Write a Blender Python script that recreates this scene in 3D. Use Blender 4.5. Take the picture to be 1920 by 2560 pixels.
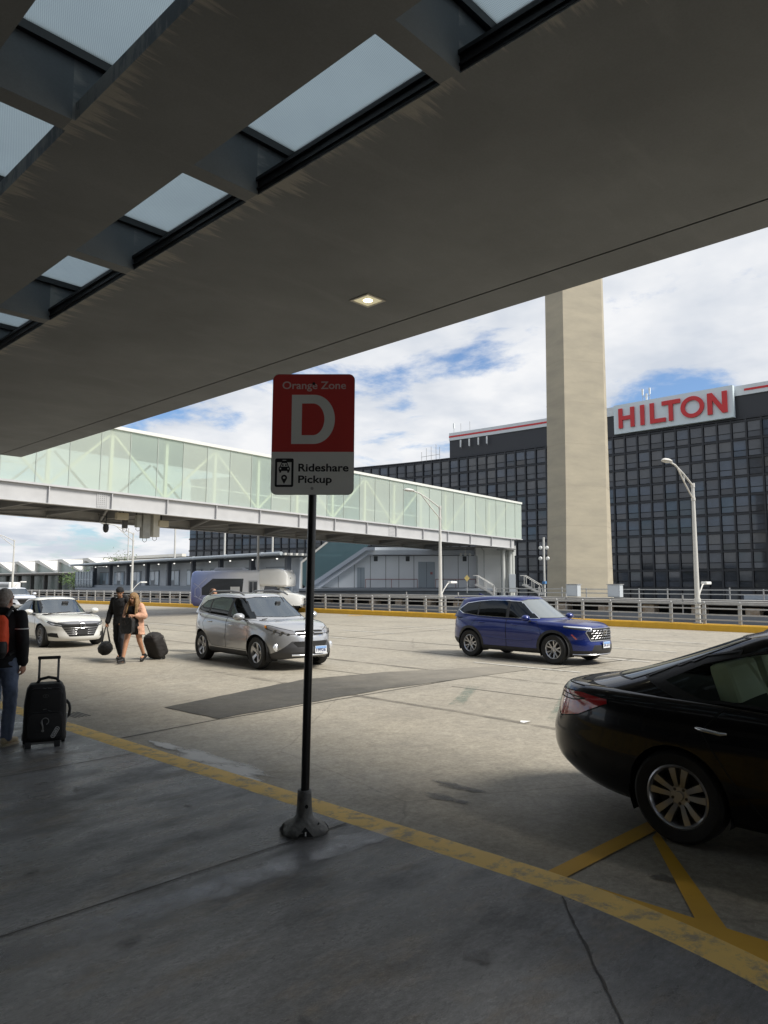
import bpy, bmesh, math, random
from math import radians, sin, cos, pi
from mathutils import Vector, Matrix
from mathutils.bvhtree import BVHTree

for o in list(bpy.data.objects):
    bpy.data.objects.remove(o, do_unlink=True)
SC = bpy.context.scene
COL = SC.collection
random.seed(7)

# ------------------------------------------------------------------ camera, sky, sun
# world axes: X runs from the terminal out over the road, Y along the kerb, z = 0 is the pavement
cam_d = bpy.data.cameras.new('camera')
cam = bpy.data.objects.new('camera', cam_d)
COL.objects.link(cam)
cam_d.sensor_fit = 'VERTICAL'
cam_d.sensor_height = 36.0
cam_d.sensor_width = 27.0
cam_d.lens = 25.594
cam_d.clip_start = 0.05
cam_d.clip_end = 6000
cam.location = (0, 0, 1.74)
cam.rotation_euler = (radians(90 + 5.492), 0, radians(-46.4))
SC.camera = cam

SUN_EL = radians(48)
SUN_AZ = Vector((0.40, -0.917)).normalized()
sun_vec = Vector((SUN_AZ.x * cos(SUN_EL), SUN_AZ.y * cos(SUN_EL), sin(SUN_EL)))
sd = bpy.data.lights.new('sun', 'SUN')
sd.energy = 5.0
sd.angle = radians(21)
sd.color = (1.0, 0.955, 0.88)
sun = bpy.data.objects.new('sun', sd)
COL.objects.link(sun)
sun.rotation_euler = (-sun_vec).to_track_quat('-Z', 'Y').to_euler()
sun.location = (20, -10, 60)

world = bpy.data.worlds.new('World')
SC.world = world
world.use_nodes = True
nt = world.node_tree
nt.nodes.clear()
def wn(t, **k):
    n = nt.nodes.new(t)
    for a, b in k.items():
        setattr(n, a, b)
    return n
L = nt.links.new
w_out = wn('ShaderNodeOutputWorld')
sky = wn('ShaderNodeTexSky', sky_type='NISHITA', sun_disc=False, sun_elevation=SUN_EL,
         sun_rotation=math.atan2(SUN_AZ.x, SUN_AZ.y))
bg = wn('ShaderNodeBackground')
bg.inputs['Strength'].default_value = 0.1
# broken cloud deck: noise on the direction projected to a plane overhead
tc = wn('ShaderNodeTexCoord')
sep = wn('ShaderNodeSeparateXYZ')
L(tc.outputs['Generated'], sep.inputs[0])
mx = wn('ShaderNodeMath', operation='MAXIMUM'); L(sep.outputs['Z'], mx.inputs[0]); mx.inputs[1].default_value = 0.0
ad = wn('ShaderNodeMath', operation='ADD'); L(mx.outputs[0], ad.inputs[0]); ad.inputs[1].default_value = 0.16
dx = wn('ShaderNodeMath', operation='DIVIDE'); L(sep.outputs['X'], dx.inputs[0]); L(ad.outputs[0], dx.inputs[1])
dy = wn('ShaderNodeMath', operation='DIVIDE'); L(sep.outputs['Y'], dy.inputs[0]); L(ad.outputs[0], dy.inputs[1])
cb = wn('ShaderNodeCombineXYZ'); L(dx.outputs[0], cb.inputs[0]); L(dy.outputs[0], cb.inputs[1])
n1 = wn('ShaderNodeTexNoise'); n1.inputs['Scale'].default_value = 1.75; n1.inputs['Detail'].default_value = 9
n1.inputs['Roughness'].default_value = 0.60; n1.inputs['Distortion'].default_value = 0.25
mp = wn('ShaderNodeMapping'); mp.inputs['Location'].default_value = (3.35, 1.5, 0.4); L(cb.outputs[0], mp.inputs[0]); L(mp.outputs[0], n1.inputs['Vector'])
r1 = wn('ShaderNodeValToRGB'); L(n1.outputs['Fac'], r1.inputs[0])
r1.color_ramp.elements[0].position = 0.36; r1.color_ramp.elements[1].position = 0.49
r1.color_ramp.interpolation = 'EASE'
n2 = wn('ShaderNodeTexNoise'); n2.inputs['Scale'].default_value = 2.6; n2.inputs['Detail'].default_value = 5
mp2 = wn('ShaderNodeMapping'); mp2.inputs['Location'].default_value = (7.7, 2.2, 1.4); L(cb.outputs[0], mp2.inputs[0]); L(mp2.outputs[0], n2.inputs['Vector'])
r2 = wn('ShaderNodeValToRGB'); L(n2.outputs['Fac'], r2.inputs[0])
r2.color_ramp.elements[0].position = 0.36; r2.color_ramp.elements[0].color = (6.4, 6.9, 7.7, 1)
r2.color_ramp.elements[1].position = 0.62; r2.color_ramp.elements[1].color = (9.2, 9.3, 9.5, 1)
mixc = wn('ShaderNodeMixRGB'); L(r1.outputs['Color'], mixc.inputs['Fac']); skm = wn('ShaderNodeMixRGB', blend_type='MULTIPLY'); skm.inputs['Fac'].default_value = 1; skm.inputs['Color2'].default_value = (1.1, 1.3, 1.55, 1); L(sky.outputs[0], skm.inputs['Color1']); L(skm.outputs[0], mixc.inputs['Color1']); L(r2.outputs['Color'], mixc.inputs['Color2'])
L(mixc.outputs[0], bg.inputs['Color'])
L(bg.outputs[0], w_out.inputs[0])

SC.view_settings.view_transform = 'Standard'
SC.view_settings.look = 'None'
SC.view_settings.exposure = 0.0
SC.view_settings.gamma = 1.0
SC.view_settings.use_curve_mapping = False
SC.cycles.max_bounces = 8
SC.cycles.transparent_max_bounces = 24
SC.cycles.caustics_reflective = False
SC.cycles.caustics_refractive = False
SC.cycles.sample_clamp_indirect = 4.0
SC.cycles.use_denoising = True

# ------------------------------------------------------------------ materials
MATS = {}
def mat(name, col=(.5, .5, .5), rough=.6, metal=0.0, coat=0.0, var=0.0, vscale=3.0, bump=0.0, bscale=40.0, spec=0.5,
        emit=None, estr=1.0, vcol=None, stretch=(1, 1, 1), rvar=0.0):
    """Principled material; var mixes in a second tone with noise, bump adds a grain."""
    if name in MATS:
        return MATS[name]
    m = bpy.data.materials.new(name)
    m.use_nodes = True
    t = m.node_tree
    b = t.nodes['Principled BSDF']
    b.inputs['Base Color'].default_value = (*col, 1)
    b.inputs['Roughness'].default_value = rough
    b.inputs['Metallic'].default_value = metal
    b.inputs['Specular IOR Level'].default_value = spec
    if coat:
        b.inputs['Coat Weight'].default_value = coat
        b.inputs['Coat Roughness'].default_value = 0.03
    if emit:
        b.inputs['Emission Color'].default_value = (*emit, 1)
        b.inputs['Emission Strength'].default_value = estr
    if var or bump or rvar:
        tcn = t.nodes.new('ShaderNodeTexCoord')
        mpn = t.nodes.new('ShaderNodeMapping')
        mpn.inputs['Scale'].default_value = stretch
        t.links.new(tcn.outputs['Object'], mpn.inputs[0])
    if var or rvar:
        nn = t.nodes.new('ShaderNodeTexNoise')
        nn.inputs['Scale'].default_value = vscale
        nn.inputs['Detail'].default_value = 8
        nn.inputs['Roughness'].default_value = 0.62
        t.links.new(mpn.outputs[0], nn.inputs['Vector'])
        rp = t.nodes.new('ShaderNodeMapRange')
        rp.inputs['From Min'].default_value = 0.3
        rp.inputs['From Max'].default_value = 0.7
        t.links.new(nn.outputs['Fac'], rp.inputs['Value'])
        if var:
            mr = t.nodes.new('ShaderNodeMixRGB')
            mr.inputs['Color1'].default_value = (*col, 1)
            mr.inputs['Color2'].default_value = (*(vcol or tuple(c * (1 - var) for c in col)), 1)
            t.links.new(rp.outputs[0], mr.inputs['Fac'])
            t.links.new(mr.outputs[0], b.inputs['Base Color'])
        if rvar:
            rr = t.nodes.new('ShaderNodeMapRange')
            rr.inputs['To Min'].default_value = max(0.02, rough - rvar)
            rr.inputs['To Max'].default_value = min(1, rough + rvar)
            t.links.new(rp.outputs[0], rr.inputs['Value'])
            t.links.new(rr.outputs[0], b.inputs['Roughness'])
    if bump:
        bn = t.nodes.new('ShaderNodeTexNoise')
        bn.inputs['Scale'].default_value = bscale
        bn.inputs['Detail'].default_value = 6
        t.links.new(mpn.outputs[0], bn.inputs['Vector'])
        bb = t.nodes.new('ShaderNodeBump')
        bb.inputs['Strength'].default_value = bump
        bb.inputs['Distance'].default_value = 0.02
        t.links.new(bn.outputs['Fac'], bb.inputs['Height'])
        t.links.new(bb.outputs[0], b.inputs['Normal'])
    MATS[name] = m
    return m

def glass(name, tint=(.6, .7, .7), through=0.6, rough=0.02, milky=None, milk=0.0, ior=1.5, transl=0.5):
    """Thin pane: tinted see-through, a mirror sheen growing at grazing angles, optionally a milky film."""
    if name in MATS:
        return MATS[name]
    m = bpy.data.materials.new(name)
    m.use_nodes = True
    t = m.node_tree
    t.nodes.clear()
    o = t.nodes.new('ShaderNodeOutputMaterial')
    tr = t.nodes.new('ShaderNodeBsdfTransparent')
    tr.inputs[0].default_value = (*[c * through for c in tint], 1)
    gl = t.nodes.new('ShaderNodeBsdfGlossy')
    gl.inputs['Roughness'].default_value = rough
    gl.inputs['Color'].default_value = (.86, .94, 1, 1)
    fr = t.nodes.new('ShaderNodeFresnel')
    ge = t.nodes.new('ShaderNodeNewGeometry')                  # same sheen from both faces of the pane
    im = t.nodes.new('ShaderNodeMapRange')
    im.inputs['To Min'].default_value = ior
    im.inputs['To Max'].default_value = 1 / ior
    t.links.new(ge.outputs['Backfacing'], im.inputs['Value'])
    t.links.new(im.outputs[0], fr.inputs['IOR'])
    mixs = t.nodes.new('ShaderNodeMixShader')
    t.links.new(fr.outputs[0], mixs.inputs[0])
    base = tr
    if milk:
        df = t.nodes.new('ShaderNodeBsdfDiffuse')
        df.inputs['Color'].default_value = (*milky, 1)
        tl = t.nodes.new('ShaderNodeBsdfTranslucent')
        tl.inputs['Color'].default_value = (*milky, 1)
        m1 = t.nodes.new('ShaderNodeMixShader')
        m1.inputs[0].default_value = transl
        t.links.new(df.outputs[0], m1.inputs[1])
        t.links.new(tl.outputs[0], m1.inputs[2])
        m2 = t.nodes.new('ShaderNodeMixShader')
        m2.inputs[0].default_value = milk
        t.links.new(tr.outputs[0], m2.inputs[1])
        t.links.new(m1.outputs[0], m2.inputs[2])
        base = m2
    t.links.new(base.outputs[0], mixs.inputs[1])
    t.links.new(gl.outputs[0], mixs.inputs[2])
    t.links.new(mixs.outputs[0], o.inputs[0])
    MATS[name] = m
    return m

# ------------------------------------------------------------------ mesh helpers
class MB:
    """Collects shapes and links them as ONE mesh object."""
    def __init__(s):
        s.v = []; s.f = []; s.m = []
    def add(s, vs, fs, mi=0):
        k = len(s.v)
        s.v += [tuple(v) for v in vs]
        s.f += [tuple(i + k for i in f) for f in fs]
        s.m += [mi] * len(fs)
        return s
    def box(s, x0, x1, y0, y1, z0, z1, mi=0, M=None):
        vs = [Vector(p) for p in ((x0,y0,z0),(x1,y0,z0),(x1,y1,z0),(x0,y1,z0),(x0,y0,z1),(x1,y0,z1),(x1,y1,z1),(x0,y1,z1))]
        if M is not None: vs = [M @ v for v in vs]
        return s.add(vs, [(3,2,1,0),(4,5,6,7),(0,1,5,4),(1,2,6,5),(2,3,7,6),(3,0,4,7)], mi)
    def bar(s, a, b, w, h, mi=0, up=(0, 0, 1)):
        """rectangular bar from a to b, w across, h along up"""
        a, b, up = Vector(a), Vector(b), Vector(up)
        d = (b - a).normalized()
        sd_ = d.cross(up)
        if sd_.length < 1e-5: sd_ = d.cross(Vector((1, 0, 0)))
        sd_.normalize(); u = sd_.cross(d).normalized()
        q = []
        for p in (a, b):
            for (i, j) in ((-1,-1),(1,-1),(1,1),(-1,1)):
                q.append(p + sd_ * (i * w / 2) + u * (j * h / 2))
        return s.add(q, [(0,1,2,3),(7,6,5,4),(0,4,5,1),(1,5,6,2),(2,6,7,3),(3,7,4,0)], mi)
    def tube(s, pts, r, n=8, mi=0, cap=True):
        pts = [Vector(p) for p in pts]
        rs = r if isinstance(r, (list, tuple)) else [r] * len(pts)
        ref = None; vs = []; k = len(pts)
        for i, p in enumerate(pts):
            d = (pts[min(i+1, k-1)] - pts[max(i-1, 0)]).normalized()
            if ref is None:
                ref = d.cross(Vector((0, 0, 1)))
                if ref.length < 1e-3: ref = d.cross(Vector((1, 0, 0)))
            ref = (ref - d * ref.dot(d)).normalized()
            w = d.cross(ref)
            for j in range(n):
                a = 2 * pi * j / n
                vs.append(p + (ref * cos(a) + w * sin(a)) * rs[i])
        fs = []
        for i in range(k - 1):
            for j in range(n):
                fs.append((i*n+j, i*n+(j+1) % n, (i+1)*n+(j+1) % n, (i+1)*n+j))
        if cap:
            fs.append(tuple(reversed(range(n)))); fs.append(tuple(range((k-1)*n, k*n)))
        return s.add(vs, fs, mi)
    def lathe(s, prof, n=32, c=(0, 0, 0), axis='z', mi=0, close=False):
        """prof: (radius, height) pairs turned about an axis"""
        vs = []; c = Vector(c)
        for (r, h) in prof:
            for j in range(n):
                a = 2 * pi * j / n
                if axis == 'z': p = (r*cos(a), r*sin(a), h)
                elif axis == 'y': p = (r*sin(a), h, r*cos(a))
                else: p = (h, r*cos(a), r*sin(a))
                vs.append(c + Vector(p))
        fs = []; k = len(prof)
        for i in range(k - 1 + (1 if close else 0)):
            i2 = (i + 1) % k
            for j in range(n):
                fs.append((i*n+j, i*n+(j+1) % n, i2*n+(j+1) % n, i2*n+j))
        return s.add(vs, fs, mi)
    def prism(s, poly, d, fn=None, mi=0):
        """poly: 2-D outline; fn maps (u, v, w) to 3-D; w runs 0..d"""
        fn = fn or (lambda u, v, w: (u, v, w))
        n = len(poly)
        vs = [fn(u, v, 0) for u, v in poly] + [fn(u, v, d) for u, v in poly]
        fs = [tuple(reversed(range(n))), tuple(range(n, 2*n))] + [(i, (i+1) % n, n+(i+1) % n, n+i) for i in range(n)]
        return s.add(vs, fs, mi)
    def quad(s, a, b, c, d, mi=0):
        return s.add([a, b, c, d], [(0, 1, 2, 3)], mi)
    def build(s, name, mats, parent=None, smooth=False, bevel=0, fix=True, M=None):
        me = bpy.data.meshes.new(name)
        me.from_pydata([tuple(v) for v in s.v], [], s.f)
        mats = mats if isinstance(mats, (list, tuple)) else [mats]
        for m in mats: me.materials.append(m)
        if len(mats) > 1: me.polygons.foreach_set('material_index', s.m)
        if M is not None: me.transform(M)
        if fix or bevel:
            b = bmesh.new(); b.from_mesh(me)
            if bevel:
                bmesh.ops.remove_doubles(b, verts=b.verts, dist=1e-5)
            bmesh.ops.recalc_face_normals(b, faces=b.faces)
            if bevel:
                es = [e for e in b.edges if len(e.link_faces) == 2 and e.calc_face_angle(0) > 0.6]
                bmesh.ops.bevel(b, geom=es, offset=bevel, segments=2, affect='EDGES', profile=0.6, clamp_overlap=True)
            b.to_mesh(me); b.free()
        if smooth:
            me.shade_smooth() if smooth is True else None
            if smooth is not True: shade_auto(me, smooth)
        o = bpy.data.objects.new(name, me)
        COL.objects.link(o)
        if parent is not None: o.parent = parent
        return o

def shade_auto(me, deg):
    me.shade_smooth()
    me.set_sharp_from_angle(angle=radians(deg))

def tag(o, label=None, cat=None, group=None, kind=None):
    if label: o['label'] = label
    if cat: o['category'] = cat
    if group: o['group'] = group
    if kind: o['kind'] = kind
    return o
def thing(name, label, cat, loc=(0, 0, 0), rz=0, group=None, scale=1):
    o = bpy.data.objects.new(name, None)
    COL.objects.link(o)
    o.location = loc; o.rotation_euler = (0, 0, rz); o.scale = (scale,) * 3
    o.empty_display_size = 0.2
    return tag(o, label, cat, group)
def struct(o):
    o['kind'] = 'structure'
    return o
KIDS = {}
def copy_tree(o, parent=None):
    c = o.copy()
    COL.objects.link(c)
    if parent is not None:
        c.parent = parent
        c.matrix_parent_inverse = o.matrix_parent_inverse.copy()
    for ch in [x for x in COL.objects if x.parent == o]:
        copy_tree(ch, c)
    return c

def text_mesh(body, bold=0.0):
    """outline of a text as flat verts and faces, scaled to the unit box"""
    cu = bpy.data.curves.new('t', 'FONT')
    cu.body = body; cu.offset = bold; cu.resolution_u = 4; cu.fill_mode = 'FRONT'
    ob = bpy.data.objects.new('t', cu)
    COL.objects.link(ob)
    dg = bpy.context.evaluated_depsgraph_get()
    me = bpy.data.meshes.new_from_object(ob.evaluated_get(dg))
    vs = [v.co.copy() for v in me.vertices]; fs = [tuple(p.vertices) for p in me.polygons]
    bpy.data.objects.remove(ob); bpy.data.curves.remove(cu); bpy.data.meshes.remove(me)
    x0 = min(v.x for v in vs); x1 = max(v.x for v in vs); y0 = min(v.y for v in vs); y1 = max(v.y for v in vs)
    return [((v.x - x0) / (x1 - x0), (v.y - y0) / (y1 - y0)) for v in vs], fs
def put_text(mb, body, fn, x0, x1, y0, y1, bold=0.0, mi=0):
    vs, fs = text_mesh(body, bold)
    mb.add([fn(x0 + u * (x1 - x0), y0 + v * (y1 - y0)) for u, v in vs], fs, mi)

def pchip(pts):
    """smooth monotone curve through points (x ascending)"""
    xs = [p[0] for p in pts]; ys = [p[1] for p in pts]; n = len(xs)
    d = [(ys[i+1]-ys[i]) / (xs[i+1]-xs[i]) for i in range(n-1)]
    m = [d[0]] + [0 if d[i-1]*d[i] <= 0 else 2*d[i-1]*d[i]/(d[i-1]+d[i]) for i in range(1, n-1)] + [d[-1]]
    def f(x):
        if x <= xs[0]: return ys[0]
        if x >= xs[-1]: return ys[-1]
        i = max(j for j in range(n-1) if xs[j] <= x)
        h = xs[i+1]-xs[i]; t = (x-xs[i])/h
        return ((1+2*t)*(1-t)**2*ys[i] + t*(1-t)**2*h*m[i] + t*t*(3-2*t)*ys[i+1] + t*t*(t-1)*h*m[i+1])
    return f
def arc(cx, cy, r, a0, a1, n):
    return [(cx + r*cos(radians(a0+(a1-a0)*i/n)), cy + r*sin(radians(a0+(a1-a0)*i/n))) for i in range(n+1)]
def rrect(x0, x1, y0, y1, r, n=6):
    return arc(x1-r, y0+r, r, -90, 0, n) + arc(x1-r, y1-r, r, 0, 90, n) + arc(x0+r, y1-r, r, 90, 180, n) + arc(x0+r, y0+r, r, 180, 270, n)

# ------------------------------------------------------------------ ground
def ground_mat(name, c1, c2, c3, rough, rvar, big=.35, fine=30, bump=.25, stretch=(1, 1, 1), crack=0.0, stain=0.5, spec=0.5, fc=(.72, 1.22)):
    m = bpy.data.materials.new(name); m.use_nodes = True
    t = m.node_tree; b = t.nodes['Principled BSDF']; k = t.links.new
    N = t.nodes.new
    tcn = N('ShaderNodeTexCoord'); mpn = N('ShaderNodeMapping'); mpn.inputs['Scale'].default_value = stretch
    k(tcn.outputs['Object'], mpn.inputs[0])
    def noise(sc, det, ro=.6, vec=mpn):
        n = N('ShaderNodeTexNoise'); n.inputs['Scale'].default_value = sc; n.inputs['Detail'].default_value = det
        n.inputs['Roughness'].default_value = ro; k(vec.outputs[0], n.inputs['Vector']); return n
    def ramp(n, a, c):
        r = N('ShaderNodeMapRange'); r.inputs['From Min'].default_value = a; r.inputs['From Max'].default_value = c
        k(n.outputs['Fac'], r.inputs['Value']); return r
    nb = noise(big, 7, .65); rb = ramp(nb, .35, .65)
    mx1 = N('ShaderNodeMixRGB'); mx1.inputs[1].default_value = (*c1, 1); mx1.inputs[2].default_value = (*c2, 1); k(rb.outputs[0], mx1.inputs[0])
    ns = noise(big * 3.3, 9, .72); rs = ramp(ns, .5, .72)
    ms = N('ShaderNodeMath'); ms.operation = 'MULTIPLY'; k(rs.outputs[0], ms.inputs[0]); ms.inputs[1].default_value = stain
    mx2 = N('ShaderNodeMixRGB'); mx2.inputs[2].default_value = (*c3, 1); k(ms.outputs[0], mx2.inputs[0]); k(mx1.outputs[0], mx2.inputs[1])
    nf = noise(fine, 6, .8); rf = ramp(nf, .25, .75)
    rf.inputs['To Min'].default_value = fc[0]; rf.inputs['To Max'].default_value = fc[1]
    mx3 = N('ShaderNodeMixRGB'); mx3.blend_type = 'MULTIPLY'; mx3.inputs[0].default_value = 1; k(mx2.outputs[0], mx3.inputs[1]); k(rf.outputs[0], mx3.inputs[2])
    nm = noise(5.5, 8, .75); rm = ramp(nm, .3, .7); rm.inputs['To Min'].default_value = .78; rm.inputs['To Max'].default_value = 1.2
    mxm = N('ShaderNodeMixRGB'); mxm.blend_type = 'MULTIPLY'; mxm.inputs[0].default_value = 1; k(mx3.outputs[0], mxm.inputs[1]); k(rm.outputs[0], mxm.inputs[2])
    last = mxm
    nsp = noise(fine * 4, 2, .5); rsp = ramp(nsp, .66, .70)
    msp = N('ShaderNodeMath'); msp.operation = 'MULTIPLY'; k(rsp.outputs[0], msp.inputs[0]); msp.inputs[1].default_value = .35
    mx4 = N('ShaderNodeMixRGB'); mx4.inputs[2].default_value = (*[v * 1.7 for v in c1], 1); k(msp.outputs[0], mx4.inputs[0]); k(last.outputs[0], mx4.inputs[1]); last = mx4
    if crack:
        vo = N('ShaderNodeTexVoronoi'); vo.feature = 'DISTANCE_TO_EDGE'; vo.inputs['Scale'].default_value = .23
        nd = noise(2.5, 5); av = N('ShaderNodeMixRGB'); av.inputs[0].default_value = .12; k(mpn.outputs[0], av.inputs[1]); k(nd.outputs['Color'], av.inputs[2])
        k(av.outputs[0], vo.inputs['Vector'])
        rc = N('ShaderNodeMapRange'); rc.inputs['From Min'].default_value = 0; rc.inputs['From Max'].default_value = .0035
        rc.inputs['To Min'].default_value = 1 - crack; rc.inputs['To Max'].default_value = 1; k(vo.outputs['Distance'], rc.inputs['Value'])
        mx5 = N('ShaderNodeMixRGB'); mx5.blend_type = 'MULTIPLY'; mx5.inputs[0].default_value = 1; k(last.outputs[0], mx5.inputs[1]); k(rc.outputs[0], mx5.inputs[2]); last = mx5
    k(last.outputs[0], b.inputs['Base Color']); b.inputs['Specular IOR Level'].default_value = spec
    nr = noise(big * 2.2, 8, .7); rr = ramp(nr, .38, .62)
    rr.inputs['To Min'].default_value = rough - rvar; rr.inputs['To Max'].default_value = rough + rvar
    k(rr.outputs[0], b.inputs['Roughness'])
    bb = N('ShaderNodeBump'); bb.inputs['Strength'].default_value = bump; bb.inputs['Distance'].default_value = .012
    k(nf.outputs['Fac'], bb.inputs['Height']); k(bb.outputs[0], b.inputs['Normal'])
    MATS[name] = m
    return m
M_road = ground_mat('road_concrete', (.35, .318, .255), (.295, .265, .212), (.225, .205, .168), .7, .12, big=.22, fine=22, crack=.25, stain=.6, fc=(.74, 1.22))
M_walk = ground_mat('pavement_concrete', (.205, .205, .205), (.088, .086, .083), (.195, .152, .100), .36, .24, big=.75, fine=30, bump=.6, stain=.75, stretch=(.6, 1.25, 1), spec=.30, fc=(.5, 1.5))
M_patch = ground_mat('asphalt_patch', (.075, .07, .058), (.055, .052, .045), (.12, .11, .09), .8, .08, big=.8, fine=30, stain=.35)
def fade_patch(m):
    t = m.node_tree; b = t.nodes['Principled BSDF']; k = t.links.new; N = t.nodes.new
    src = b.inputs['Base Color'].links[0].from_socket
    tcn = N('ShaderNodeTexCoord'); sp_ = N('ShaderNodeSeparateXYZ'); k(tcn.outputs['Object'], sp_.inputs[0])
    nn = N('ShaderNodeTexNoise'); nn.inputs['Scale'].default_value = 1.6; nn.inputs['Detail'].default_value = 9; nn.inputs['Roughness'].default_value = .7; k(tcn.outputs['Object'], nn.inputs['Vector'])
    ad_ = N('ShaderNodeMath'); ad_.operation = 'MULTIPLY_ADD'; k(nn.outputs['Fac'], ad_.inputs[0]); ad_.inputs[1].default_value = 6.0; k(sp_.outputs['X'], ad_.inputs[2])
    r = N('ShaderNodeMapRange'); r.inputs['From Min'].default_value = 11.6; r.inputs['From Max'].default_value = 16.5; r.inputs['To Max'].default_value = .85; k(ad_.outputs[0], r.inputs['Value'])
    mx_ = N('ShaderNodeMixRGB'); mx_.inputs[2].default_value = (.29, .262, .212, 1); k(r.outputs[0], mx_.inputs[0]); k(src, mx_.inputs[1]); k(mx_.outputs[0], b.inputs['Base Color'])
fade_patch(M_patch)
M_ground = ground_mat('lower_ground', (.12, .125, .10), (.10, .10, .095), (.16, .15, .13), .9, .05, big=.02, fine=1.0)
M_joint = mat('joint_tar', (.065, .058, .05), .8, var=.4, vscale=8)
def worn_paint(name, paint, under, lo=.42, hi=.55, sc=14, rough=.7):
    m = bpy.data.materials.new(name); m.use_nodes = True
    t = m.node_tree; b = t.nodes['Principled BSDF']; k = t.links.new; N = t.nodes.new
    tcn = N('ShaderNodeTexCoord'); n = N('ShaderNodeTexNoise'); n.inputs['Scale'].default_value = sc; n.inputs['Detail'].default_value = 9
    n.inputs['Roughness'].default_value = .72; k(tcn.outputs['Object'], n.inputs['Vector'])
    r = N('ShaderNodeMapRange'); r.inputs['From Min'].default_value = lo; r.inputs['From Max'].default_value = hi; k(n.outputs['Fac'], r.inputs['Value'])
    n2 = N('ShaderNodeTexNoise'); n2.inputs['Scale'].default_value = 3; n2.inputs['Detail'].default_value = 6; k(tcn.outputs['Object'], n2.inputs['Vector'])
    mv = N('ShaderNodeMixRGB'); mv.inputs[1].default_value = (*paint, 1); mv.inputs[2].default_value = (*[c * .68 for c in paint], 1); k(n2.outputs['Fac'], mv.inputs[0])
    mx_ = N('ShaderNodeMixRGB'); mx_.inputs[1].default_value = (*under, 1); k(mv.outputs[0], mx_.inputs[2]); k(r.outputs[0], mx_.inputs[0])
    k(mx_.outputs[0], b.inputs['Base Color']); b.inputs['Roughness'].default_value = rough
    bb = N('ShaderNodeBump'); bb.inputs['Strength'].default_value = .3; bb.inputs['Distance'].default_value = .004; k(n.outputs['Fac'], bb.inputs['Height']); k(bb.outputs[0], b.inputs['Normal'])
    MATS[name] = m; return m
M_yel_kerb = worn_paint('worn_yellow_kerb_paint', (.84, .55, .13), (.30, .24, .14), .38, .50, 6.5)
M_yel = worn_paint('yellow_road_paint', (.72, .40, .024), (.3, .2, .06), .26, .36, 9)
M_white_line = worn_paint('white_line_paint', (.66, .64, .58), (.38, .35, .29), .38, .52, 6)
M_faint = worn_paint('faint_green_paint', (.275, .282, .232), (.298, .270, .216), .46, .70, 6)
M_splash = worn_paint('pale_spill', (.56, .55, .52), (.315, .287, .235), .36, .52, 5)

ground = struct(MB().box(-1500, 3000, -2000, 3000, -8.2, -8.0).build('ground', M_ground))

FENCE = [(29.3, -6), (29.5, 5), (29.9, 15), (30.2, 24), (30.2, 36), (29.8, 50), (28.6, 64), (26.6, 80), (23.6, 100), (18, 125)]
def fence_pt(y):
    return pchip([(b, a) for a, b in FENCE])(y)
mb = MB()
ys = [-60, -30] + [p[1] for p in FENCE]
for a, b in zip(ys[:-1], ys[1:]):
    xa, xb = fence_pt(a) + .6, fence_pt(b) + .6
    mb.add([(3.3, a, -.15), (xa, a, -.15), (xb, b, -.15), (3.3, b, -.15)], [(0, 1, 2, 3)])
road = struct(mb.build('road', M_road))
mb = MB()
for a, b in zip(ys[:-1], ys[1:]):
    xa, xb = fence_pt(a) + .75, fence_pt(b) + .75
    mb.add([(4.0, a, -.16), (xa, a, -.16), (xb, b, -.16), (4.0, b, -.16), (4.0, a, -1.4), (xa, a, -1.4), (xb, b, -1.4), (4.0, b, -1.4)],
           [(4, 7, 6, 5), (1, 5, 6, 2), (0, 1, 2, 3)])
struct(mb.build('road_deck', mat('deck_concrete', (.32, .3, .27), .8, var=.3, vscale=1)))
# kerb along the far side, painted yellow
mb = MB()
yy = [i * 2.0 - 8 for i in range(68)]
for a, b in zip(yy[:-1], yy[1:]):
    xa, xb = fence_pt(a), fence_pt(b)
    sec = lambda x, y: [(x - .34, y, -.15), (x - .30, y, .07), (x - .26, y, .10), (x + .30, y, .10), (x + .30, y, -.15)]
    mb.add(sec(xa, a) + sec(xb, b), [(i, i + 1, 6 + i, 5 + i) for i in range(4)])
struct(mb.build('kerb', M_yel, fix=True))

def kerb_x(y):
    if y > 2.6: return 4.03
    if y > .5: return 4.03 - .115 * (2.6 - y) ** 2
    return 3.523
ky = [-60, -30, -10, -4, -1, 0] + [.5 + i * .15 for i in range(15)] + [3, 4, 6, 9, 14, 22, 40, 80, 140]
mb = MB(); mk = MB()
for a, b in zip(ky[:-1], ky[1:]):
    xa, xb = kerb_x(a), kerb_x(b)
    mb.add([(-9, a, 0), (xa - .25, a, 0), (xb - .25, b, 0), (-9, b, 0)], [(0, 1, 2, 3)])
    sc_ = lambda x, y: [(x - .25, y, 0), (x - .018, y, 0), (x - .005, y, -.005), (x, y, -.018), (x + .005, y, -.16)]
    mk.add(sc_(xa, a) + sc_(xb, b), [(i, i + 1, 6 + i, 5 + i) for i in range(4)])
    mb.add([(xa - .26, a, -.003), (xa - .26, a, -.5), (xb - .26, b, -.5), (xb - .26, b, -.003)], [(0, 1, 2, 3)])
walk = struct(mb.build('pavement', M_walk, fix=False))
for p_ in walk.data.polygons:
    if p_.normal.z < 0: p_.flip()
struct(mk.build('kerb', M_yel_kerb, fix=False, smooth=40))
def sheet(name, polys, m, z):
    mb = MB()
    for i, p in enumerate(polys):
        zi = z + (i % 3) * .0006
        mb.add([(x, y, zi) for x, y in p], [tuple(range(len(p)))])
    o = struct(mb.build(name, m))
    for p in o.data.polygons:
        if p.normal.z < 0: p.flip()
    return o
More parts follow.
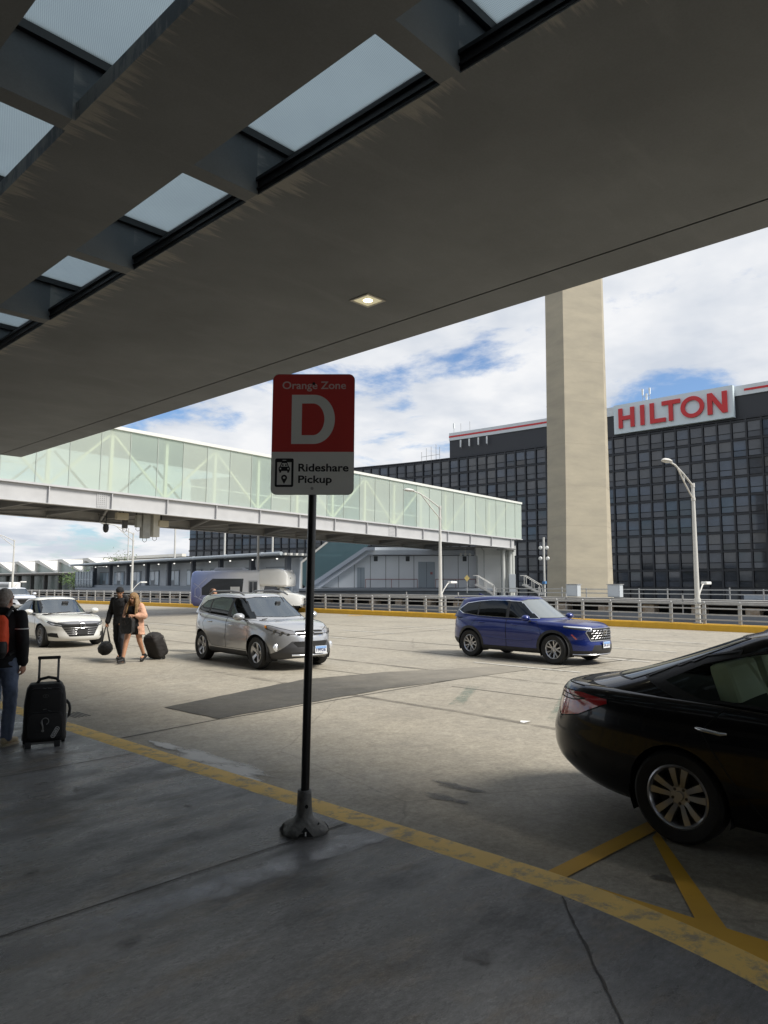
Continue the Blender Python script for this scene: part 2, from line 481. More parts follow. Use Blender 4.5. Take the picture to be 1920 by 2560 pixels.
def blob2(cx, cy, rx, ry, n=40, j=.35, seed=1):
    rnd = random.Random(seed); out = []
    for i in range(n):
        a = 2 * pi * i / n; q = 1 + rnd.uniform(-j, j) * .35 + .16 * sin(3 * a + seed) + .1 * sin(5 * a)
        out.append((cx + rx * q * cos(a), cy + ry * q * sin(a)))
    return out
def soft_fan(name, blobs, col, rough, z, sc=12, amt=1.6, gain=1.5):
    """stains, marks and painted sheen with ragged, dissolving edges: the cover falls off from the middle to the rim and noise breaks it up"""
    mb = MB(); fade = []
    for bi, b in enumerate(blobs):
        zb_ = z + bi * .0006; n = len(b)
        cx = sum(p[0] for p in b) / n; cy = sum(p[1] for p in b) / n
        vs = [(cx, cy, zb_)]; fade.append(1.0)
        for q, f_ in ((.4, 1.0), (.7, .75), (1.0, 0.0), ):
            for x, y in b: vs.append((cx + (x - cx) * q, cy + (y - cy) * q, zb_)); fade.append(f_)
        fs = [(0, 1 + i, 1 + (i + 1) % n) for i in range(n)]
        for r in range(2): fs += [(1+r*n+i, 1+(r+1)*n+i, 1+(r+1)*n+(i+1) % n, 1+r*n+(i+1) % n) for i in range(n)]
        mb.add(vs, fs)
    m = bpy.data.materials.new(name + '_film'); m.use_nodes = True; t = m.node_tree; k = t.links.new; N = t.nodes.new
    bs = t.nodes['Principled BSDF']; out = t.nodes['Material Output']
    bs.inputs['Base Color'].default_value = (*col, 1); bs.inputs['Roughness'].default_value = rough
    at = N('ShaderNodeAttribute'); at.attribute_name = 'fade'
    tcn = N('ShaderNodeTexCoord'); nn = N('ShaderNodeTexNoise'); nn.inputs['Scale'].default_value = sc; nn.inputs['Detail'].default_value = 9; nn.inputs['Roughness'].default_value = .7
    k(tcn.outputs['Object'], nn.inputs['Vector'])
    m1 = N('ShaderNodeMath'); m1.operation = 'MULTIPLY_ADD'; k(nn.outputs['Fac'], m1.inputs[0]); m1.inputs[1].default_value = amt * 2; m1.inputs[2].default_value = -amt - .35
    m2 = N('ShaderNodeMath'); m2.operation = 'MULTIPLY_ADD'; m2.use_clamp = True; k(at.outputs['Fac'], m2.inputs[0]); m2.inputs[1].default_value = gain; k(m1.outputs[0], m2.inputs[2])
    m3 = N('ShaderNodeMath'); m3.operation = 'MULTIPLY'; k(m2.outputs[0], m3.inputs[0]); k(at.outputs['Fac'], m3.inputs[1])
    tr = N('ShaderNodeBsdfTransparent'); mx_ = N('ShaderNodeMixShader'); k(m3.outputs[0], mx_.inputs[0]); k(tr.outputs[0], mx_.inputs[1]); k(bs.outputs[0], mx_.inputs[2]); k(mx_.outputs[0], out.inputs[0])
    o = struct(mb.build(name, m, fix=False))
    at_ = o.data.attributes.new('fade', 'FLOAT', 'POINT'); at_.data.foreach_set('value', fade)
    for p in o.data.polygons:
        if p.normal.z < 0: p.flip()
    return o
def fan(name, blobs, m, z):
    mb = MB()
    for bi, b in enumerate(blobs):
        zb_ = z + bi * .0006
        cx = sum(p[0] for p in b) / len(b); cy = sum(p[1] for p in b) / len(b); n = len(b)
        mb.add([(cx, cy, zb_)] + [(x, y, zb_) for x, y in b], [(0, 1 + i, 1 + (i + 1) % n) for i in range(n)])
    o = struct(mb.build(name, m))
    for p in o.data.polygons:
        if p.normal.z < 0: p.flip()
    return o
def strip(x0, y0, x1, y1, w):
    d = Vector((x1 - x0, y1 - y0)).normalized(); n = Vector((-d.y, d.x)) * w / 2
    return [(x0 + n.x, y0 + n.y), (x0 - n.x, y0 - n.y), (x1 - n.x, y1 - n.y), (x1 + n.x, y1 + n.y)]
def wig(x0, y0, x1, y1, w, n=14, amp=.02):
    ps = []
    for i in range(n + 1):
        t = i / n
        ps.append((x0 + (x1 - x0) * t + random.uniform(-amp, amp), y0 + (y1 - y0) * t + random.uniform(-amp, amp)))
    return [strip(*a, *b, w * random.uniform(.6, 1.3)) for a, b in zip(ps[:-1], ps[1:])]
# joints in the pavement and the road
pj = []
for y in (-6.1, -2.3, .9, 3.96, 7.1, 10.3, 13.5, 16.7, 19.9):
    pj += [strip(-9, y, 3.76, y, .014)]
pj += [strip(.25, -10, .25, 22, .012)]
pj += wig(3.74, 2.20, 2.1, .75, .010, 40, .006)
sheet('pavement_joint', pj, M_joint, .0052)
rj = [strip(4.05, 8.52, 5.9, 8.75, .03), strip(5.9, 8.72, 13.7, 9.0, .03), strip(17.4, -20, 17.55, 70, .05), strip(22.0, -20, 22.2, 70, .03)]
rj += [strip(13.9, 8.5, 17.4, 8.12, .05), strip(17.4, 18.3, 29, 18.6, .03), strip(4.1, 20, 28, 20.4, .03), strip(4.1, -3.2, 28, -3.0, .03)]
rj += [strip(10.7, 8.9, 10.9, 40, .025), strip(10.8, -10, 10.6, 8.4, .025)]
sheet('road_joint', rj, M_joint, -.146)
pts = [(5.86, 10.14), (5.89, 8.78), (9.5, 9.03), (13.75, 8.75), (13.92, 9.62), (12.6, 10.1), (11.28, 10.72), (9.35, 11.06), (7.6, 10.62)]
po = []
for a, b in zip(pts, pts[1:] + pts[:1]):
    for k in range(9): po.append((a[0] + (b[0] - a[0]) * k / 9 + random.uniform(-.02, .02), a[1] + (b[1] - a[1]) * k / 9 + random.uniform(-.02, .02)))
fan('road_patch', [po], M_patch, -.1425)
ln = []
for X, y0 in ((14.05, 7.7), (17.0, 7.5), (19.85, 8.0), (23.2, 8.4)):
    for k in range(-2, 12):
        ya = y0 + k * 10.4
        if ya > 92: continue
        ln.append(strip(X, ya, X + .05, ya + 2.8, .11))
sheet('lane_marking', ln, M_white_line, -.142)
sheet('lane_marking', [strip(29.3, 29.6, 28.5, 29.9, .4)], M_yel, -.141)
def hatch(ps): return ps
sheet('hatch_marking', [[(4.06, 2.66), (4.06, 2.52), (5.75, 2.46), (5.75, 2.6)], [(5.58, 2.45), (5.42, 2.42), (4.2, 1.62), (4.2, 1.44)],
                        [(4.08, 2.5), (4.32, 2.3), (4.31, 1.3), (4.12, .5), (3.95, -.5), (3.95, -3.0), (3.7, -3.0), (3.7, -.3), (3.9, .8), (4.06, 1.7)], [(4.2, .62), (4.2, .46), (5.7, -.42), (5.7, -.26)]], M_yel, -.142)
soft_fan('pale_stain', [blob2(4.44, 6.35, .22, .7, seed=2), blob2(4.5, 7.0, .2, .7, seed=5), blob2(4.52, 7.8, .12, .4, seed=3), blob2(4.3, 5.95, .12, .3, seed=9),
                        blob2(4.18, 3.65, .09, .2, seed=4), blob2(4.13, 3.0, .09, .16, seed=6)], (.66, .65, .62), .75, -.1435, 5, 1.2)
soft_fan('dark_stain', [blob2(5.5, 4.3, .10, .36, seed=11), blob2(5.15, 4.15, .10, .3, seed=12), blob2(4.75, 2.05, .07, .12, seed=14)], (.10, .093, .08), .6, -.1445, 7, 1.3, 1.1)
rs_ = random.Random(21)
soft_fan('pavement_stain', [blob2(rs_.uniform(.4, 3.6), rs_.uniform(.6, 8), rs_.uniform(.03, .10), rs_.uniform(.03, .10), 20, seed=60 + i) for i in range(16)], (.075, .073, .070), .5, .0035, 16, 1.2, .9)
soft_fan('pavement_worn_sheen', [blob2(1.3 + .45 * i, 3.74 - .02 * i, .48, .17, 28, seed=80 + i) for i in range(6)], (.27, .275, .285), .28, .0022, 4, .9, .8)  # worn band along a joint, its sheen painted in as a paler colour
tm = []
for (x0, y0, x1, y1) in ((8.2, -2, 9.0, 16), (15.0, -4, 15.3, 34), (12.1, 3, 12.6, 30)):
    n_ = 24
    tm.append([(x0 + (x1 - x0) * i / n_ - .11 + .05 * sin(i * .7), y0 + (y1 - y0) * i / n_) for i in range(n_ + 1)] + [(x1 - (x1 - x0) * i / n_ + .11 + .05 * sin((n_ - i) * .7), y1 - (y1 - y0) * i / n_) for i in range(n_ + 1)])
soft_fan('tyre_mark', tm, (.185, .168, .138), .7, -.1472, 1.4, 1.0, .75)
soft_fan('faint_marking', [strip(11.2, 8.3, 8.8, 6.95, .3), strip(12.2, 6.85, 8.6, 5.15, .3)], (.20, .245, .20), .75, -.1465, 6, 1.0, .75)
# grate in the road by the kerb
mb = MB()
for i in range(5): mb.box(4.56 + i * .05, 4.58 + i * .05, 10.3, 10.75, -.15, -.146)
struct(mb.build('drain_grate', mat('grate_iron', (.05, .05, .05), .6, metal=.6)))
# litter on the road
o = MB().add([(8.56, 5.55, -.146), (8.68, 5.52, -.135), (8.70, 5.60, -.146), (8.6, 5.63, -.13), (8.55, 5.6, -.142)], [(0, 1, 3), (1, 2, 3), (0, 3, 4)]).build('paper_scrap', mat('paper', (.8, .8, .78), .8))
tag(o, 'small crumpled white paper scrap lying on the road behind the black sedan', 'litter')

# ------------------------------------------------------------------ terminal canopy with skylights
ZS = 5.44
HH = ZS - 1.74
M_soffit = bpy.data.materials.new('soffit_concrete')
def soffit_mat(m):
    m.use_nodes = True; t = m.node_tree; b = t.nodes['Principled BSDF']; k = t.links.new; N = t.nodes.new
    tcn = N('ShaderNodeTexCoord'); sp = N('ShaderNodeSeparateXYZ'); k(tcn.outputs['Object'], sp.inputs[0])
    def noise(sc, det, stretch=(1, 1, 1), ro=.6):
        mp_ = N('ShaderNodeMapping'); mp_.inputs['Scale'].default_value = stretch; k(tcn.outputs['Object'], mp_.inputs[0])
        n = N('ShaderNodeTexNoise'); n.inputs['Scale'].default_value = sc; n.inputs['Detail'].default_value = det; n.inputs['Roughness'].default_value = ro
        k(mp_.outputs[0], n.inputs['Vector']); return n
    n1_ = noise(.7, 7); r = N('ShaderNodeMapRange'); r.inputs['From Min'].default_value = .3; r.inputs['From Max'].default_value = .7; k(n1_.outputs['Fac'], r.inputs['Value'])
    c = N('ShaderNodeMixRGB'); c.inputs[1].default_value = (.205, .219, .232, 1); c.inputs[2].default_value = (.152, .163, .173, 1); k(r.outputs[0], c.inputs[0])
    # soft streaks across the slab
    n4 = noise(1.1, 5, (.5, 2.2, 1)); r4 = N('ShaderNodeMapRange'); r4.inputs['From Min'].default_value = .55; r4.inputs['From Max'].default_value = .75; r4.inputs['To Max'].default_value = .35
    k(n4.outputs['Fac'], r4.inputs['Value'])
    c4_ = N('ShaderNodeMixRGB'); c4_.inputs[2].default_value = (.255, .268, .278, 1); k(r4.outputs[0], c4_.inputs[0]); k(c.outputs[0], c4_.inputs[1])
    # lime stains creeping out of the skylight edges, ragged fingers along X
    nf = noise(3.2, 6, (.22, 3.2, 1), .7); nf2 = noise(.9, 3, (.1, 1, 1))
    last = c4_
    for x_edge in (.627 * HH, 1.09 * HH):
        d = N('ShaderNodeMath'); d.operation = 'SUBTRACT'; k(sp.outputs['X'], d.inputs[0]); d.inputs[1].default_value = x_edge
        l = N('ShaderNodeMath'); l.operation = 'MULTIPLY_ADD'; k(nf.outputs['Fac'], l.inputs[0]); l.inputs[1].default_value = 1.25; l.inputs[2].default_value = -.98
        l2 = N('ShaderNodeMath'); l2.operation = 'MULTIPLY_ADD'; k(nf2.outputs['Fac'], l2.inputs[0]); l2.inputs[1].default_value = .9; k(l.outputs[0], l2.inputs[2])
        df = N('ShaderNodeMath'); df.operation = 'SUBTRACT'; k(l2.outputs[0], df.inputs[0]); k(d.outputs[0], df.inputs[1])
        a1 = N('ShaderNodeMapRange'); a1.inputs['From Min'].default_value = 0; a1.inputs['From Max'].default_value = .14; k(df.outputs[0], a1.inputs['Value'])
        a2 = N('ShaderNodeMath'); a2.operation = 'GREATER_THAN'; k(d.outputs[0], a2.inputs[0]); a2.inputs[1].default_value = -.05
        a3 = N('ShaderNodeMath'); a3.operation = 'MULTIPLY'; k(a1.outputs[0], a3.inputs[0]); k(a2.outputs[0], a3.inputs[1])
        a4 = N('ShaderNodeMath'); a4.operation = 'MULTIPLY'; k(a3.outputs[0], a4.inputs[0]); a4.inputs[1].default_value = .72
        cm = N('ShaderNodeMixRGB'); cm.inputs[2].default_value = (.38, .365, .335, 1); k(a4.outputs[0], cm.inputs[0]); k(last.outputs[0], cm.inputs[1]); last = cm
    ng = noise(60, 4); rg = N('ShaderNodeMapRange'); rg.inputs['To Min'].default_value = .86; rg.inputs['To Max'].default_value = 1.12; k(ng.outputs['Fac'], rg.inputs['Value'])
    mg = N('ShaderNodeMixRGB'); mg.blend_type = 'MULTIPLY'; mg.inputs[0].default_value = 1; k(last.outputs[0], mg.inputs[1]); k(rg.outputs[0], mg.inputs[2])
    k(mg.outputs[0], b.inputs['Base Color']); b.inputs['Roughness'].default_value = .8
    bb = N('ShaderNodeBump'); bb.inputs['Strength'].default_value = .2; bb.inputs['Distance'].default_value = .02; k(n1_.outputs['Fac'], bb.inputs['Height']); k(bb.outputs[0], b.inputs['Normal'])
soffit_mat(M_soffit)
M_black = mat('black_metal', (.012, .012, .013), .45)
CAN_Y0, CAN_Y1, CAN_X1 = -32.0, 22.6, 2.18 * HH
canopy = thing('terminal_canopy', 'big grey concrete canopy over the pavement with two rows of skylights', 'canopy')
PY = .66 * HH; OY = .61 * HH
rows = [(.43 * HH, .62 * HH, .91 * HH), (.89 * HH, 1.08 * HH, .87 * HH), (-.03 * HH, .16 * HH, .91 * HH)]
rows.sort()
slab = MB()
TH = .16 * HH                                      # depth of the recess
def slabbox(x0, x1, y0, y1, z0=ZS, z1=None): slab.box(x0, x1, y0, y1, z0, z1 or ZS + TH)
xs_ = [-9.0]
for r in rows: xs_ += [r[0], r[1]]
xs_ += [CAN_X1 - .63]
LIP = .125 * HH
for i in range(0, len(xs_), 2):
    a_ = xs_[i] + (LIP if i else 0)
    slabbox(a_, xs_[i + 1], CAN_Y0, CAN_Y1)
    if i: slabbox(xs_[i], a_, CAN_Y0, CAN_Y1, ZS, ZS + .15)
holes = []
for (xa, xb, y0) in rows:
    k0 = math.floor((CAN_Y0 - y0) / PY) + 1
    prev = CAN_Y0
    k = k0
    while y0 + k * PY + OY < CAN_Y1 - .3:
        ya = y0 + k * PY; yb = ya + OY
        slabbox(xa, xb, prev, ya); slabbox(xb, xb + LIP, prev, ya, ZS + .15)
        holes.append((xa, xb, ya, yb)); prev = yb; k += 1
    slabbox(xa, xb, prev, CAN_Y1); slabbox(xb, xb + LIP, prev, CAN_Y1, ZS + .15)
# edge beam beyond the drip groove
slab.box(CAN_X1 - .60, CAN_X1, CAN_Y0, CAN_Y1, ZS, ZS + .95)
slab.box(CAN_X1 - .63, CAN_X1 - .60, CAN_Y0, CAN_Y1, ZS + .045, ZS + .5)
slab.build('slab', M_soffit, canopy, bevel=0)
# roof frames with slanting glass beds: the far wall leans outwards, a black ledge runs along it
M_sky = glass('fritted_glass', (.74, .83, .89), .46, .25, (.52, .585, .62), .5, transl=.8)
def dots(m):
    t = m.node_tree; k = t.links.new; N = t.nodes.new
    tcn = N('ShaderNodeTexCoord'); mp_ = N('ShaderNodeMapping'); mp_.inputs['Rotation'].default_value = (0, 0, .35); mp_.inputs['Scale'].default_value = (1, 1, 0); k(tcn.outputs['Object'], mp_.inputs[0])
    ck = N('ShaderNodeTexVoronoi'); ck.inputs['Scale'].default_value = 70; ck.inputs['Randomness'].default_value = 0; k(mp_.outputs[0], ck.inputs['Vector'])
    r = N('ShaderNodeMapRange'); r.inputs['From Min'].default_value = .25; r.inputs['From Max'].default_value = .5; r.inputs['To Min'].default_value = .50; r.inputs['To Max'].default_value = .72
    k(ck.outputs['Distance'], r.inputs['Value'])
    nn = N('ShaderNodeTexNoise'); nn.inputs['Scale'].default_value = .9; nn.inputs['Detail'].default_value = 4; k(tcn.outputs['Object'], nn.inputs['Vector'])
    for n in t.nodes:
        if n.type == 'MIX_SHADER' and abs(n.inputs[0].default_value - .5) < 1e-6 and not n.inputs[0].is_linked:
            ad_ = N('ShaderNodeMath'); ad_.operation = 'MULTIPLY_ADD'; k(nn.outputs['Fac'], ad_.inputs[0]); ad_.inputs[1].default_value = .3; 
            k(r.outputs[0], ad_.inputs[2]); sb = N('ShaderNodeMath'); sb.operation = 'SUBTRACT'; k(ad_.outputs[0], sb.inputs[0]); sb.inputs[1].default_value = .15
            k(sb.outputs[0], n.inputs[0])
dots(M_sky)
fr = MB(); n_sky = 0
for (xa, xb, ya, yb) in holes:
    z1 = ZS + TH
    fr.box(xa - .04, xb + LIP - .05, ya - .01, ya + .02, z1 - .05, z1 + .05)
    if xa > .8 * HH:                               # stepped black ledge on the road side
        fr.box(xb - .004, xb + .012, ya, yb, ZS + .015, ZS + .15)
        fr.box(xb - .02, xb + .02, ya, yb, ZS + .05, ZS + .065)
        fr.box(xb - .03, xb + .10, ya, yb, ZS + .13, ZS + .165)
    fr.box(xb + LIP - .05, xb + LIP - .002, ya, yb, ZS + .155, z1 + .04)
    fr.box(xa - .03, xa + .006, ya, yb, z1 - .06, z1 + .04)
    fr.box(xa, xb + LIP - .05, yb - .05, yb + .01, z1 - .07, z1 + .05)
fr.build('skylight_frame', M_black, canopy)
for (xa, xb, ya, yb) in holes:
    if ya > -3.4 and xa > 1:
        MB().box(xa + .01, xb + LIP - .06, ya + .02, yb - .03, ZS + TH + .005, ZS + TH + .02).build('skylight', M_sky, canopy)
# unseen terminal wall at the back of the pavement, added to darken the shade
tw = thing('unseen_terminal_wall', 'unseen long glazed terminal wall behind the pavement, added to darken the canopy shade', 'building')
mb = MB(); mb.box(-9.6, -9.02, -32, 22.6, 0, 7.2); mb.build('wall', mat('wall_concrete', (.5, .49, .46), .8, var=.2), tw)
mg_ = glass('dark_glazing', (.3, .35, .36), .25, .03, ior=1.6)
for i in range(12):
    y = -30 + i * 4.4
    MB().box(-9.0, -8.96, y, y + 3.9, .1, 3.6).build('window', mat('dark_pane', (.10, .11, .12), .12), tw)
for y in (-18, 2 - 14, 14.5):
    pass
# recessed downlight in the soffit
dl = thing('recessed_downlight', 'small square lit downlight set into the canopy soffit', 'ceiling light', (6.58, 6.56, ZS), 0)
mb = MB()
for a, b, c, d in ((-.17, .17, -.17, -.14), (-.17, .17, .14, .17), (-.17, -.14, -.14, .14), (.14, .17, -.14, .14)): mb.box(a, b, c, d, -.012, -.001)
mb.build('trim', mat('trim_grey', (.45, .43, .38), .5), dl)
MB().box(-.138, .138, -.138, .138, -.006, -.002).build('reflector', mat('reflector', (.75, .7, .5), .25, emit=(1, .9, .55), estr=.30), dl)
MB().lathe([(0.0, -.014), (.05, -.013), (.06, -.008)], 20).build('bulb', mat('lamp_lit', (1, .95, .75), .3, emit=(1, .93, .72), estr=7), dl)

# ------------------------------------------------------------------ far side: fence, lamps, guideway
def W(r, d, z=0.0):
    """point r metres to the right of the camera axis and d metres ahead"""
    return Vector((.7242 * d + .6896 * r, .6896 * d - .7242 * r, z))
RZ = radians(-46.4)
M_galv = mat('galvanised_steel', (.46, .46, .45), .5, metal=.3, var=.25, vscale=4)
M_lightgrey = mat('pale_grey_paint', (.62, .61, .57), .5, var=.12, vscale=2)
fence = thing('guard_fence', 'long grey post and rail fence on the yellow kerb across the road', 'fence')
yp = -4.0
while yp < 98:
    x = fence_pt(yp) + .12
    dxy = fence_pt(yp + .5) - fence_pt(yp - .5)
    R = Matrix.Translation((x, yp, .1)) @ Matrix.Rotation(-math.atan(dxy), 4, 'Z')
    mb = MB().box(-.035, .035, -.06, .06, 0, .80, M=R)
    mb.add([R @ Vector(p) for p in ((-.035,-.06,.80),(.035,-.06,.80),(.035,.06,.80),(-.035,.06,.80),(-.03,0,.88),(.03,0,.88))],
           [(0,1,5,4),(2,3,4,5),(1,2,5),(3,0,4)])
    mb.build('post', M_galv, fence)
    yp += 1.353
for z, h in ((.80, .07), (.60, .05), (.36, .05), (.16, .05)):
    mb = MB()
    yy = [-4 + i * 3 for i in range(35)]
    for a, b in zip(yy[:-1], yy[1:]):
        mb.bar((fence_pt(a) + .06, a, z + .1), (fence_pt(b) + .06, b, z + .1), .05, h)
    mb.build('rail', M_galv, fence)

M_lampglass = mat('lamp_lens', (.75, .75, .72), .3)
def street_lamp():
    t = thing('street_lamp', '', 'street lamp', (0, 0, .1), 0, 'street lamps along the far kerb')
    MB().tube([(0, 0, 0), (0, 0, 3), (0, 0, 5.7)], [.105, .085, .06], 14).build('pole', M_lightgrey, t, smooth=50)
    mb = MB(); mb.box(-.15, .15, -.15, .15, 0, .03)
    mb.build('base_plate', M_galv, t)
    mb = MB()
    mb.tube([(0, 0, 5.62), (-.9, 0, 6.0), (-1.75, 0, 6.28), (-2.2, 0, 6.33)], .035, 8)
    mb.tube([(0, 0, 5.05), (-.8, 0, 5.62), (-1.5, 0, 6.18)], .03, 8)
    mb.tube([(-.85, 0, 5.68), (-.9, 0, 6.0)], .018, 6)
    mb.tube([(0, 0, 5.0), (0, 0, 5.12)], .085, 12); mb.tube([(0, 0, 5.55), (0, 0, 5.72)], .08, 12)
    mb.build('arm', M_lightgrey, t, smooth=50)
    mb = MB()
    prof = [(0, .0), (.06, .02), (.11, .2), (.13, .42), (.11, .62), (.05, .74), (0, .76)]
    vs = []; n = 14
    for r, h in prof:
        for j in range(n):
            a = 2 * pi * j / n; vs.append((-2.1 - h, r * 1.25 * cos(a), 6.34 + max(-.25, sin(a)) * r * .8))
    mb.add(vs, [(i*n+j, i*n+(j+1) % n, (i+1)*n+(j+1) % n, (i+1)*n+j) for i in range(len(prof)-1) for j in range(n)])
    h = mb.build('lamp_head', M_lightgrey, t, smooth=60)
    MB().box(-2.72, -2.3, -.09, .09, 6.29, 6.315).build('lens', M_lampglass, h)
    # small lamp low on the pole, on the side away from the road
    mb = MB(); mb.tube([(0, 0, .75), (0, 0, 1.0)], .13, 12); mb.tube([(.05, 0, .92), (.3, 0, 1.25), (.62, 0, 1.55), (.85, 0, 1.6)], .03, 8)
    mb.build('lower_arm', M_lightgrey, t, smooth=50)
    mb = MB(); mb.box(.75, 1.3, -.12, .12, 1.56, 1.68); mb.build('lower_lamp', mat('lamp_white', (.78, .78, .75), .4), t, bevel=.03)
    return t
lamp0 = street_lamp()
lamp_labels = ['pale grey street lamp in front of the dark glass hotel, right of the concrete tower',
               'pale grey street lamp in front of the white stair building under the bridge',
               'pale street lamp behind the white and purple minibus, its arm hidden by the bridge',
               'pale street lamp behind the walking couple, arm seen just under the bridge equipment',
               'pale street lamp behind the white sedan, arm reaching left against open sky',
               'farthest pale street lamp, cut off at the left edge of the photo']
for i, (y, s, zs_) in enumerate(((11.15, 1, .985), (24.75, 1, 1.0), (40.8, 1, 1.0), (56.9, 1, 1.0), (76.9, 1, 1.02), (94, 1, 1.0))):
    o = lamp0 if i == 0 else copy_tree(lamp0)
    o.location = (fence_pt(y) + .16, y, .1); o.scale = (1, 1, zs_)
    o['label'] = lamp_labels[i]

# people mover guideway behind the fence
M_conc = mat('guideway_concrete', (.34, .335, .32), .8, var=.35, vscale=.8, bump=.2, bscale=12)
M_bluegrey = mat('blue_grey_wall', (.20, .225, .26), .6, var=.2, vscale=.5)
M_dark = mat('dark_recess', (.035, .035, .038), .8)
gw = thing('guideway', 'concrete people mover guideway with dark slots behind the roadside fence', 'guideway')
gx = 33.4
def gxy(y): return fence_pt(y) + 3.2
mb = MB(); md = MB(); mw = MB()
yy = [-12 + i * 4 for i in range(33)]
for a, b in zip(yy[:-1], yy[1:]):
    xa, xb = gxy(a), gxy(b)
    def blk(m, o0, o1, z0, z1):
        m.add([(xa+o0,a,z0),(xa+o1,a,z0),(xb+o1,b,z0),(xb+o0,b,z0),(xa+o0,a,z1),(xa+o1,a,z1),(xb+o1,b,z1),(xb+o0,b,z1)],
              [(3,2,1,0),(4,5,6,7),(0,1,5,4),(1,2,6,5),(2,3,7,6),(3,0,4,7)])
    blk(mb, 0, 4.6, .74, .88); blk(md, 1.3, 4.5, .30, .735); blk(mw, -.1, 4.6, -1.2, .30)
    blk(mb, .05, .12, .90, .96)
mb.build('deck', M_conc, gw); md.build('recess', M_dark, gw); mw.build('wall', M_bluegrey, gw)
yb = -6.0
rnd = random.Random(3)
while yb < 96:
    MB().box(gxy(yb) + .25, gxy(yb) + .8, yb - .28, yb + .28, .31, .73 - rnd.uniform(0, .12)).build('bearing_block', mat('block_white', (.5, .48, .43), .8, var=.5, vscale=5, vcol=(.28, .19, .11)), gw)
    yb += 2.3
pipes = MB()
for y in (4, 9, 13, 19, 26, 30):
    pipes.tube([(gxy(y) + .1, y, .3), (gxy(y) + .1, y, 1.15)], .035, 8)
pipes.tube([(gxy(24) + .2, 23.6, .35), (gxy(24) + .2, 23.6, 1.5)], .05, 8)
pipes.build('standpipe', M_galv, gw)
rail2 = thing('walkway_railing', 'tall grey walkway railing on the guideway in front of the concrete tower', 'railing')
for y in [i * 1.55 - 6 for i in range(22)]:
    MB().box(38.0, 38.05, y - .025, y + .025, .88, 1.40 if int(y * 10) % 3 else 1.46).build('post', M_galv, rail2)
mb = MB()
for z in (1.34, 1.12): mb.box(37.98, 38.03, -6, 26.6, z - .025, z + .025)
mb.build('rail', M_galv, rail2)
MB().box(38.2, 38.3, -6, 12, .88, 1.10).build('kick_panel', mat('pale_blue_panel', (.42, .48, .55), .5), rail2)
# electrical cabinets on the guideway
for (x, y, lab) in ((37.2, 16.1, 'pale grey electrical cabinet on the guideway, just right of the concrete tower base'), (37.2, 13.6, 'second pale grey electrical cabinet on the guideway, farther right of the tower')):
    t = thing('electrical_cabinet', lab, 'cabinet', (x, y + 4.6, .88), 0, 'electrical cabinets on the guideway')
    mb = MB(); mb.box(-.2, .2, -.35, .35, .05, .72); mb.build('cabinet_body', mat('cabinet_grey', (.45, .48, .50), .5), t, bevel=.015)
    MB().box(-.24, .24, -.39, .39, .72, .75).build('top', M_galv, t)
    MB().box(-.215, -.205, -.3, .3, .1, .68).build('door', mat('cabinet_door', (.50, .53, .55), .5), t)

# ------------------------------------------------------------------ pedestrian bridge
M_girder = mat('girder_paint', (.50, .50, .50), .5, var=.14, vscale=1.2)
M_under = mat('bridge_underside', (.13, .13, .13), .8, var=.3, vscale=1)
M_cream = mat('cream_steel', (.64, .60, .46), .5)
M_bglass_b = glass('milky_green_glass_worn', (.88, .97, .90), .95, .06, (.80, .89, .80), .62, transl=.35)
M_bglass_c = glass('milky_green_glass_clear', (.86, .97, .90), .97, .03, (.80, .93, .84), .42, transl=.35)
M_bglass = glass('milky_green_glass', (.88, .98, .90), .97, .03, (.84, .92, .82), .52, transl=.35)
br = thing('pedestrian_bridge', 'enclosed pedestrian bridge with pale green glass sides spanning the road on grey girders', 'bridge')
br.location = (0, 32.15, 5.37)
br.rotation_euler = (0, math.atan(.0165), radians(2.3))
BL = 53.0; BX0 = -6.0; BW = 6.8
mb = MB()
for y in (0, BW):
    mb.box(BX0, BL - 1.2, y - .02, y + .02, 0.02, .80)
    mb.box(BX0, BL - 1.2, y - .16, y + .16, 0, .03); mb.box(BX0, BL - 1.2, y - .16, y + .16, .78, .81)
    s_ = 1.05
    while s_ < BL - 1:
        mb.box(s_ - .02, s_ + .02, y - .14, y - .021, .03, .78); mb.box(s_ - .02, s_ + .02, y + .021, y + .14, .03, .78)
        s_ += 2.95
gd = mb.build('girder', M_girder, br)
for px in (15.35, 36.0):                                             # bolted splice plates
    mb = MB(); mb.box(px - .26, px + .26, -.045, -.022, .06, .75)
    for i in range(5):
        for j in range(7): mb.box(px - .21 + i * .1, px - .18 + i * .1, -.06, -.046, .1 + j * .095, .13 + j * .095, 1)
    mb.build('splice_plate', [M_girder, mat('bolt_grey', (.2, .2, .2), .5)], br)
MB().box(BX0, BL - 1.2, .1, BW - .1, .55, .80).build('floor_deck', M_under, br)
mb = MB()
s_ = 1.05; k = 0
while s_ < BL - 3:
    mb.box(s_ - .06, s_ + .06, .15, BW - .15, .15, .55)
    mb.bar((s_, .2, .12), (s_ + 2.95, BW - .2, .12), .09, .09) if k % 2 else mb.bar((s_, BW - .2, .12), (s_ + 2.95, .2, .12), .09, .09)
    s_ += 2.95; k += 1
mb.build('under_brace', mat('brace_grey', (.26, .26, .26), .6), br)
mb = MB(); mb.box(BX0, BL, -.12, BW + .12, 3.86, 4.02); mb.build('roof', mat('roof_white', (.70, .71, .66), .5), br)
mb = MB(); mb.box(BX0, BL, -.14, BW + .14, .81, .87); mb.build('sill', M_girder, br)
px = BX0 + .6
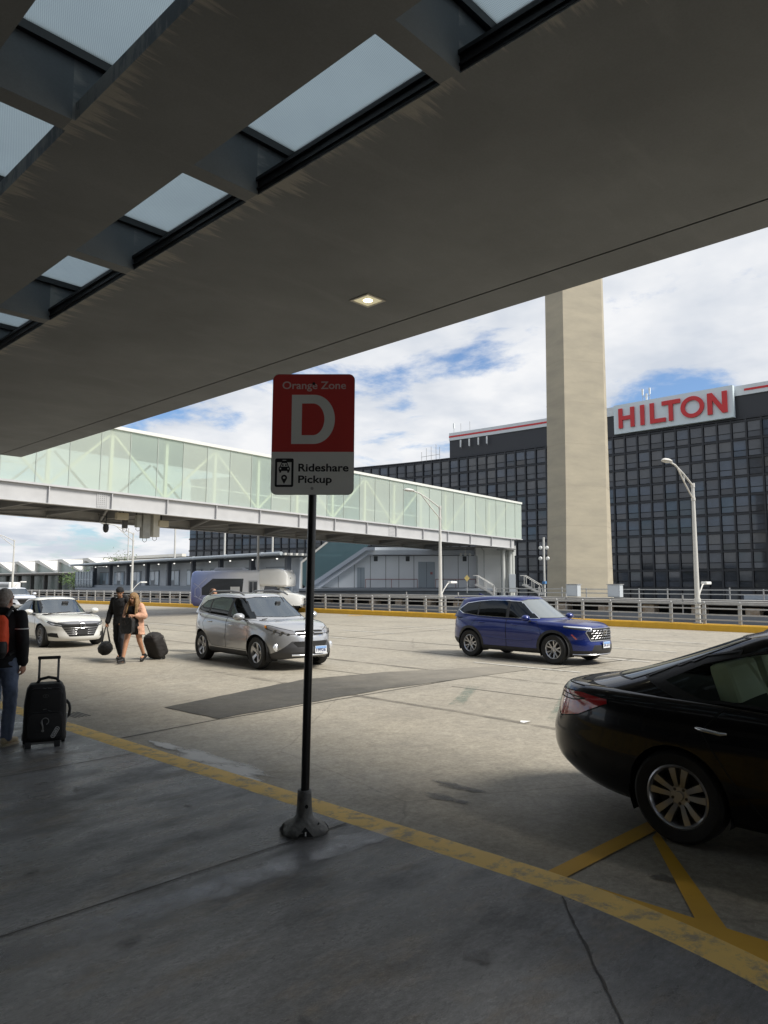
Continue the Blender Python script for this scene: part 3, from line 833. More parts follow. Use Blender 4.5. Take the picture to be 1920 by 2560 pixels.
while px < BL - .2:
    e = min(px + 1.47, BL)
    MB().quad((px + .015, -.04, .88), (e - .015, -.04, .88), (e - .015, -.04, 3.85), (px + .015, -.04, 3.85)).build('glass_panel', rnd.choice((M_bglass, M_bglass, M_bglass_b, M_bglass_c)), br)
    px += 1.47
MB().quad((BX0 + .6, BW + .04, .88), (BL, BW + .04, .88), (BL, BW + .04, 3.85), (BX0 + .6, BW + .04, 3.85)).build('far_glazing', M_bglass, br)
MB().quad((BL - .02, 0, .88), (BL - .02, BW, .88), (BL - .02, BW, 3.85), (BL - .02, 0, 3.85)).build('end_glazing', M_bglass, br)
mb = MB(); px = BX0 + .6
while px < BL:
    mb.box(px - .018, px + .018, -.07, -.051, .87, 3.86); px += 1.47
mb.build('mullion', mat('mullion_grey', (.38, .42, .38), .5), br)
mb = MB(); s_ = 1.05; up = True
while s_ < BL - 2.5:
    mb.box(s_ - .08, s_ + .08, .12, .26, .88, 3.84)
    mb.bar((s_ + .1, .19, .95 if up else 3.6), (s_ + 2.85, .19, 3.6 if up else .95), .10, .11, up=(0, 1, 0))
    mb.bar((s_ + .1, BW - .33, .95 if up else 3.6), (s_ + 2.85, BW - .33, 3.6 if up else .95), .10, .11, up=(0, 1, 0))
    s_ += 2.95; up = not up
mb.build('truss', M_cream, br)
MB().box(BX0, BL - .1, .5, BW - .5, .81, .84).build('walkway_floor', mat('walkway_floor', (.55, .56, .52), .6), br)
mb = MB(); mb.box(BX0, BL - .1, .55, .60, 1.7, 1.76); mb.build('handrail', mat('handrail_white', (.7, .7, .68), .4), br)
def bloc(x, y, z):
    m = Matrix.Translation(br.location) @ br.rotation_euler.to_matrix().to_4x4()
    return m @ Vector((x, y, z))
# antennas and a camera hanging under the bridge
M_beige = mat('antenna_beige', (.55, .49, .36), .5); M_panelgrey = mat('antenna_grey', (.42, .42, .38), .5, var=.3, vscale=4)
def hang(name, x, y, zc, sx, sz, m, lab, cat='antenna', sy=.25, stem=.5):
    t = thing(name, lab, cat, bloc(x, y, zc), br.rotation_euler.z, 'equipment hung under the bridge')
    MB().box(-sx / 2, sx / 2, -sy / 2, sy / 2, -sz / 2, sz / 2).build('housing', m, t, bevel=.02)
    MB().tube([(0, sy / 2 + .06, -sz * .4), (0, sy / 2 + .06, sz / 2 + stem)], .035, 8).build('bracket', M_black, t)
    if cat == 'antenna':
        MB().tube([(-.1, 0, -sz / 2), (-.12, 0, -sz / 2 - .12), (0, 0, -sz / 2 - .2), (.12, 0, -sz / 2 - .12), (.1, 0, -sz / 2)], .012, 6).build('cable', M_black, t)
    return t
hang('relay_box', 17.05, 1.2, -.12, .62, .34, M_beige, 'beige relay box under the bridge, nearest to the hanging camera', 'relay box')
hang('relay_box', 19.35, 1.2, -.32, .56, .32, M_beige, 'beige relay box under the bridge, right of the tall panel antennas', 'relay box', stem=.6)
hang('panel_antenna', 17.45, 1.6, -.42, .2, .5, mat('antenna_dark', (.07, .065, .06), .5), 'small dark antenna hanging under the bridge below the beige relay box')
hang('panel_antenna', 18.0, 1.3, -.28, .26, .62, M_panelgrey, 'short grey panel antenna under the bridge left of the two tall ones')
hang('panel_antenna', 18.42, 1.35, -.52, .40, 1.2, M_panelgrey, 'tall grey panel antenna under the bridge, left one of the two long ones', sy=.35)
hang('panel_antenna', 18.98, 1.35, -.42, .36, 1.2, mat('antenna_pale', (.60, .58, .50), .5), 'tall pale panel antenna under the bridge, right one of the two long ones', sy=.35)
t = thing('security_camera', 'black dome camera hanging on a short arm below the bridge', 'camera', bloc(16.25, 1.2, -.75), 0)
MB().lathe([(0, .2), (.12, .18), (.14, 0), (.13, -.1), (.09, -.2), (0, -.24)], 16).build('housing', M_black, t, smooth=50)
mb = MB(); mb.tube([(0, 0, .18), (.05, .05, .75)], .025, 8); mb.tube([(.05, .05, .55), (-.35, .1, .62)], .02, 6); mb.build('bracket', M_black, t)

# ------------------------------------------------------------------ building at the far end of the bridge
M_shadepanel = mat('white_panel', (.78, .81, .84), .5, var=.08, vscale=.6)  # panel white with the bridge's bluish shade painted into the colour
M_sunpanel = mat('sunlit_white_block', (.78, .78, .75), .55, var=.12, vscale=.7)  # sunlit copy of the panel white, sunlight painted in as a warmer tone
M_bdoor = mat('grey_blue_door', (.33, .38, .42), .45)
eb = thing('bridge_stair_building', 'white panelled stair building under the far end of the bridge', 'building', W(0, 64), RZ)
def pz(poly, y, d, name, m, par=eb):
    return MB().prism(poly, d, lambda u, v, w: (u, y + w, v)).build(name, m, par)
pz([(-5.6, 1.25), (8.1, 1.25), (8.1, 4.78), (-1.0, 4.78), (-1.45, 4.5)], 0, 3.5, 'wall', M_shadepanel)
mb = MB()
for x in (-4.0, -2.6, -1.2, .15, 1.3, 2.62, 5.2, 6.5, 7.4):
    top = 4.05 if x > -1.6 else 1.3 + (x + 5.3) * .72
    MB().box(x - .02, x + .02, -.012, .01, 1.26, top).build('panel_joint', mat('joint_dark', (.12, .13, .14), .7), eb)
MB().box(-.95, 8.1, -.03, .01, 4.02, 4.08).build('panel_joint', mat('joint_dark'), eb)
for x in (-.9, 1.9, 6.9): MB().box(x, x + .34, -.03, .01, 3.55, 3.98).build('louvre', mat('louvre_dark', (.05, .055, .06), .6), eb)
for x0, x1, h in ((3.0, 4.45, 3.5), (-2.35, -1.7, 3.0)):
    d = MB().box(x0, x1, -.05, .02, 1.25, h).build('door', M_bdoor, eb)
    MB().box((x0 + x1) / 2 - .012, (x0 + x1) / 2 + .012, -.056, -.05, 1.26, h - .03).build('seam', M_dark, d)
MB().box(4.05, 4.25, -.06, -.051, 2.4, 2.6).build('notice', mat('notice_red', (.35, .12, .12), .5), eb)
mb = MB()
for x0, x1 in ((-1.6, 2.9), (4.5, 8.0)):
    mb.tube([(x0, -.25, 1.98), (x1, -.25, 1.98)], .03, 6)
    for q in range(3): mb.tube([(x0 + (x1 - x0) * q / 2, -.25, 1.25), (x0 + (x1 - x0) * q / 2, -.25, 1.98)], .025, 6)
mb.build('handrail', mat('handrail_red', (.30, .10, .10), .5), eb)
pz([(-6.3, 1.25), (-5.55, 1.25), (-1.35, 4.12), (8.1, 4.12), (8.1, 4.5), (-1.5, 4.5)], -.5, .45, 'stair_stringer', mat('stringer_blue_grey', (.50, .54, .60), .5))
pz([(-7.3, 1.6), (-6.7, 1.25), (-6.3, 1.3), (-1.55, 4.62), (-1.3, 5.2), (-5.0, 5.2), (-7.3, 3.4)], -.1, .06, 'stair_glazing', glass('blue_green_glass', (.45, .62, .65), .55, .03, (.25, .38, .42), .5))
pz([(-6.9, 1.25), (-6.3, 1.25), (-1.5, 4.5), (-.8, 4.5), (-.8, 4.75), (-1.7, 4.75)], -.75, .2, 'stair_rail', mat('rail_slate', (.26, .30, .36), .5))
pz([(-7.3, 1.2), (-7.15, 1.2), (-7.15, 3.4), (-4.9, 5.2), (-5.1, 5.25), (-7.3, 3.5)], -.15, .15, 'stair_frame', M_lightgrey)
mb = MB(); mb.box(8.1, 11.1, -1.0, 3.5, .9, 4.0); mb.box(7.9, 11.35, -1.3, 3.6, 4.0, 4.85); mb.build('end_block', M_sunpanel, eb)
for x, y in ((10.1, -2.0), (10.75, -1.6), (11.05, -1.25)):
    mb = MB(); mb.lathe([(.19, .3), (.19, 4.35), (.24, 4.36), (.24, 4.45)], 18, (x, y, 0)); mb.build('column', mat('column_grey', (.50, .51, .48), .5), eb, smooth=40)
MB().box(9.7, 11.2, -2.3, -1.0, 4.45, 4.55).build('column_cap', M_galv, eb)
mb = MB(); mb.tube([(8.35, -1.32, 4.7), (8.6, -1.32, 4.4), (8.6, -1.32, 1.3)], .035, 8); mb.tube([(5.9, -1.0, 4.75), (8.3, -1.1, 4.75)], .03, 8); mb.build('conduit', M_galv, eb)
MB().box(10.55, 11.1, -2.35, -1.95, .9, 2.4).build('control_cabinet', mat('cabinet_grey'), eb, bevel=.02)
mb = MB(); mb.tube([(7.0, -1.2, 4.75), (7.0, -1.2, 4.2)], .025, 8)
for x in (6.6, 7.0, 7.4): mb.lathe([(0, 0), (.1, .02), (.12, .12), (.05, .2), (0, .22)], 12, (x, -1.2, 3.98))
mb.tube([(6.5, -1.2, 4.2), (7.5, -1.2, 4.2)], .02, 6); mb.build('floodlight', mat('lamp_white'), eb)
MB().box(6.35, 6.62, -3.32, -3.3, 4.95, 5.25).build('bridge_plate', mat('plate_blue', (.08, .22, .45), .5), eb)
# platform the building stands on
pf = thing('platform', 'long blue grey concrete platform below the stair building', 'platform', W(0, 60), RZ)
MB().box(-7.0, 9.2, 0, 8, 1.02, 1.2).build('slab', mat('platform_slate', (.26, .29, .33), .6), pf)
MB().box(-7.0, 9.2, .3, 8, -1, 1.02).build('wall', M_bluegrey, pf)
def steel_stair(lab, r, d):
    t = thing('metal_stair', lab, 'stairs', W(r, d, .88), RZ, 'steel stairs at the bridge end')
    mb = MB()
    for i in range(5): mb.box(i * .22 - .6, i * .22 - .36, -.4, .4, .62 - i * .14, .65 - i * .14)
    mb.build('tread', M_galv, t)
    mb = MB()
    for y in (-.42, .42): mb.bar((-.75, y, .66), (.65, y, -.1), .03, .16)
    mb.build('stringer', M_galv, t)
    mb = MB()
    for y in (-.42, .42):
        mb.tube([(-.9, y, 1.35), (-.6, y, 1.35), (.6, y, .62), (.7, y, -.1)], .025, 6); mb.tube([(-.6, y, .65), (-.6, y, 1.35)], .025, 6); mb.tube([(0, y, .3), (0, y, 1.0)], .02, 6)
    mb.build('handrail', M_lightgrey, t)
steel_stair('short steel stair in front of the white building, left of its round columns', 7.9, 57)
steel_stair('short steel stair to the right of the round bridge columns', 11.6, 57)
t = thing('warning_sign', 'small yellow diamond sign on a thin post left of the steel stair', 'sign', W(6.35, 56, .88), RZ)
MB().tube([(0, 0, 0), (0, 0, 1.0)], .03, 8).build('post', M_galv, t)
MB().prism([(0, -.26), (.22, 0), (0, .26), (-.22, 0)], .02, lambda u, v, w: (u, -.05 + w, 1.15 + v)).build('sign_plate', mat('sign_yellow', (.7, .55, .2), .5, var=.4, vscale=14), t)
t = thing('antenna_mast', 'slim white mast with small dishes in front of the hotel, left of the concrete tower', 'mast', (48, 29.1, .4), 0)
MB().tube([(0, 0, 0), (0, 0, 4.7)], .075, 10).build('pole', M_lightgrey, t, smooth=50)
for z, x in ((3.1, -.3), (3.1, .25), (3.9, -.28), (3.9, .2)):
    MB().lathe([(0, -.05), (.13, 0), (.15, .08), (0, .1)], 12, (x * .7, -x * .72, z), 'x').build('dish', mat('lamp_white'), t, smooth=50)
MB().box(-.12, .12, -.12, .12, 1.2, 1.4).build('bracket', mat('plate_blue'), t)

# ------------------------------------------------------------------ station on the left
M_stroof = mat('station_roof_grey', (.40, .44, .47), .5, var=.1, vscale=.3)
M_stwall = mat('station_wall', (.62, .66, .70), .55, var=.15, vscale=.5)
M_stglass = mat('station_window', (.55, .66, .76), .10, spec=.7)
st = thing('train_station', 'low blue grey train station with a flat overhanging roof beyond the road', 'building')
SA, SB = Vector((40.7, 51.5, 0)), Vector((47.6, 110.9, 0))
st.location = SA; st.rotation_euler = (0, 0, math.atan2((SB - SA).y, (SB - SA).x))
SL = (SB - SA).length                                                # local x runs away to the left, local -y... is the back
MB().box(0, SL, -7, 0, 4.16, 4.34).build('roof', mat('roof_dark', (.10, .11, .12), .8), st)
mb = MB(); mb.tube([(-.2, .05, 4.27), (SL, .05, 4.27)], .17, 10)
for i in range(9): mb.tube([(3 + i * 7.2, .05, 4.27), (3.25 + i * 7.2, .05, 4.27)], .21, 10)
mb.build('roof_edge', M_stroof, st, smooth=40)
mb = MB()
for i in range(11): mb.box(-.5, .1, -.35 - i * .6, -.12 - i * .6, 4.12, 4.32)
mb.build('gable_louvre', M_lightgrey, st)
MB().box(1.0, SL, -3.0, -2.7, .9, 4.0).build('wall', M_stwall, st)
for i in range(10):
    x = 3 + i * 6
    f = MB().box(x, x + 3.9, -2.7, -2.6, 1.25, 3.2).build('window', mat('window_frame_grey', (.28, .31, .34), .5), st)
    for k in range(3): MB().box(x + .12 + k * 1.25, x + 1.2 + k * 1.25, -2.6, -2.57, 1.95 if k % 2 else 1.4, 3.05).build('pane', M_stglass, f)
for i in range(9):
    x = 1.4 + i * 6.6
    MB().box(x - .22, x + .22, -1.9, -1.45, .9, 4.15).build('column', mat('column_slate', (.12, .13, .15), .6), st)
MB().box(-1, SL, -6, -.6, .62, .92).build('platform_edge', mat('platform_slate'), st)
MB().box(-1, SL, -5.6, -1.0, -1, .62).build('platform_wall', M_dark, st)
MB().box(0, SL, -1.3, -1.2, .92, 1.3).build('screen', mat('screen_slate', (.22, .25, .28), .5), st)
for i in range(12):
    MB().lathe([(0, -.12), (.09, -.06), (.1, 0), (0, .02)], 10, (3.2 + i * 4.6, -1.6, 3.95)).build('station_light', mat('station_lamp', (.9, .9, .85), .4, emit=(1, .97, .9), estr=1.5), st)
mb = MB(); mb.box(SL - 7, SL + 1, -1.0, -.9, 1.0, 3.3); wsc = mb.build('windbreak', glass('windbreak_glass', (.6, .68, .72), .6, .05, (.38, .43, .47), .55), st)
mb = MB()
for i in range(7): mb.box(SL - 7 + i * 1.3, SL - 6.93 + i * 1.3, -.89, -.84, 1.0, 3.35)
mb.box(SL - 7, SL + 1, -.89, -.85, 2.1, 2.16); mb.build('windbreak_frame', M_stwall, st)
# poles standing behind the station roof
for (x, y, z, r, lab) in ((49, 83.6, 8.7, .11, 'white pole rising behind the station roof, first right of the hotel corner'), (49, 72.5, 7.6, .11, 'white pole behind the station roof, second right of the hotel corner'),
                  (49, 63.4, 6.8, .10, 'white pole behind the station roof end, partly hidden by the sign'), (49, 96, 9.1, .07, 'thin grey pole behind the station roof, against open sky')):
    t = thing('flagpole', lab, 'pole', (x, y, -2), 0, 'poles behind the station')
    MB().tube([(0, 0, 0), (0, 0, z + 2)], [r * 1.25, r], 10).build('pole', M_lightgrey, t, smooth=50)
    MB().lathe([(0, -.02), (r * 1.4, .04), (r * 1.2, .16), (0, .22)], 10, (0, 0, z + 2)).build('finial', M_lightgrey, t, smooth=50)

# ------------------------------------------------------------------ far left terminal, road, bus
struct(MB().box(40, 66, 128, 330, -1.4, -1.2).build('road', mat('far_asphalt', (.2, .19, .17), .8)))
lt = thing('far_terminal', 'white terminal building with sawtooth roof lights at the far left', 'building')
M_wt = mat('terminal_white', (.74, .72, .66), .5, var=.08, vscale=.2)
lx = 70
MB().box(lx + 3, lx + 30, 132, 330, -2, 3.4).build('wall', mat('far_glass_wall', (.11, .15, .14), .15, var=.6, vscale=.35, vcol=(.30, .37, .35), stretch=(1, 1.6, .25)), lt)
MB().box(lx - 2.5, lx + 12, 130, 330, 3.35, 3.75).build('canopy', mat('canopy_brown', (.12, .105, .09), .7), lt)
MB().box(lx - 2.6, lx - 2.3, 130, 330, 3.72, 3.95).build('fascia', M_wt, lt)
for i in range(24): MB().box(lx - 1.5, lx - .7, 134 + i * 8, 134.6 + i * 8, -1.2, 3.35).build('pier', mat('pier_dark', (.08, .08, .075), .7), lt)
MB().add([(lx - 1, 132, 3.95), (lx - 1, 330, 3.95), (lx + 10, 330, 7.0), (lx + 10, 132, 7.0), (lx + 30, 330, 7.0), (lx + 30, 132, 7.0)], [(0, 1, 2, 3), (3, 2, 4, 5)]).build('roof', mat('roof_cream', (.52, .50, .45), .6), lt)
for i in range(13):
    y = 140 + i * 12.8
    MB().prism([(y, 3.95), (y + .9, 3.95), (y + 11, 6.1), (y + 12.0, 6.1), (y + 12.0, 3.95), (y + 12.6, 3.95), (y + 12.6, 6.75), (y + 10.2, 6.75)], 5, lambda u, v, w: (lx - 2.2 + w, u, v)).build('roof_light', M_wt, lt)
    MB().prism([(y + 1, 3.95), (y + 12, 3.95), (y + 12, 6.1), (y + 11, 6.1)], .2, lambda u, v, w: (lx - 1.6 + w, u, v)).build('roof_glazing', mat('roof_glazing', (.36, .42, .38), .2), lt)
mb = MB(); mb.box(lx + 9, lx + 10, 132, 330, 6.9, 7.5); mb.build('parapet', M_wt, lt)
t = thing('coach', 'white bus with a dark window band far off behind the fence at left', 'bus', (60, 172, -1.2), radians(-95))
mb = MB(); mb.box(-5, 5, -1.2, 1.2, .45, 2.9); mb.build('body', mat('coach_white', (.80, .80, .78), .35), t, bevel=.25)
MB().box(-4.4, 4.6, -1.225, 1.225, 1.75, 2.45).build('window', mat('dark_pane'), t)
for x in (-3.2, 3.2):
    for y in (-1.1, 1.1): MB().lathe([(0, -.13), (.45, -.12), (.48, 0), (.45, .12), (0, .13)], 18, (x, y, .48), 'y').build('wheel', mat('rubber', (.018, .018, .018), .8), t)

# ------------------------------------------------------------------ hotel
M_hframe = mat('hotel_frame', (.040, .043, .050), .4, metal=.4, var=.3, vscale=.3)
M_hband = mat('hotel_dark_band', (.035, .038, .045), .55)
hpanes = []
for i, (c, r) in enumerate((((.066, .077, .098), .06), ((.078, .104, .146), .06), ((.074, .084, .102), .05), ((.090, .097, .108), .08), ((.118, .122, .130), .12), ((.042, .048, .058), .05))):
    hpanes.append(mat('hotel_pane_%s' % 'abcdef'[i], c, r, spec=.7, var=.35, vscale=.5))
hotel = thing('hotel', 'big dark glass hotel with red HILTON lettering on its white roof sign', 'building')
HPTS = [(20, 145.9), (41.6, 145.6), (73, 145.0), (87, 144.4), (116, 142.2), (142, 136.9), (168, 129), (196, 118)]
hx = pchip(HPTS)
hline = [(hx(y), y) for y in [20 + i * 2 for i in range(89)]]
# walk the curve in equal steps
steps = []; acc = 0; last = Vector(hline[0]); COLW = 2.66
steps.append(last.copy()); target = COLW
for q in hline[1:]:
    q = Vector(q); seg = (q - last).length
    while acc + seg >= target:
        steps.append(last + (q - last) * ((target - acc) / seg)); target += COLW
    acc += seg; last = q
ZR = 32.6; ROW = 3.53
def wall_ring(z0, z1, off0, off1, name, m, i0=0, i1=None):
    i1 = len(steps) - 1 if i1 is None else i1
    mb = MB(); pts = steps[i0:i1 + 1]; out = []
    for i, p in enumerate(pts):
        a = pts[max(i - 1, 0)]; b = pts[min(i + 1, len(pts) - 1)]
        d = (b - a).normalized(); n = Vector((-d.y, d.x))
        if n.x > 0: n = -n
        out.append((p, n))
    n_ = len(out); vs = []
    for p, n in out:
        for (o, z) in ((off0, z0), (off1, z0), (off1, z1), (off0, z1)):
            q = p + n * o; vs.append((q.x, q.y, z))
    fs = []
    for i in range(n_ - 1):
        for j in range(4): fs.append((i*4+j, i*4+(j+1) % 4, (i+1)*4+(j+1) % 4, (i+1)*4+j))
    fs += [(0, 1, 2, 3), (n_*4-1, n_*4-2, n_*4-3, n_*4-4)]
    mb.add(vs, fs)
    return mb.build(name, m, hotel)
wall_ring(-8, ZR, -14, -.35, 'wall', M_hframe)
nrm = []
for i in range(len(steps) - 1):
    d = (steps[i + 1] - steps[i]).normalized(); n = Vector((-d.y, d.x))
    nrm.append((d, -n if n.x > 0 else n))
# floors: ledges and mullions proud of the panes
rows_z = [ZR - .45 - ROW * k for k in range(11)]
mb = MB()
for i in range(len(steps) - 1):
    d, n = nrm[i]; p = steps[i]
    mb.add([(*(p + d * a + n * o), z) for a in (-.16, .16) for o in (-.36, .14) for z in (-8, ZR)], [(0,1,3,2),(4,6,7,5),(0,2,6,4),(1,5,7,3),(2,3,7,6),(0,4,5,1)])
mb.build('mullion', M_hframe, hotel)
for z in rows_z:
    wall_ring(z - .1, z + .28, -.36, .05, 'floor_ledge', M_hframe)
wins = []
rnd = random.Random(11)
for i in range(len(steps) - 1):
    for k in range(10):
        wins.append((i, k))
# order by size in the photo (nearest first), the nearest hundred are windows of their own
def wd(w):
    p = steps[w[0]]; return p.x * .7242 + p.y * .6896 + abs(rows_z[w[1]]) * .05
vis = [w for w in wins if steps[w[0]].y > 39]
vis.sort(key=wd); near = set(vis[:100])
rest = MB(); M_hbar = M_hframe
def window_into(mb, i, k, panes):
    d, n = nrm[i]; p = steps[i]; z = rows_z[k] - .1
    jt = rnd.uniform(-.012, .012); jz = rnd.uniform(-.010, .010)
    def fq(a0, a1, z0, z1, mi):
        mb.add([(*(p + d * a + n * (-.16 + jt * (a - 1.3) * 2 + jz * (zz - z + 1.5) * 2)), zz) for a, zz in ((a0, z0), (a1, z0), (a1, z1), (a0, z1))], [(0, 1, 2, 3)], mi)
    top = rnd.choice(panes); bot = rnd.choice((0, 2, 5, top))
    fq(.24, COLW - .24, z - 1.85, z - .02, top)
    fq(.24, COLW - .24, z - 3.0, z - 2.0, bot)
    if rnd.random() < .25: 
        fq(.30, .30 + rnd.uniform(.3, .8), z - 1.85, z - .02, 3) if False else None
for (i, k) in wins:
    if k in (3, 4, 5): panes = (0, 1, 1, 1, 2)
    elif k >= 7: panes = (0, 5, 5, 2, 3)
    else: panes = (0, 2, 3, 3, 4, 1)
    if i < 5: panes = (0, 5, 2)
    if (i, k) in near:
        mb = MB(); window_into(mb, i, k, panes); mb.build('window', hpanes, hotel, fix=False)
    else:
        window_into(rest, i, k, panes)
o = rest.build('window', hpanes, hotel, fix=False); o['kind'] = 'stuff'
for o in hotel.children:
    if o.name.startswith('window'):
        for p in o.data.polygons:
            if p.normal.x > 0: p.flip()
# upper storey with a white parapet and a red stripe
iu = max(i for i, p in enumerate(steps) if p.y < 113.5)
wall_ring(ZR, 37.2, -12, -.2, 'upper_wall', M_hband, 0, iu)
wall_ring(37.2, 39.1, -12.2, .05, 'parapet', mat('parapet_white', (.72, .76, .78), .5, var=.08, vscale=.2), 0, iu)
M_red = mat('sign_red', (.62, .03, .035), .45)
i_s0 = max(i for i, p in enumerate(steps) if p.y < 44.5); i_s1 = min(i for i, p in enumerate(steps) if p.y > 71.5)
wall_ring(37.95, 38.35, .05, .12, 'stripe', M_red, 0, i_s0)
wall_ring(37.95, 38.35, .05, .12, 'stripe', M_red, i_s1, iu)
wall_ring(ZR - .05, ZR + .25, -12, .2, 'cornice', M_hframe)
XP = 144.2
MB().box(XP, XP + 1.0, 45.6, 69.7, 32.95, 39.15).build('sign_panel', mat('sign_panel_white', (.68, .77, .80), .5), hotel)
# letters: drawn as bold outlines, right-hand side of the picture is towards -Y
def letter(polys):
    mb = MB()
    for p in polys: mb.prism(p, .3, lambda u, v, w: (XP - .1 - w, u, v))
    return mb.build('letter', M_red, hotel)
LH = 4.2; Z0 = 34.0
def rect(a, b, z0, z1): return [(a, z0), (b, z0), (b, z1), (a, z1)]
y = 68.5; s_ = .84
letter([rect(y, y - s_, Z0, Z0 + LH), rect(y - 2.6, y - 2.6 - s_, Z0, Z0 + LH), rect(y - s_, y - 2.6, Z0 + 1.68, Z0 + 2.52)])
y = 63.75; letter([rect(y, y - s_, Z0, Z0 + LH)])
y = 61.7; letter([rect(y, y - s_, Z0, Z0 + LH), rect(y - s_, y - 3.2, Z0, Z0 + .85)])
y = 59.2; letter([rect(y, y - 3.7, Z0 + LH - .85, Z0 + LH), rect(y - 1.37, y - 1.37 - s_, Z0, Z0 + LH - .85)])
yc = 53.15; mb = MB(); n = 40; vs = []; fs = []
for j in range(n):
    a = 2 * pi * j / n
    for R_, rz_ in ((2.28, 2.14), (1.46, 1.36)):
        for w in (0, .3): vs.append((XP - .1 - w, yc + R_ * cos(a), Z0 + LH / 2 + rz_ * sin(a)))
for j in range(n):
    a, b = j * 4, ((j + 1) % n) * 4
    fs += [(a, b, b + 1, a + 1), (a + 1, b + 1, b + 3, a + 3), (a + 3, b + 3, b + 2, a + 2), (a + 2, b + 2, b, a)]
mb.add(vs, fs).build('letter', M_red, hotel)
y = 50.25; letter([rect(y, y - .92, Z0, Z0 + LH), rect(y - 2.75, y - 3.67, Z0, Z0 + LH), [(y - .92, Z0 + LH), (y - .92, Z0 + LH - 1.5), (y - 2.75, Z0), (y - 2.75, Z0 + 1.5)]])
def roof_antenna(lab, x, y, z, bars):
    t = thing('rooftop_antenna', lab, 'antenna', (x, y, z), 0, 'antennas on the hotel roof')
    mb = MB(); mp_ = MB()
    for (dy, h, pan) in bars:
        mb.tube([(0, dy, 0), (0, dy, h)], .06, 6)
        if pan: mp_.box(-.14, .14, dy - .16, dy + .16, h - 1.1, h + .2)
    if len(bars) > 1: mb.bar((0, bars[0][0], bars[0][1] * .5), (0, bars[-1][0], bars[0][1] * .5), .08, .08)
    mb.build('mast', M_galv, t)
    if mp_.v: mp_.build('panel', mat('antenna_white', (.7, .72, .72), .4), t)
roof_antenna('cluster of white panel antennas on the hotel roof above the lettering', 146, 63.2, 39.0, [(.8, 2.9, 1), (0, 1.8, 1), (-.7, 2.9, 1)])
roof_antenna('single white panel antenna at the left end of the hotel upper roof', 144, 112.6, 39.0, [(0, 2.6, 1)])
roof_antenna('thin whip antenna at the left end of the hotel upper roof, beside the white panel', 144, 110.4, 39.0, [(0, 2.5, 0)])
roof_antenna('thin whip antenna on the hotel upper roof, farthest right of the left end group', 144, 107.6, 39.0, [(0, 2.6, 0)])
roof_antenna('lattice of dark antennas on the hotel lower roof left of the upper storey', 141.4, 118, ZR, [(3.2, 2.6, 0), (1.6, 3.4, 0), (0, 3.6, 0), (-1.6, 4.0, 0), (-2.8, 3.2, 0)])
for y in (109.3, 106.8, 104.2, 101.8):
    t = thing('wall_antenna', 'small white antenna on the dark upper wall of the hotel, left of the tower', 'antenna', (hx(y) - .5, y, 36), 0, 'four small antennas on the hotel upper wall')
    MB().box(-.12, .12, -.15, .15, -.9, .9).build('panel', mat('antenna_white'), t); MB().tube([(.25, 0, -1.2), (.25, 0, .6)], .05, 6).build('mast', M_galv, t)

# ------------------------------------------------------------------ concrete tower
M_tower = mat('tower_concrete', (.46, .405, .30), .8, var=.22, vscale=.35, bump=.35, bscale=3, stretch=(.6, .6, 2.2), vcol=(.36, .32, .245))
tower = thing('concrete_tower', 'tall plain concrete tower shaft with a flared foot beside the hotel', 'tower')
def tring(z, w):
    o = [(1367 - 960 + 10 * w, 99.5), (1415 - 960 + 8 * w, 96.2), (1519 - 960 + 5 * w, 98.2), (1533 - 960 - 4 * w, 101.5)]
    ps = [W(x / 1828 * d, d) for x, d in o] + [W(31.0 - .3 * w, 106.5), W(24.9 + .5 * w, 106.5)]
    return [(p.x, p.y, z) for p in ps]
wz = pchip([(-8, -.6), (0, 0), (6, .32), (14, .62), (24, .84), (34, 1.0), (60, 1.25)])
levels = [-8, -3, 0, 2, 4, 6, 8, 10, 13, 16, 20, 24, 28, 32, 36, 42, 50, 60]
mb = MB()
vs = []
for z in levels: vs += tring(z, wz(z))
fs = [(i*6+j, i*6+(j+1) % 6, (i+1)*6+(j+1) % 6, (i+1)*6+j) for i in range(len(levels)-1) for j in range(6)]
fs.append(tuple(range((len(levels)-1)*6, len(levels)*6)))
mb.add(vs, fs).build('shaft', M_tower, tower)
mb = MB()
for z in (3.6, 9.2, 14.6, 20.3, 26, 31.8):
    a = tring(z, wz(z) - .02); b = tring(z + .06, wz(z) - .02)
    cx = sum(p[0] for p in a) / 6; cy = sum(p[1] for p in a) / 6
    g = lambda p: ((p[0] - cx) * 1.0012 + cx, (p[1] - cy) * 1.0012 + cy, p[2])
    mb.add([g(p) for p in a] + [g(p) for p in b], [(j, (j+1) % 6, 6+(j+1) % 6, 6+j) for j in range(6)])
mb.build('pour_joint', mat('pour_joint', (.38, .33, .25), .85), tower)
tc_ = W(27.5, 104, 60)
MB().lathe([(0, 0), (6.4, 0), (7.6, 2), (7.6, 6), (6.8, 6.5), (0, 7)], 8, tc_).build('cabin', mat('cabin_dark', (.1, .11, .12), .3), tower)

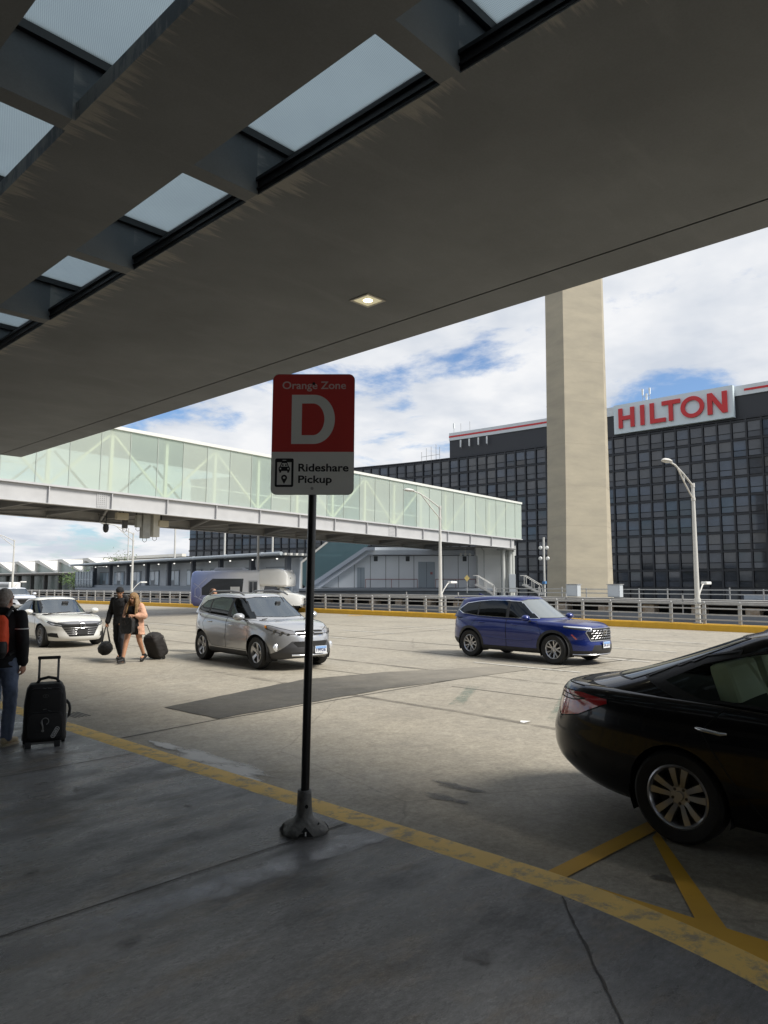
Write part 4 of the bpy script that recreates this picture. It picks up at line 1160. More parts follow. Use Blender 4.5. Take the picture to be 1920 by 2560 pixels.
# ------------------------------------------------------------------ trees
M_trunk = mat('bark', (.10, .075, .05), .9, var=.4, vscale=6)
M_leaf = mat('leaf_green', (.10, .17, .045), .6, var=.45, vscale=.8)
M_leaf2 = mat('leaf_light', (.12, .17, .075), .6, var=.4, vscale=.8)
def tree(lab, loc, h, r, n, leafm, density=1.0, seed=1, crown_z=.62, leaf=.28):
    rn = random.Random(seed)
    t = thing('tree', lab, 'tree', loc)
    mb = MB(); tips = []
    mb.tube([(0, 0, 0), (.1, .05, h * .3), (-.05, .1, h * .5)], [.06 * r + .06, .05 * r + .04, .04 * r + .03], 8)
    for i in range(14):
        a = rn.uniform(0, 2 * pi); e = rn.uniform(.3, 1.2); l = r * rn.uniform(.6, 1.0)
        b = Vector((-.05, .1, h * rn.uniform(.35, .5)))
        tip = b + Vector((cos(a) * cos(e) * l, sin(a) * cos(e) * l, sin(e) * l * (h * .5 / r)))
        mid = (b + tip) / 2 + Vector((rn.uniform(-.1, .1) * r, rn.uniform(-.1, .1) * r, .08 * r))
        mb.tube([b, mid, tip], [.03 * r, .02 * r, .008 * r], 6); tips += [tip, mid, (mid + tip) / 2]
    mb.build('trunk', M_trunk, t, smooth=60)
    mb = MB()
    for i in range(n):
        c = rn.choice(tips); s = r * .34
        p = c + Vector((rn.gauss(0, s * .6), rn.gauss(0, s * .6), rn.gauss(0, s * .5)))
        a = Vector((rn.uniform(-1, 1), rn.uniform(-1, 1), rn.uniform(-1, 1))).normalized(); b = a.orthogonal().normalized()
        l = leaf * rn.uniform(.6, 1.3)
        mb.add([p, p + (a + b * .5) * l * .5, p + a * l, p + (a - b * .5) * l * .5], [(0, 1, 2, 3)])
    mb.build('crown', leafm, t, fix=False)
tree('bushy bright green tree beside the glass windbreak of the station', (58.5, 131, -2), 6.6, 3.4, 2600, M_leaf, seed=4, leaf=.42)
tree('thin airy tree top showing above the station roof, left of the bridge equipment', (61, 122, -2), 10.2, 3.1, 520, M_leaf2, seed=8, leaf=.42)
tree('low green tree top showing above the station roof in front of the hotel', (66, 84, -2), 8.0, 3.2, 700, M_leaf2, seed=12, leaf=.36)

# ------------------------------------------------------------------ pickup zone sign
M_signred = mat('sign_face_red', (.66, .062, .055), .38, var=.12, vscale=3)
M_signwhite = mat('sign_face_white', (.86, .86, .82), .38, var=.06, vscale=4)
M_signblack = mat('sign_ink_black', (.014, .014, .016), .45)
M_pole = mat('pole_black', (.010, .010, .011), .28, spec=.6)
sg = thing('pickup_sign', 'red and white Orange Zone D rideshare pickup sign on a black pole', 'sign', (3.455, 4.065, 0))
lean = Vector((.010, -.012, 1)).normalized()
mb = MB(); pts = [lean * z for z in (.16, 1.0, 2.0, 3.05)]
mb.tube(pts, .0305, 20); mb.build('pole', M_pole, sg, smooth=50)
sdir = Vector((.41, -.43, 0)).normalized()                     # reading direction of the sign
sn = Vector((-sdir.y * -1, sdir.x * -1, 0))                    # towards the reader
sn = Vector((sdir.y, -sdir.x, 0))
if sn.dot(Vector((-3.4, -4, 0))) < 0: sn = -sn
SWD, SHT = .606, .90
so = lean * 2.372 + sn * .036
su = (lean - sdir * .008).normalized()
def sp(u, v, off=0): return so + sdir * (u - SWD / 2) + su * v + sn * off
def rr_(x0, x1, y0, y1, r): return rrect(x0, x1, y0, y1, r, 6)
pl = MB().prism(rr_(0, SWD, 0, SHT, .045), .004, lambda u, v, w: sp(u, v, w - .004)).build('sign_plate', mat('sign_alu', (.5, .5, .5), .4, metal=.6), sg)
ZSP = SHT * .352
def face(poly, off): return MB().add([sp(u, v, off) for u, v in poly], [tuple(range(len(poly)))])
i_ = .003
lo = [(u, v) for u, v in rr_(i_, SWD - i_, i_, SHT - i_, .043)]
low = [p for p in lo if p[1] < ZSP]
lowp = [(SWD - i_, ZSP)] + [(i_, ZSP)]
a0 = [p for p in lo if p[1] < ZSP and p[0] < SWD / 2]; a1 = [p for p in lo if p[1] < ZSP and p[0] >= SWD / 2]
face([(i_, ZSP)] + sorted(a0, key=lambda p: (-p[1], p[0])) + sorted(a1, key=lambda p: (p[1], p[0])) + [(SWD - i_, ZSP)], .001).build('white_panel', M_signwhite, sg, fix=False)
b0 = [p for p in lo if p[1] > ZSP and p[0] < SWD / 2]; b1 = [p for p in lo if p[1] > ZSP and p[0] >= SWD / 2]
face([(SWD - i_, ZSP)] + sorted(b1, key=lambda p: (p[1], -p[0])) + sorted(b0, key=lambda p: (-p[1], -p[0])) + [(i_, ZSP)], .001).build('red_panel', M_signred, sg, fix=False)
mb = MB()
put_text(mb, 'Orange Zone', lambda u, v: sp(u, v, .002), SWD * .118, SWD * .892, SHT * .854, SHT * .938, bold=.012)
mb.build('lettering', mat('letter_faded', (.74, .58, .55), .4), sg, fix=False)
# the big D: outer and inner outline joined strip by strip
def dshape(x0, x1, y0, y1, rx):
    cx = x0 + rx; ry = (y1 - y0) / 2; out = [(x0, y0)]
    for j in range(33):
        a = -pi / 2 + pi * j / 32
        out.append((cx + (x1 - cx) * cos(a), (y0 + y1) / 2 + ry * sin(a)))
    out.append((x0, y1)); return out
dx0, dx1, dy0, dy1 = SWD * .236, SWD * .762, SHT * .417, SHT * .826
oo = dshape(dx0, dx1, dy0, dy1, SWD * .27); ii = dshape(dx0 + SWD * .125, dx1 - SWD * .128, dy0 + SHT * .073, dy1 - SHT * .073, SWD * .135)
n = len(oo); mb = MB(); mb.add([sp(*p, .002) for p in oo] + [sp(*p, .002) for p in ii], [(j, (j + 1) % n, n + (j + 1) % n, n + j) for j in range(n)])
mb.build('letter', M_signwhite, sg, fix=False)
mb = MB()
put_text(mb, 'Rideshare', lambda u, v: sp(u, v, .002), SWD * .330, SWD * .935, SHT * .190, SHT * .255, bold=.022)
mb.build('lettering', M_signblack, sg, fix=False)
mb = MB()
put_text(mb, 'Pickup', lambda u, v: sp(u, v, .002), SWD * .330, SWD * .735, SHT * .077, SHT * .158, bold=.022)
mb.build('lettering', M_signblack, sg, fix=False)
mb = MB()
px0, px1, py0, py1 = SWD * .048, SWD * .272, SHT * .064, SHT * .298
fo = rr_(px0, px1, py0, py1, .012)
fi = rr_(px0 + .016, px1 - .016, py0 + .016, py1 - .028, .0015)
n = len(fo); mb.add([sp(*p, .002) for p in fo] + [sp(*p, .002) for p in fi], [(j, (j + 1) % n, n + (j + 1) % n, n + j) for j in range(n)])
cxp = (px0 + px1) / 2
def add(poly): mb.add([sp(*p, .002) for p in poly], [tuple(range(len(poly)))])
cy = py0 + .118                                                # little car seen from the front
add([(cxp - .040, cy), (cxp + .040, cy), (cxp + .042, cy + .020), (cxp + .036, cy + .032), (cxp - .036, cy + .032), (cxp - .042, cy + .020)])
for s in (-1, 1):
    add([(cxp + s * .034, cy + .032), (cxp + s * .020, cy + .064), (cxp + s * .013, cy + .064), (cxp + s * .026, cy + .032)])
    add([(cxp + s * .036, cy - .012), (cxp + s * .022, cy - .012), (cxp + s * .022, cy), (cxp + s * .036, cy)])
    add([(cxp + s * .011 + .006 * cos(2 * pi * j / 10), cy + .043 + .007 * sin(2 * pi * j / 10)) for j in range(10)])
add([(cxp - .022, cy + .058), (cxp + .022, cy + .058), (cxp + .020, cy + .065), (cxp - .020, cy + .065)])
cy = py0 + .068                                                # map pin
ring = [(cxp + .022 * cos(a), cy + .022 * sin(a)) for a in [radians(-30 + 240 * j / 24) for j in range(25)]] + [(cxp, cy - .046)]
inn = [(cxp + .009 * cos(a), cy + .009 * sin(a)) for a in [radians(-30 + 240 * j / 24) for j in range(25)]] + [(cxp, cy - .009)]
n = len(ring); mb.add([sp(*p, .002) for p in ring] + [sp(*p, .002) for p in inn], [(j, (j + 1) % n, n + (j + 1) % n, n + j) for j in range(n)])
mb.build('pictogram', M_signblack, sg, fix=False)
mb = MB()
for s in (-1, 1): 
    c_ = (cxp + s * .028, py0 + .118 + .017); mb.add([sp(c_[0] + .006 * cos(2*pi*j/10), c_[1] + .006 * sin(2*pi*j/10), .003) for j in range(10)], [tuple(range(10))])
mb.add([sp(u, v, .003) for u, v in rr_(cxp - .014, cxp + .014, py1 - .016, py1 - .012, .0015)], [tuple(range(28))])
mb.build('pictogram_detail', M_signwhite, sg, fix=False)
for v, m in ((.918, M_black), (.052, M_galv)):
    c_ = sp(SWD * .5, SHT * v); mb = MB(); d = sn
    mb.tube([c_ + d * .001, c_ + d * .010], .011, 12); mb.build('bolt', m, sg, smooth=50)
# cast iron foot
M_cast = mat('cast_foot', (.22, .215, .20), .6, metal=.35, var=.55, vscale=14, bump=.5, bscale=30)
mb = MB(); n = 48
prof = [(.165, 0), (.168, .015), (.160, .036), (.140, .054), (.106, .070), (.076, .087), (.059, .112), (.053, .17), (.050, .25), (.049, .278), (.043, .283), (.031, .28), (.031, .25)]
vs = []
for r, h in prof:
    for j in range(n):
        a = 2 * pi * j / n
        lob = 1 + (.06 * cos(4 * (a - .35)) if r > .1 else .03 * cos(4 * (a - .35)) * (r > .06)) * min(1, (r - .05) / .1)
        vs.append((r * lob * cos(a), r * lob * sin(a), h))
fs = [(i*n+j, i*n+(j+1) % n, (i+1)*n+(j+1) % n, (i+1)*n+j) for i in range(len(prof)-1) for j in range(n)]
ft = mb.add(vs, fs).build('foot', M_cast, sg, smooth=60)
mb = MB()
va = math.atan2(-4.065, -3.455)
for k, (aa, w) in enumerate(((va + .05, .055), (va + .05 + pi / 2, .05), (va + .05 - pi / 2, .05))):
    c = Vector((cos(aa), sin(aa), 0)); s2 = Vector((-sin(aa), cos(aa), 0))
    p = [c * .150 - s2 * w + Vector((0, 0, .012)), c * .150 + s2 * w + Vector((0, 0, .012)), c * .112 + Vector((0, 0, .068))]
    MB().add([q + c * .022 for q in p], [(0, 1, 2)]).build('foot_opening', mat('hole_black', (.006, .006, .006), .9), ft)
for dz, da in ((.20, .12), (.066, .9)):
    aa = va + da; r = .0535 if dz > .2 else .122
    c = Vector((cos(aa), sin(aa), .0)); s2 = Vector((-sin(aa), cos(aa), 0))
    MB().add([c * r + s2 * .012 * cos(2*pi*j/8) + Vector((0, 0, dz + .014 * sin(2*pi*j/8))) + c * .004 for j in range(8)], [tuple(range(8))]).build('foot_hole', mat('hole_black'), ft)
c = Vector((cos(va + .05), sin(va + .05), 0))
MB().tube([c * .176 + Vector((0, 0, .02)), c * .174 + Vector((0, 0, .048))], .008, 8).build('anchor_bolt', mat('bolt_bright', (.7, .7, .68), .25, metal=.9), ft)

# ------------------------------------------------------------------ cars
M_tyre = mat('tyre_rubber', (.014, .014, .014), .75, bump=.2, bscale=60)
M_rim = mat('alloy', (.46, .46, .47), .28, metal=.9)
M_rimdark = mat('alloy_dark', (.06, .06, .065), .4, metal=.6)
M_cglass = glass('car_glass', (.62, .72, .70), .62, .012, ior=1.52)
M_ctint = glass('car_tinted_glass', (.5, .55, .55), .10, .012, ior=1.52)
M_plastic = mat('black_plastic', (.022, .022, .023), .55, bump=.15, bscale=200)
M_greyplastic = mat('grey_plastic', (.055, .056, .06), .5)
M_chrome = mat('chrome', (.75, .76, .78), .12, metal=1.0)
M_lightclear = mat('headlight_glass', (.62, .64, .66), .08, metal=.35, coat=1)
M_lightdark = mat('headlight_dark', (.05, .052, .056), .10, metal=.2, coat=1)
M_lens_white = mat('lamp_inner', (.85, .87, .9), .15, metal=.6)
M_amber = mat('amber_lens', (.62, .22, .02), .15, coat=1)
M_redlens = mat('red_lens', (.58, .010, .016), .12, coat=1)
M_redlens2 = mat('clear_red_lens', (.42, .09, .085), .15, coat=1)
M_interior = mat('car_interior', (.016, .016, .018), .8)
M_seatdark = mat('seat_dark', (.03, .03, .032), .7)
M_seatgrey = mat('seat_grey', (.14, .14, .15), .7)
M_seatcream = mat('seat_cream', (.86, .88, .70), .7)
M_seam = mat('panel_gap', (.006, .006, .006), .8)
M_plate = mat('plate_white', (.75, .77, .8), .4)
M_plateblue = mat('plate_pale_blue', (.25, .42, .72), .4)
M_ink = mat('plate_ink', (.03, .04, .12), .4)

def car_surface(S):
    """builds the closed body skin as one bmesh with a zone number on every face"""
    bm = bmesh.new(); zl = bm.faces.layers.int.new('zone'); pl = bm.faces.layers.int.new('part')
    zb, zs, crown = pchip(S['zb']), pchip(S['zs']), pchip(S['crown'])
    wf, insf, insr = [pchip([(l[0], l[i]) for l in S['levels']]) for i in (1, 2, 3)]
    NL = 26; NP = 84
    def outline(xf, xr, w, nf, kf, nr, kr, npts, xm=0.0):
        pts = []
        for i in range(601):                                     # rear half then front half, cosine spacing
            s = -cos(pi * i / 600)
            n, k, X = (nr, kr, xm - xr) if s < 0 else (nf, kf, xf - xm)
            pts.append((xm + s * X, w * max(0.0, 1 - abs(s) ** n) ** (1 / k)))
        d = [0]
        for a, b in zip(pts[:-1], pts[1:]): d.append(d[-1] + math.hypot(b[0]-a[0], b[1]-a[1]))
        out = []; j = 0
        for i in range(npts + 1):
            t = d[-1] * i / npts
            while j < 599 and d[j + 1] < t: j += 1
            f = (t - d[j]) / max(d[j+1] - d[j], 1e-9); f = min(max(f, 0), 1)
            out.append((pts[j][0] + (pts[j+1][0]-pts[j][0]) * f, pts[j][1] + (pts[j+1][1]-pts[j][1]) * f))
        return out
    def face(vs, z):
        vs2 = []
        for v in vs:
            if v not in vs2: vs2.append(v)
        if len(vs2) < 3: return
        try: f = bm.faces.new(vs2); f[zl] = z
        except ValueError: pass
    rings = []
    fl = S.get('flare', .02)
    tl = [i / NL for i in range(NL + 1)]
    tl = [t ** .9 for t in tl]
    for t in tl:
        ol = outline(S['xf'] - insf(t), S['xr'] + insr(t), S['w'] * wf(t), S['nf'], S['kf'], S['nr'], S['kr'], NP)
        R = []; Lf = []
        for (x, y) in ol:
            z = zb(x) + (zs(x) - zb(x)) * t
            b = sum(math.exp(-((x - xw) / .46) ** 2) for xw in S['wheels']) * fl * math.exp(-((t - .55) / .35) ** 2) * min(1, y / .5)
            y2 = y + b
            R.append(bm.verts.new((x, -y2, z))); Lf.append(R[-1] if y < 1e-6 else bm.verts.new((x, y2, z)))
        rings.append((R, Lf))
    for (R0, L0), (R1, L1) in zip(rings[:-1], rings[1:]):
        for i in range(NP):
            face([R0[i], R0[i+1], R1[i+1], R1[i]], 0)
            face([L0[i], L1[i], L1[i+1], L0[i+1]], 0)
    MX = 14
    def cap(R, Lf, zone, zfun, flip=False):
        rows_ = []
        for i in range(len(R)):
            a, b = R[i], Lf[i]
            if a is b: rows_.append([a]); continue
            row = [a]
            for j in range(1, MX):
                s = -1 + 2 * j / MX
                row.append(bm.verts.new((a.co.x, abs(a.co.y) * s, zfun(a.co.x, a.co.y, a.co.z, s))))
            rows_.append(row + [b])
        for p, q in zip(rows_[:-1], rows_[1:]):
            if len(p) == 1 and len(q) == 1: continue
            for j in range(MX):
                a = p[0] if len(p) == 1 else p[j]; b = p[0] if len(p) == 1 else p[j+1]
                c = q[0] if len(q) == 1 else q[j+1]; d = q[0] if len(q) == 1 else q[j]
                face([a, d, c, b] if not flip else [a, b, c, d], zone)
    W0 = S['w']
    cap(*rings[-1], 1, lambda x, y, z, s: z + crown(x) * (1 - abs(s) ** 2.2) * min(1, abs(y) / (W0 * .75)))
    cap(*rings[0], 4, lambda x, y, z, s: z, True)
    # greenhouse
    g = S['gh']; NG = 14
    zr = pchip(g['roof'])
    gr = []
    for i in range(NG + 1):
        u = i / NG
        xf = g['xwb'] + (g['xwr'] - g['xwb']) * u ** g.get('pf', .92)
        xr = g['xrb'] + (g['xrr'] - g['xrb']) * u ** g.get('pr', 1.0)
        w = g['w0'] + (g['w1'] - g['w0']) * (u ** 1.25) - .035 * max(0, (u - .86) / .14) ** 2
        ol = outline(xf, xr, w, g.get('nf', 9), g.get('kf', 2.1), g.get('nr', 9), g.get('kr', 2.1), NP, (xf + xr) / 2)
        R = []; Lf = []
        for (x, y) in ol:
            z0 = min(zs(x), zs(min(max(x, S['xr'] + .1), S['xf'] - .3))) - .03 + crown(x) * (1 - (min(1, y / (W0 * .9))) ** 2.2)
            z = z0 + (zr(x) - z0) * u - .012 * max(0, (u - .9) / .1) ** 2
            R.append(bm.verts.new((x, -y, z))); Lf.append(R[-1] if y < 1e-6 else bm.verts.new((x, y, z)))
        gr.append((R, Lf))
    for (R0, L0), (R1, L1) in zip(gr[:-1], gr[1:]):
        for i in range(NP):
            face([R0[i], R0[i+1], R1[i+1], R1[i]], 2)
            face([L0[i], L1[i], L1[i+1], L0[i+1]], 2)
    cap(*gr[-1], 3, lambda x, y, z, s: z + g.get('rcrown', .035) * (1 - abs(s) ** 2.4) * min(1, abs(y) / .4))
    # floor of the cabin: cap faces under the greenhouse become dark interior
    R, Lf = gr[0]
    foot = [(v.co.x, v.co.y) for v in R] + [(v.co.x, v.co.y) for v in reversed(Lf)]
    def inside(x, y):
        c = False; n = len(foot); j = n - 1
        for i in range(n):
            if (foot[i][1] > y) != (foot[j][1] > y) and x < (foot[j][0]-foot[i][0]) * (y-foot[i][1]) / (foot[j][1]-foot[i][1]) + foot[i][0]: c = not c
            j = i
        return c
    for f in bm.faces:
        if f[zl] == 1:
            if all(inside(v.co.x * 1.0, v.co.y * 1.02) for v in f.verts): f[pl] = 999
    bm.normal_update()
    return bm, zl, pl

def cut(bm, zl, pl, poly, axes, pid, zones, side=0, cond=None, only=None):
    """clips the skin by a convex outline seen along one direction; faces inside get part number pid.
    axes 'xz' from the side, 'yz' from the front, or a pair of vectors (u, v)"""
    if axes == 'xz': U, V = Vector((1, 0, 0)), Vector((0, 0, 1))
    elif axes == 'yz': U, V = Vector((0, 1, 0)), Vector((0, 0, 1))
    elif axes == 'xy': U, V = Vector((1, 0, 0)), Vector((0, 1, 0))
    else: U, V = axes
    ar = sum(a[0]*b[1] - b[0]*a[1] for a, b in zip(poly, poly[1:] + poly[:1]))
    if ar < 0: poly = list(reversed(poly))
    u0 = min(p[0] for p in poly); u1 = max(p[0] for p in poly); v0 = min(p[1] for p in poly); v1 = max(p[1] for p in poly)
    fs = []
    for f in bm.faces:
        if f[zl] not in zones or (only is not None and f[pl] not in only) or f[pl] in (999,): continue
        us = [v.co.dot(U) for v in f.verts]; vs = [v.co.dot(V) for v in f.verts]
        if max(us) < u0 or min(us) > u1 or max(vs) < v0 or min(vs) > v1: continue
        c = f.calc_center_median()
        if side and c.y * side < 0.02: continue
        if cond and not cond(f, c): continue
        fs.append(f)
    for a, b in zip(poly, poly[1:] + poly[:1]):
        e = Vector((b[0]-a[0], b[1]-a[1]))
        if e.length < 1e-6: continue
        no = (U * e.y - V * e.x).normalized(); co = U * a[0] + V * a[1]
        geom = set(fs)
        for f in fs: geom.update(f.edges); geom.update(f.verts)
        r = bmesh.ops.bisect_plane(bm, geom=list(geom), dist=1e-5, plane_co=co, plane_no=no)
        fs = [f for f in r['geom'] if isinstance(f, bmesh.types.BMFace) and (f.calc_center_median() - co).dot(no) < 0]
        if not fs: break
    for f in fs: f[pl] = pid
    return fs

def split_parts(bm, pl, mats, root, names, tints, seams):
    """every part number becomes a mesh of its own; normals are kept from the whole skin"""
    bm.normal_update()
    vn = {v: v.normal.copy() for v in bm.verts}
    groups = {}
    for f in bm.faces: groups.setdefault(f[pl], []).append(f)
    objs = {}
    for pid, fs in groups.items():
        if pid == -1: continue
        idx = {}; vs = []; ns = []; fl = []
        for f in fs:
            q = []
            for v in f.verts:
                if v not in idx: idx[v] = len(vs); vs.append(v.co.copy()); ns.append(vn[v])
                q.append(idx[v])
            fl.append(q)
        name = names.get(pid, 'body')
        me = bpy.data.meshes.new(name); me.from_pydata([tuple(v) for v in vs], [], fl)
        me.materials.append(mats.get(pid, mats[0]))
        me.shade_smooth()
        if len(me.loops) == sum(len(q) for q in fl):
            me.normals_split_custom_set_from_vertices([tuple(n) for n in ns])
        o = bpy.data.objects.new(name, me); COL.objects.link(o); o.parent = root
        objs[pid] = o
    for pids, r, m, name, par in seams:                           # trims and panel gaps along a part's outline
        mb = MB()
        ps = set(pids)
        for e in bm.edges:
            k = [f[pl] in ps for f in e.link_faces]
            if (len(k) == 2 and k[0] != k[1]) or (len(k) == 1 and k[0]):
                a, b = e.verts[0], e.verts[1]; off = (vn[a] + vn[b]).normalized()
                d = (b.co - a.co)
                if d.length < 1e-5: continue
                d = d.normalized() * r * .5
                mb.bar(a.co - d, b.co + d, r * 2, r * 1.2, up=off)
        if mb.v: mb.build(name, m, objs.get(par, root), fix=False)
    return objs

def make_wheel(root, x, y, side, R, rr, wd, style, rim_m=M_rim):
    """tyre and rim turned about the axle; the rim face looks outwards (side -1 right, +1 left)"""
    w = bpy.data.objects.new('wheel', None); COL.objects.link(w); w.parent = root
    w.location = (x, y, R); w.empty_display_size = .1
    h = wd / 2
    prof = [(rr - .005, -h * .8), (rr + .02, -h * .95), (R - .03, -h), (R - .008, -h * .82), (R, -h * .5), (R, h * .5), (R - .008, h * .82), (R - .03, h), (rr + .02, h * .95), (rr - .005, h * .8)]
    MB().lathe(prof, 48, axis='y').build('tyre', M_tyre, w, smooth=45)
    o = side * h
    mb = MB()
    mb.lathe([(rr + .006, o * .86), (rr - .006, o * .90), (rr - .018, o * .80), (rr - .03, o * .3), (rr - .03, -o * .7)], 48, axis='y', mi=0)
    mb.lathe([(rr - .028, -o * .2), (.0, -o * .2)], 32, axis='y', mi=1)
    mb.lathe([(.0, o * .62), (.03, o * .62), (.034, o * .5), (.075, o * .5), (.082, o * .2)], 24, axis='y', mi=0)
    def spoke(a0, a1, w0, w1, r0=.06, mi=0, y0=.52, y1=.76):
        c0 = Vector((sin(a0), 0, cos(a0))); c1 = Vector((sin(a1), 0, cos(a1)))
        p0 = c0 * r0; p1 = c1 * (rr - .012); d = (p1 - p0).normalized(); s = Vector((d.z, 0, -d.x))
        vs = []
        for p, ww, yy in ((p0, w0, y0), ((p0 + p1) / 2, (w0 + w1) / 2, (y0 + y1) / 2 + .06), (p1, w1, y1)):
            for (k, t) in ((-1, 0), (1, 0), (.8, .10), (-.8, .10)):
                vs.append(p + s * ww * k / 2 + Vector((0, o * (yy + (0 if t == 0 else .0)) - (side * .03 if t == 0 else 0), 0)))
        fs = []
        for i in range(2):
            for j in range(4): fs.append((i*4+j, i*4+(j+1) % 4, (i+1)*4+(j+1) % 4, (i+1)*4+j))
        mb.add(vs, fs, mi)
    if style == 'five':
        for k in range(5):
            a = 2 * pi * k / 5 + .2; spoke(a, a, .075, .085); spoke(a - .03, a - .16, .03, .035); spoke(a + .03, a + .16, .03, .035)
    elif style == 'twin':
        for k in range(5):
            a = 2 * pi * k / 5 + .05
            for s in (-1, 1): spoke(a + s * .30, a + s * .24, .038, .062)
    elif style == 'wye':
        for k in range(5):
            a = 2 * pi * k / 5 + .3
            for s in (-1, 1): spoke(a + s * .05, a + s * .27, .035, .045)
    else:
        for k in range(10):
            a = 2 * pi * k / 10; spoke(a, a + .05, .03, .036)
    for k in range(5):
        a = 2 * pi * k / 5 + .6; c = Vector((sin(a) * .052, 0, cos(a) * .052))
        mb.tube([c + Vector((0, o * .44, 0)), c + Vector((0, o * .52, 0))], .011, 8, mi=1)
    mb.build('rim', [rim_m, M_rimdark], w, smooth=35)
    return w

def seat(root, x, y, z0, m, w=.5, head=True, lean=.30, h=.62):
    M_ = Matrix.Translation((x, y, z0))
    mb = MB(); mb.box(-.08, .48, -w / 2, w / 2, -.12, .05, M=M_)
    s = mb.build('seat', m, root, bevel=.04)
    Mb = M_ @ Matrix.Rotation(-lean, 4, 'Y')
    MB().box(-.14, .0, -w / 2, w / 2, 0, h, M=Mb).build('backrest', m, s, bevel=.05)
    if head: MB().box(-.13, -.03, -.13, .13, h + .04, h + .22, M=Mb).build('headrest', m, s, bevel=.04)
    return s

def common_cabin(root, S, seat_m, rear=True, zseat=None):
    zq = S.get('zseat', .62)
    for y in (-.36, .36): seat(root, S['xseat'], y, zq, seat_m)
    if rear:
        for y in (-.36, .36): seat(root, S['xseat'] - .86, y, zq + .02, seat_m, w=.6, h=S.get('hrear', .5), head=False)
    MB().box(S['xdash'] - .35, S['xdash'], -.68, .68, zq + .05, S['zdash']).build('dashboard', M_interior, root, bevel=.05)
    mb = MB(); Mw = Matrix.Translation((S['xdash'] - .45, .36, S['zdash'] - .08)) @ Matrix.Rotation(radians(-65), 4, 'Y')
    n = 24; 
    pts = [Mw @ Vector((.19 * cos(2*pi*i/n), .19 * sin(2*pi*i/n), 0)) for i in range(n + 1)]
    mb.tube(pts, .017, 8); mb.bar(Mw @ Vector((-.18, 0, 0)), Mw @ Vector((.18, 0, 0)), .06, .03)
    mb.build('steering_wheel', M_seatdark, root, smooth=50)

def mirror(root, x, y, z, paint, s=1.0):
    sd_ = 1 if y > 0 else -1
    mb = MB(); n = 16; prof = [(-.075, .02), (-.07, .055), (-.03, .085), (.03, .085), (.075, .06), (.10, .02), (.105, 0)]
    vs = []
    for (dx, r) in prof:
        for j in range(n):
            a = 2 * pi * j / n
            vs.append((x + dx * s, y + sd_ * .0 + cos(a) * r * 1.35 * s, z + sin(a) * r * .88 * s))
    fs = [(i*n+j, i*n+(j+1) % n, (i+1)*n+(j+1) % n, (i+1)*n+j) for i in range(len(prof)-1) for j in range(n)] + [tuple(range(n))]
    m = mb.add(vs, fs).build('mirror', paint, root, smooth=60)
    MB().bar((x + .0, y - sd_ * .07, z - .05), (x + .05, y - sd_ * .19, z - .09), .06, .03).build('mirror_arm', M_plastic, m)
    mb = MB(); mb.add([(x - .078 * s, y + .07 * cos(2*pi*j/14) * s, z + .045 * sin(2*pi*j/14) * s) for j in range(14)], [tuple(range(14))]); mb.build('mirror_glass', M_chrome, m)

def on_side(bvh, x, z, side):
    h = bvh.ray_cast(Vector((x, side * 3, z)), Vector((0, -side, 0)))
    return h[0] if h[0] is not None else Vector((x, side * .9, z))
def on_front(bvh, y, z, fx=4):
    h = bvh.ray_cast(Vector((fx, y, z)), Vector((-1 if fx > 0 else 1, 0, 0)))
    return h[0] if h[0] is not None else Vector((2.2, y, z))

def handle(root, bvh, x, z, side, m, tilt=.0):
    p = on_side(bvh, x, z, side); q = on_side(bvh, x + .2, z - tilt, side)
    mb = MB(); o = Vector((0, side * .03, 0))
    mb.tube([p, p + o + Vector((.03, 0, 0)), q + o + Vector((-.03, 0, 0)), q], [.012, .014, .014, .012], 8)
    mb.build('door_handle', m, root, smooth=50)

def plate(root, bvh, y, z, lines, fx=4, blank=False, w=.305, h=.155, tint=None):
    p = on_front(bvh, y, z, fx); s = 1 if fx > 0 else -1
    x = p.x + .02 * s
    pl_ = MB().box(min(x, x + .008 * s), max(x, x + .008 * s), y - w / 2, y + w / 2, z - h / 2, z + h / 2).build('licence_plate', M_plastic if blank else M_plate, root)
    if blank: return
    if tint:
        MB().box(min(x + .009 * s, x + .0095 * s), max(x + .009 * s, x + .0095 * s), y - w / 2 + .01, y + w / 2 - .01, z + h * .1, z + h * .46).build('plate_band', tint, pl_)
    mb = MB()
    put_text(mb, lines, lambda u, v: (x + .0105 * s, y + s * (u - .5) * w * .82, z + (v - .62) * h * .5), 0, 1, 0, 1, bold=.03)
    mb.build('plate_number', M_ink, pl_, fix=False)

def arch_poly(xw, zc, r, a0=-20, a1=200, n=28):
    return arc(xw, zc, r, a0, a1, n)

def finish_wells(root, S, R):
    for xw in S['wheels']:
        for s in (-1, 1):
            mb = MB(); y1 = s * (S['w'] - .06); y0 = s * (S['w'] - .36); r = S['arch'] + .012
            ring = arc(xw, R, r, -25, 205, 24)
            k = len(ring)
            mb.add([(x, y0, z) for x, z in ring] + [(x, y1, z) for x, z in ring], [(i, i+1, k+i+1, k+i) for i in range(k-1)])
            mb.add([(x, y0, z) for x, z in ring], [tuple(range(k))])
            mb.build('wheel_well', M_seam, root, fix=False)

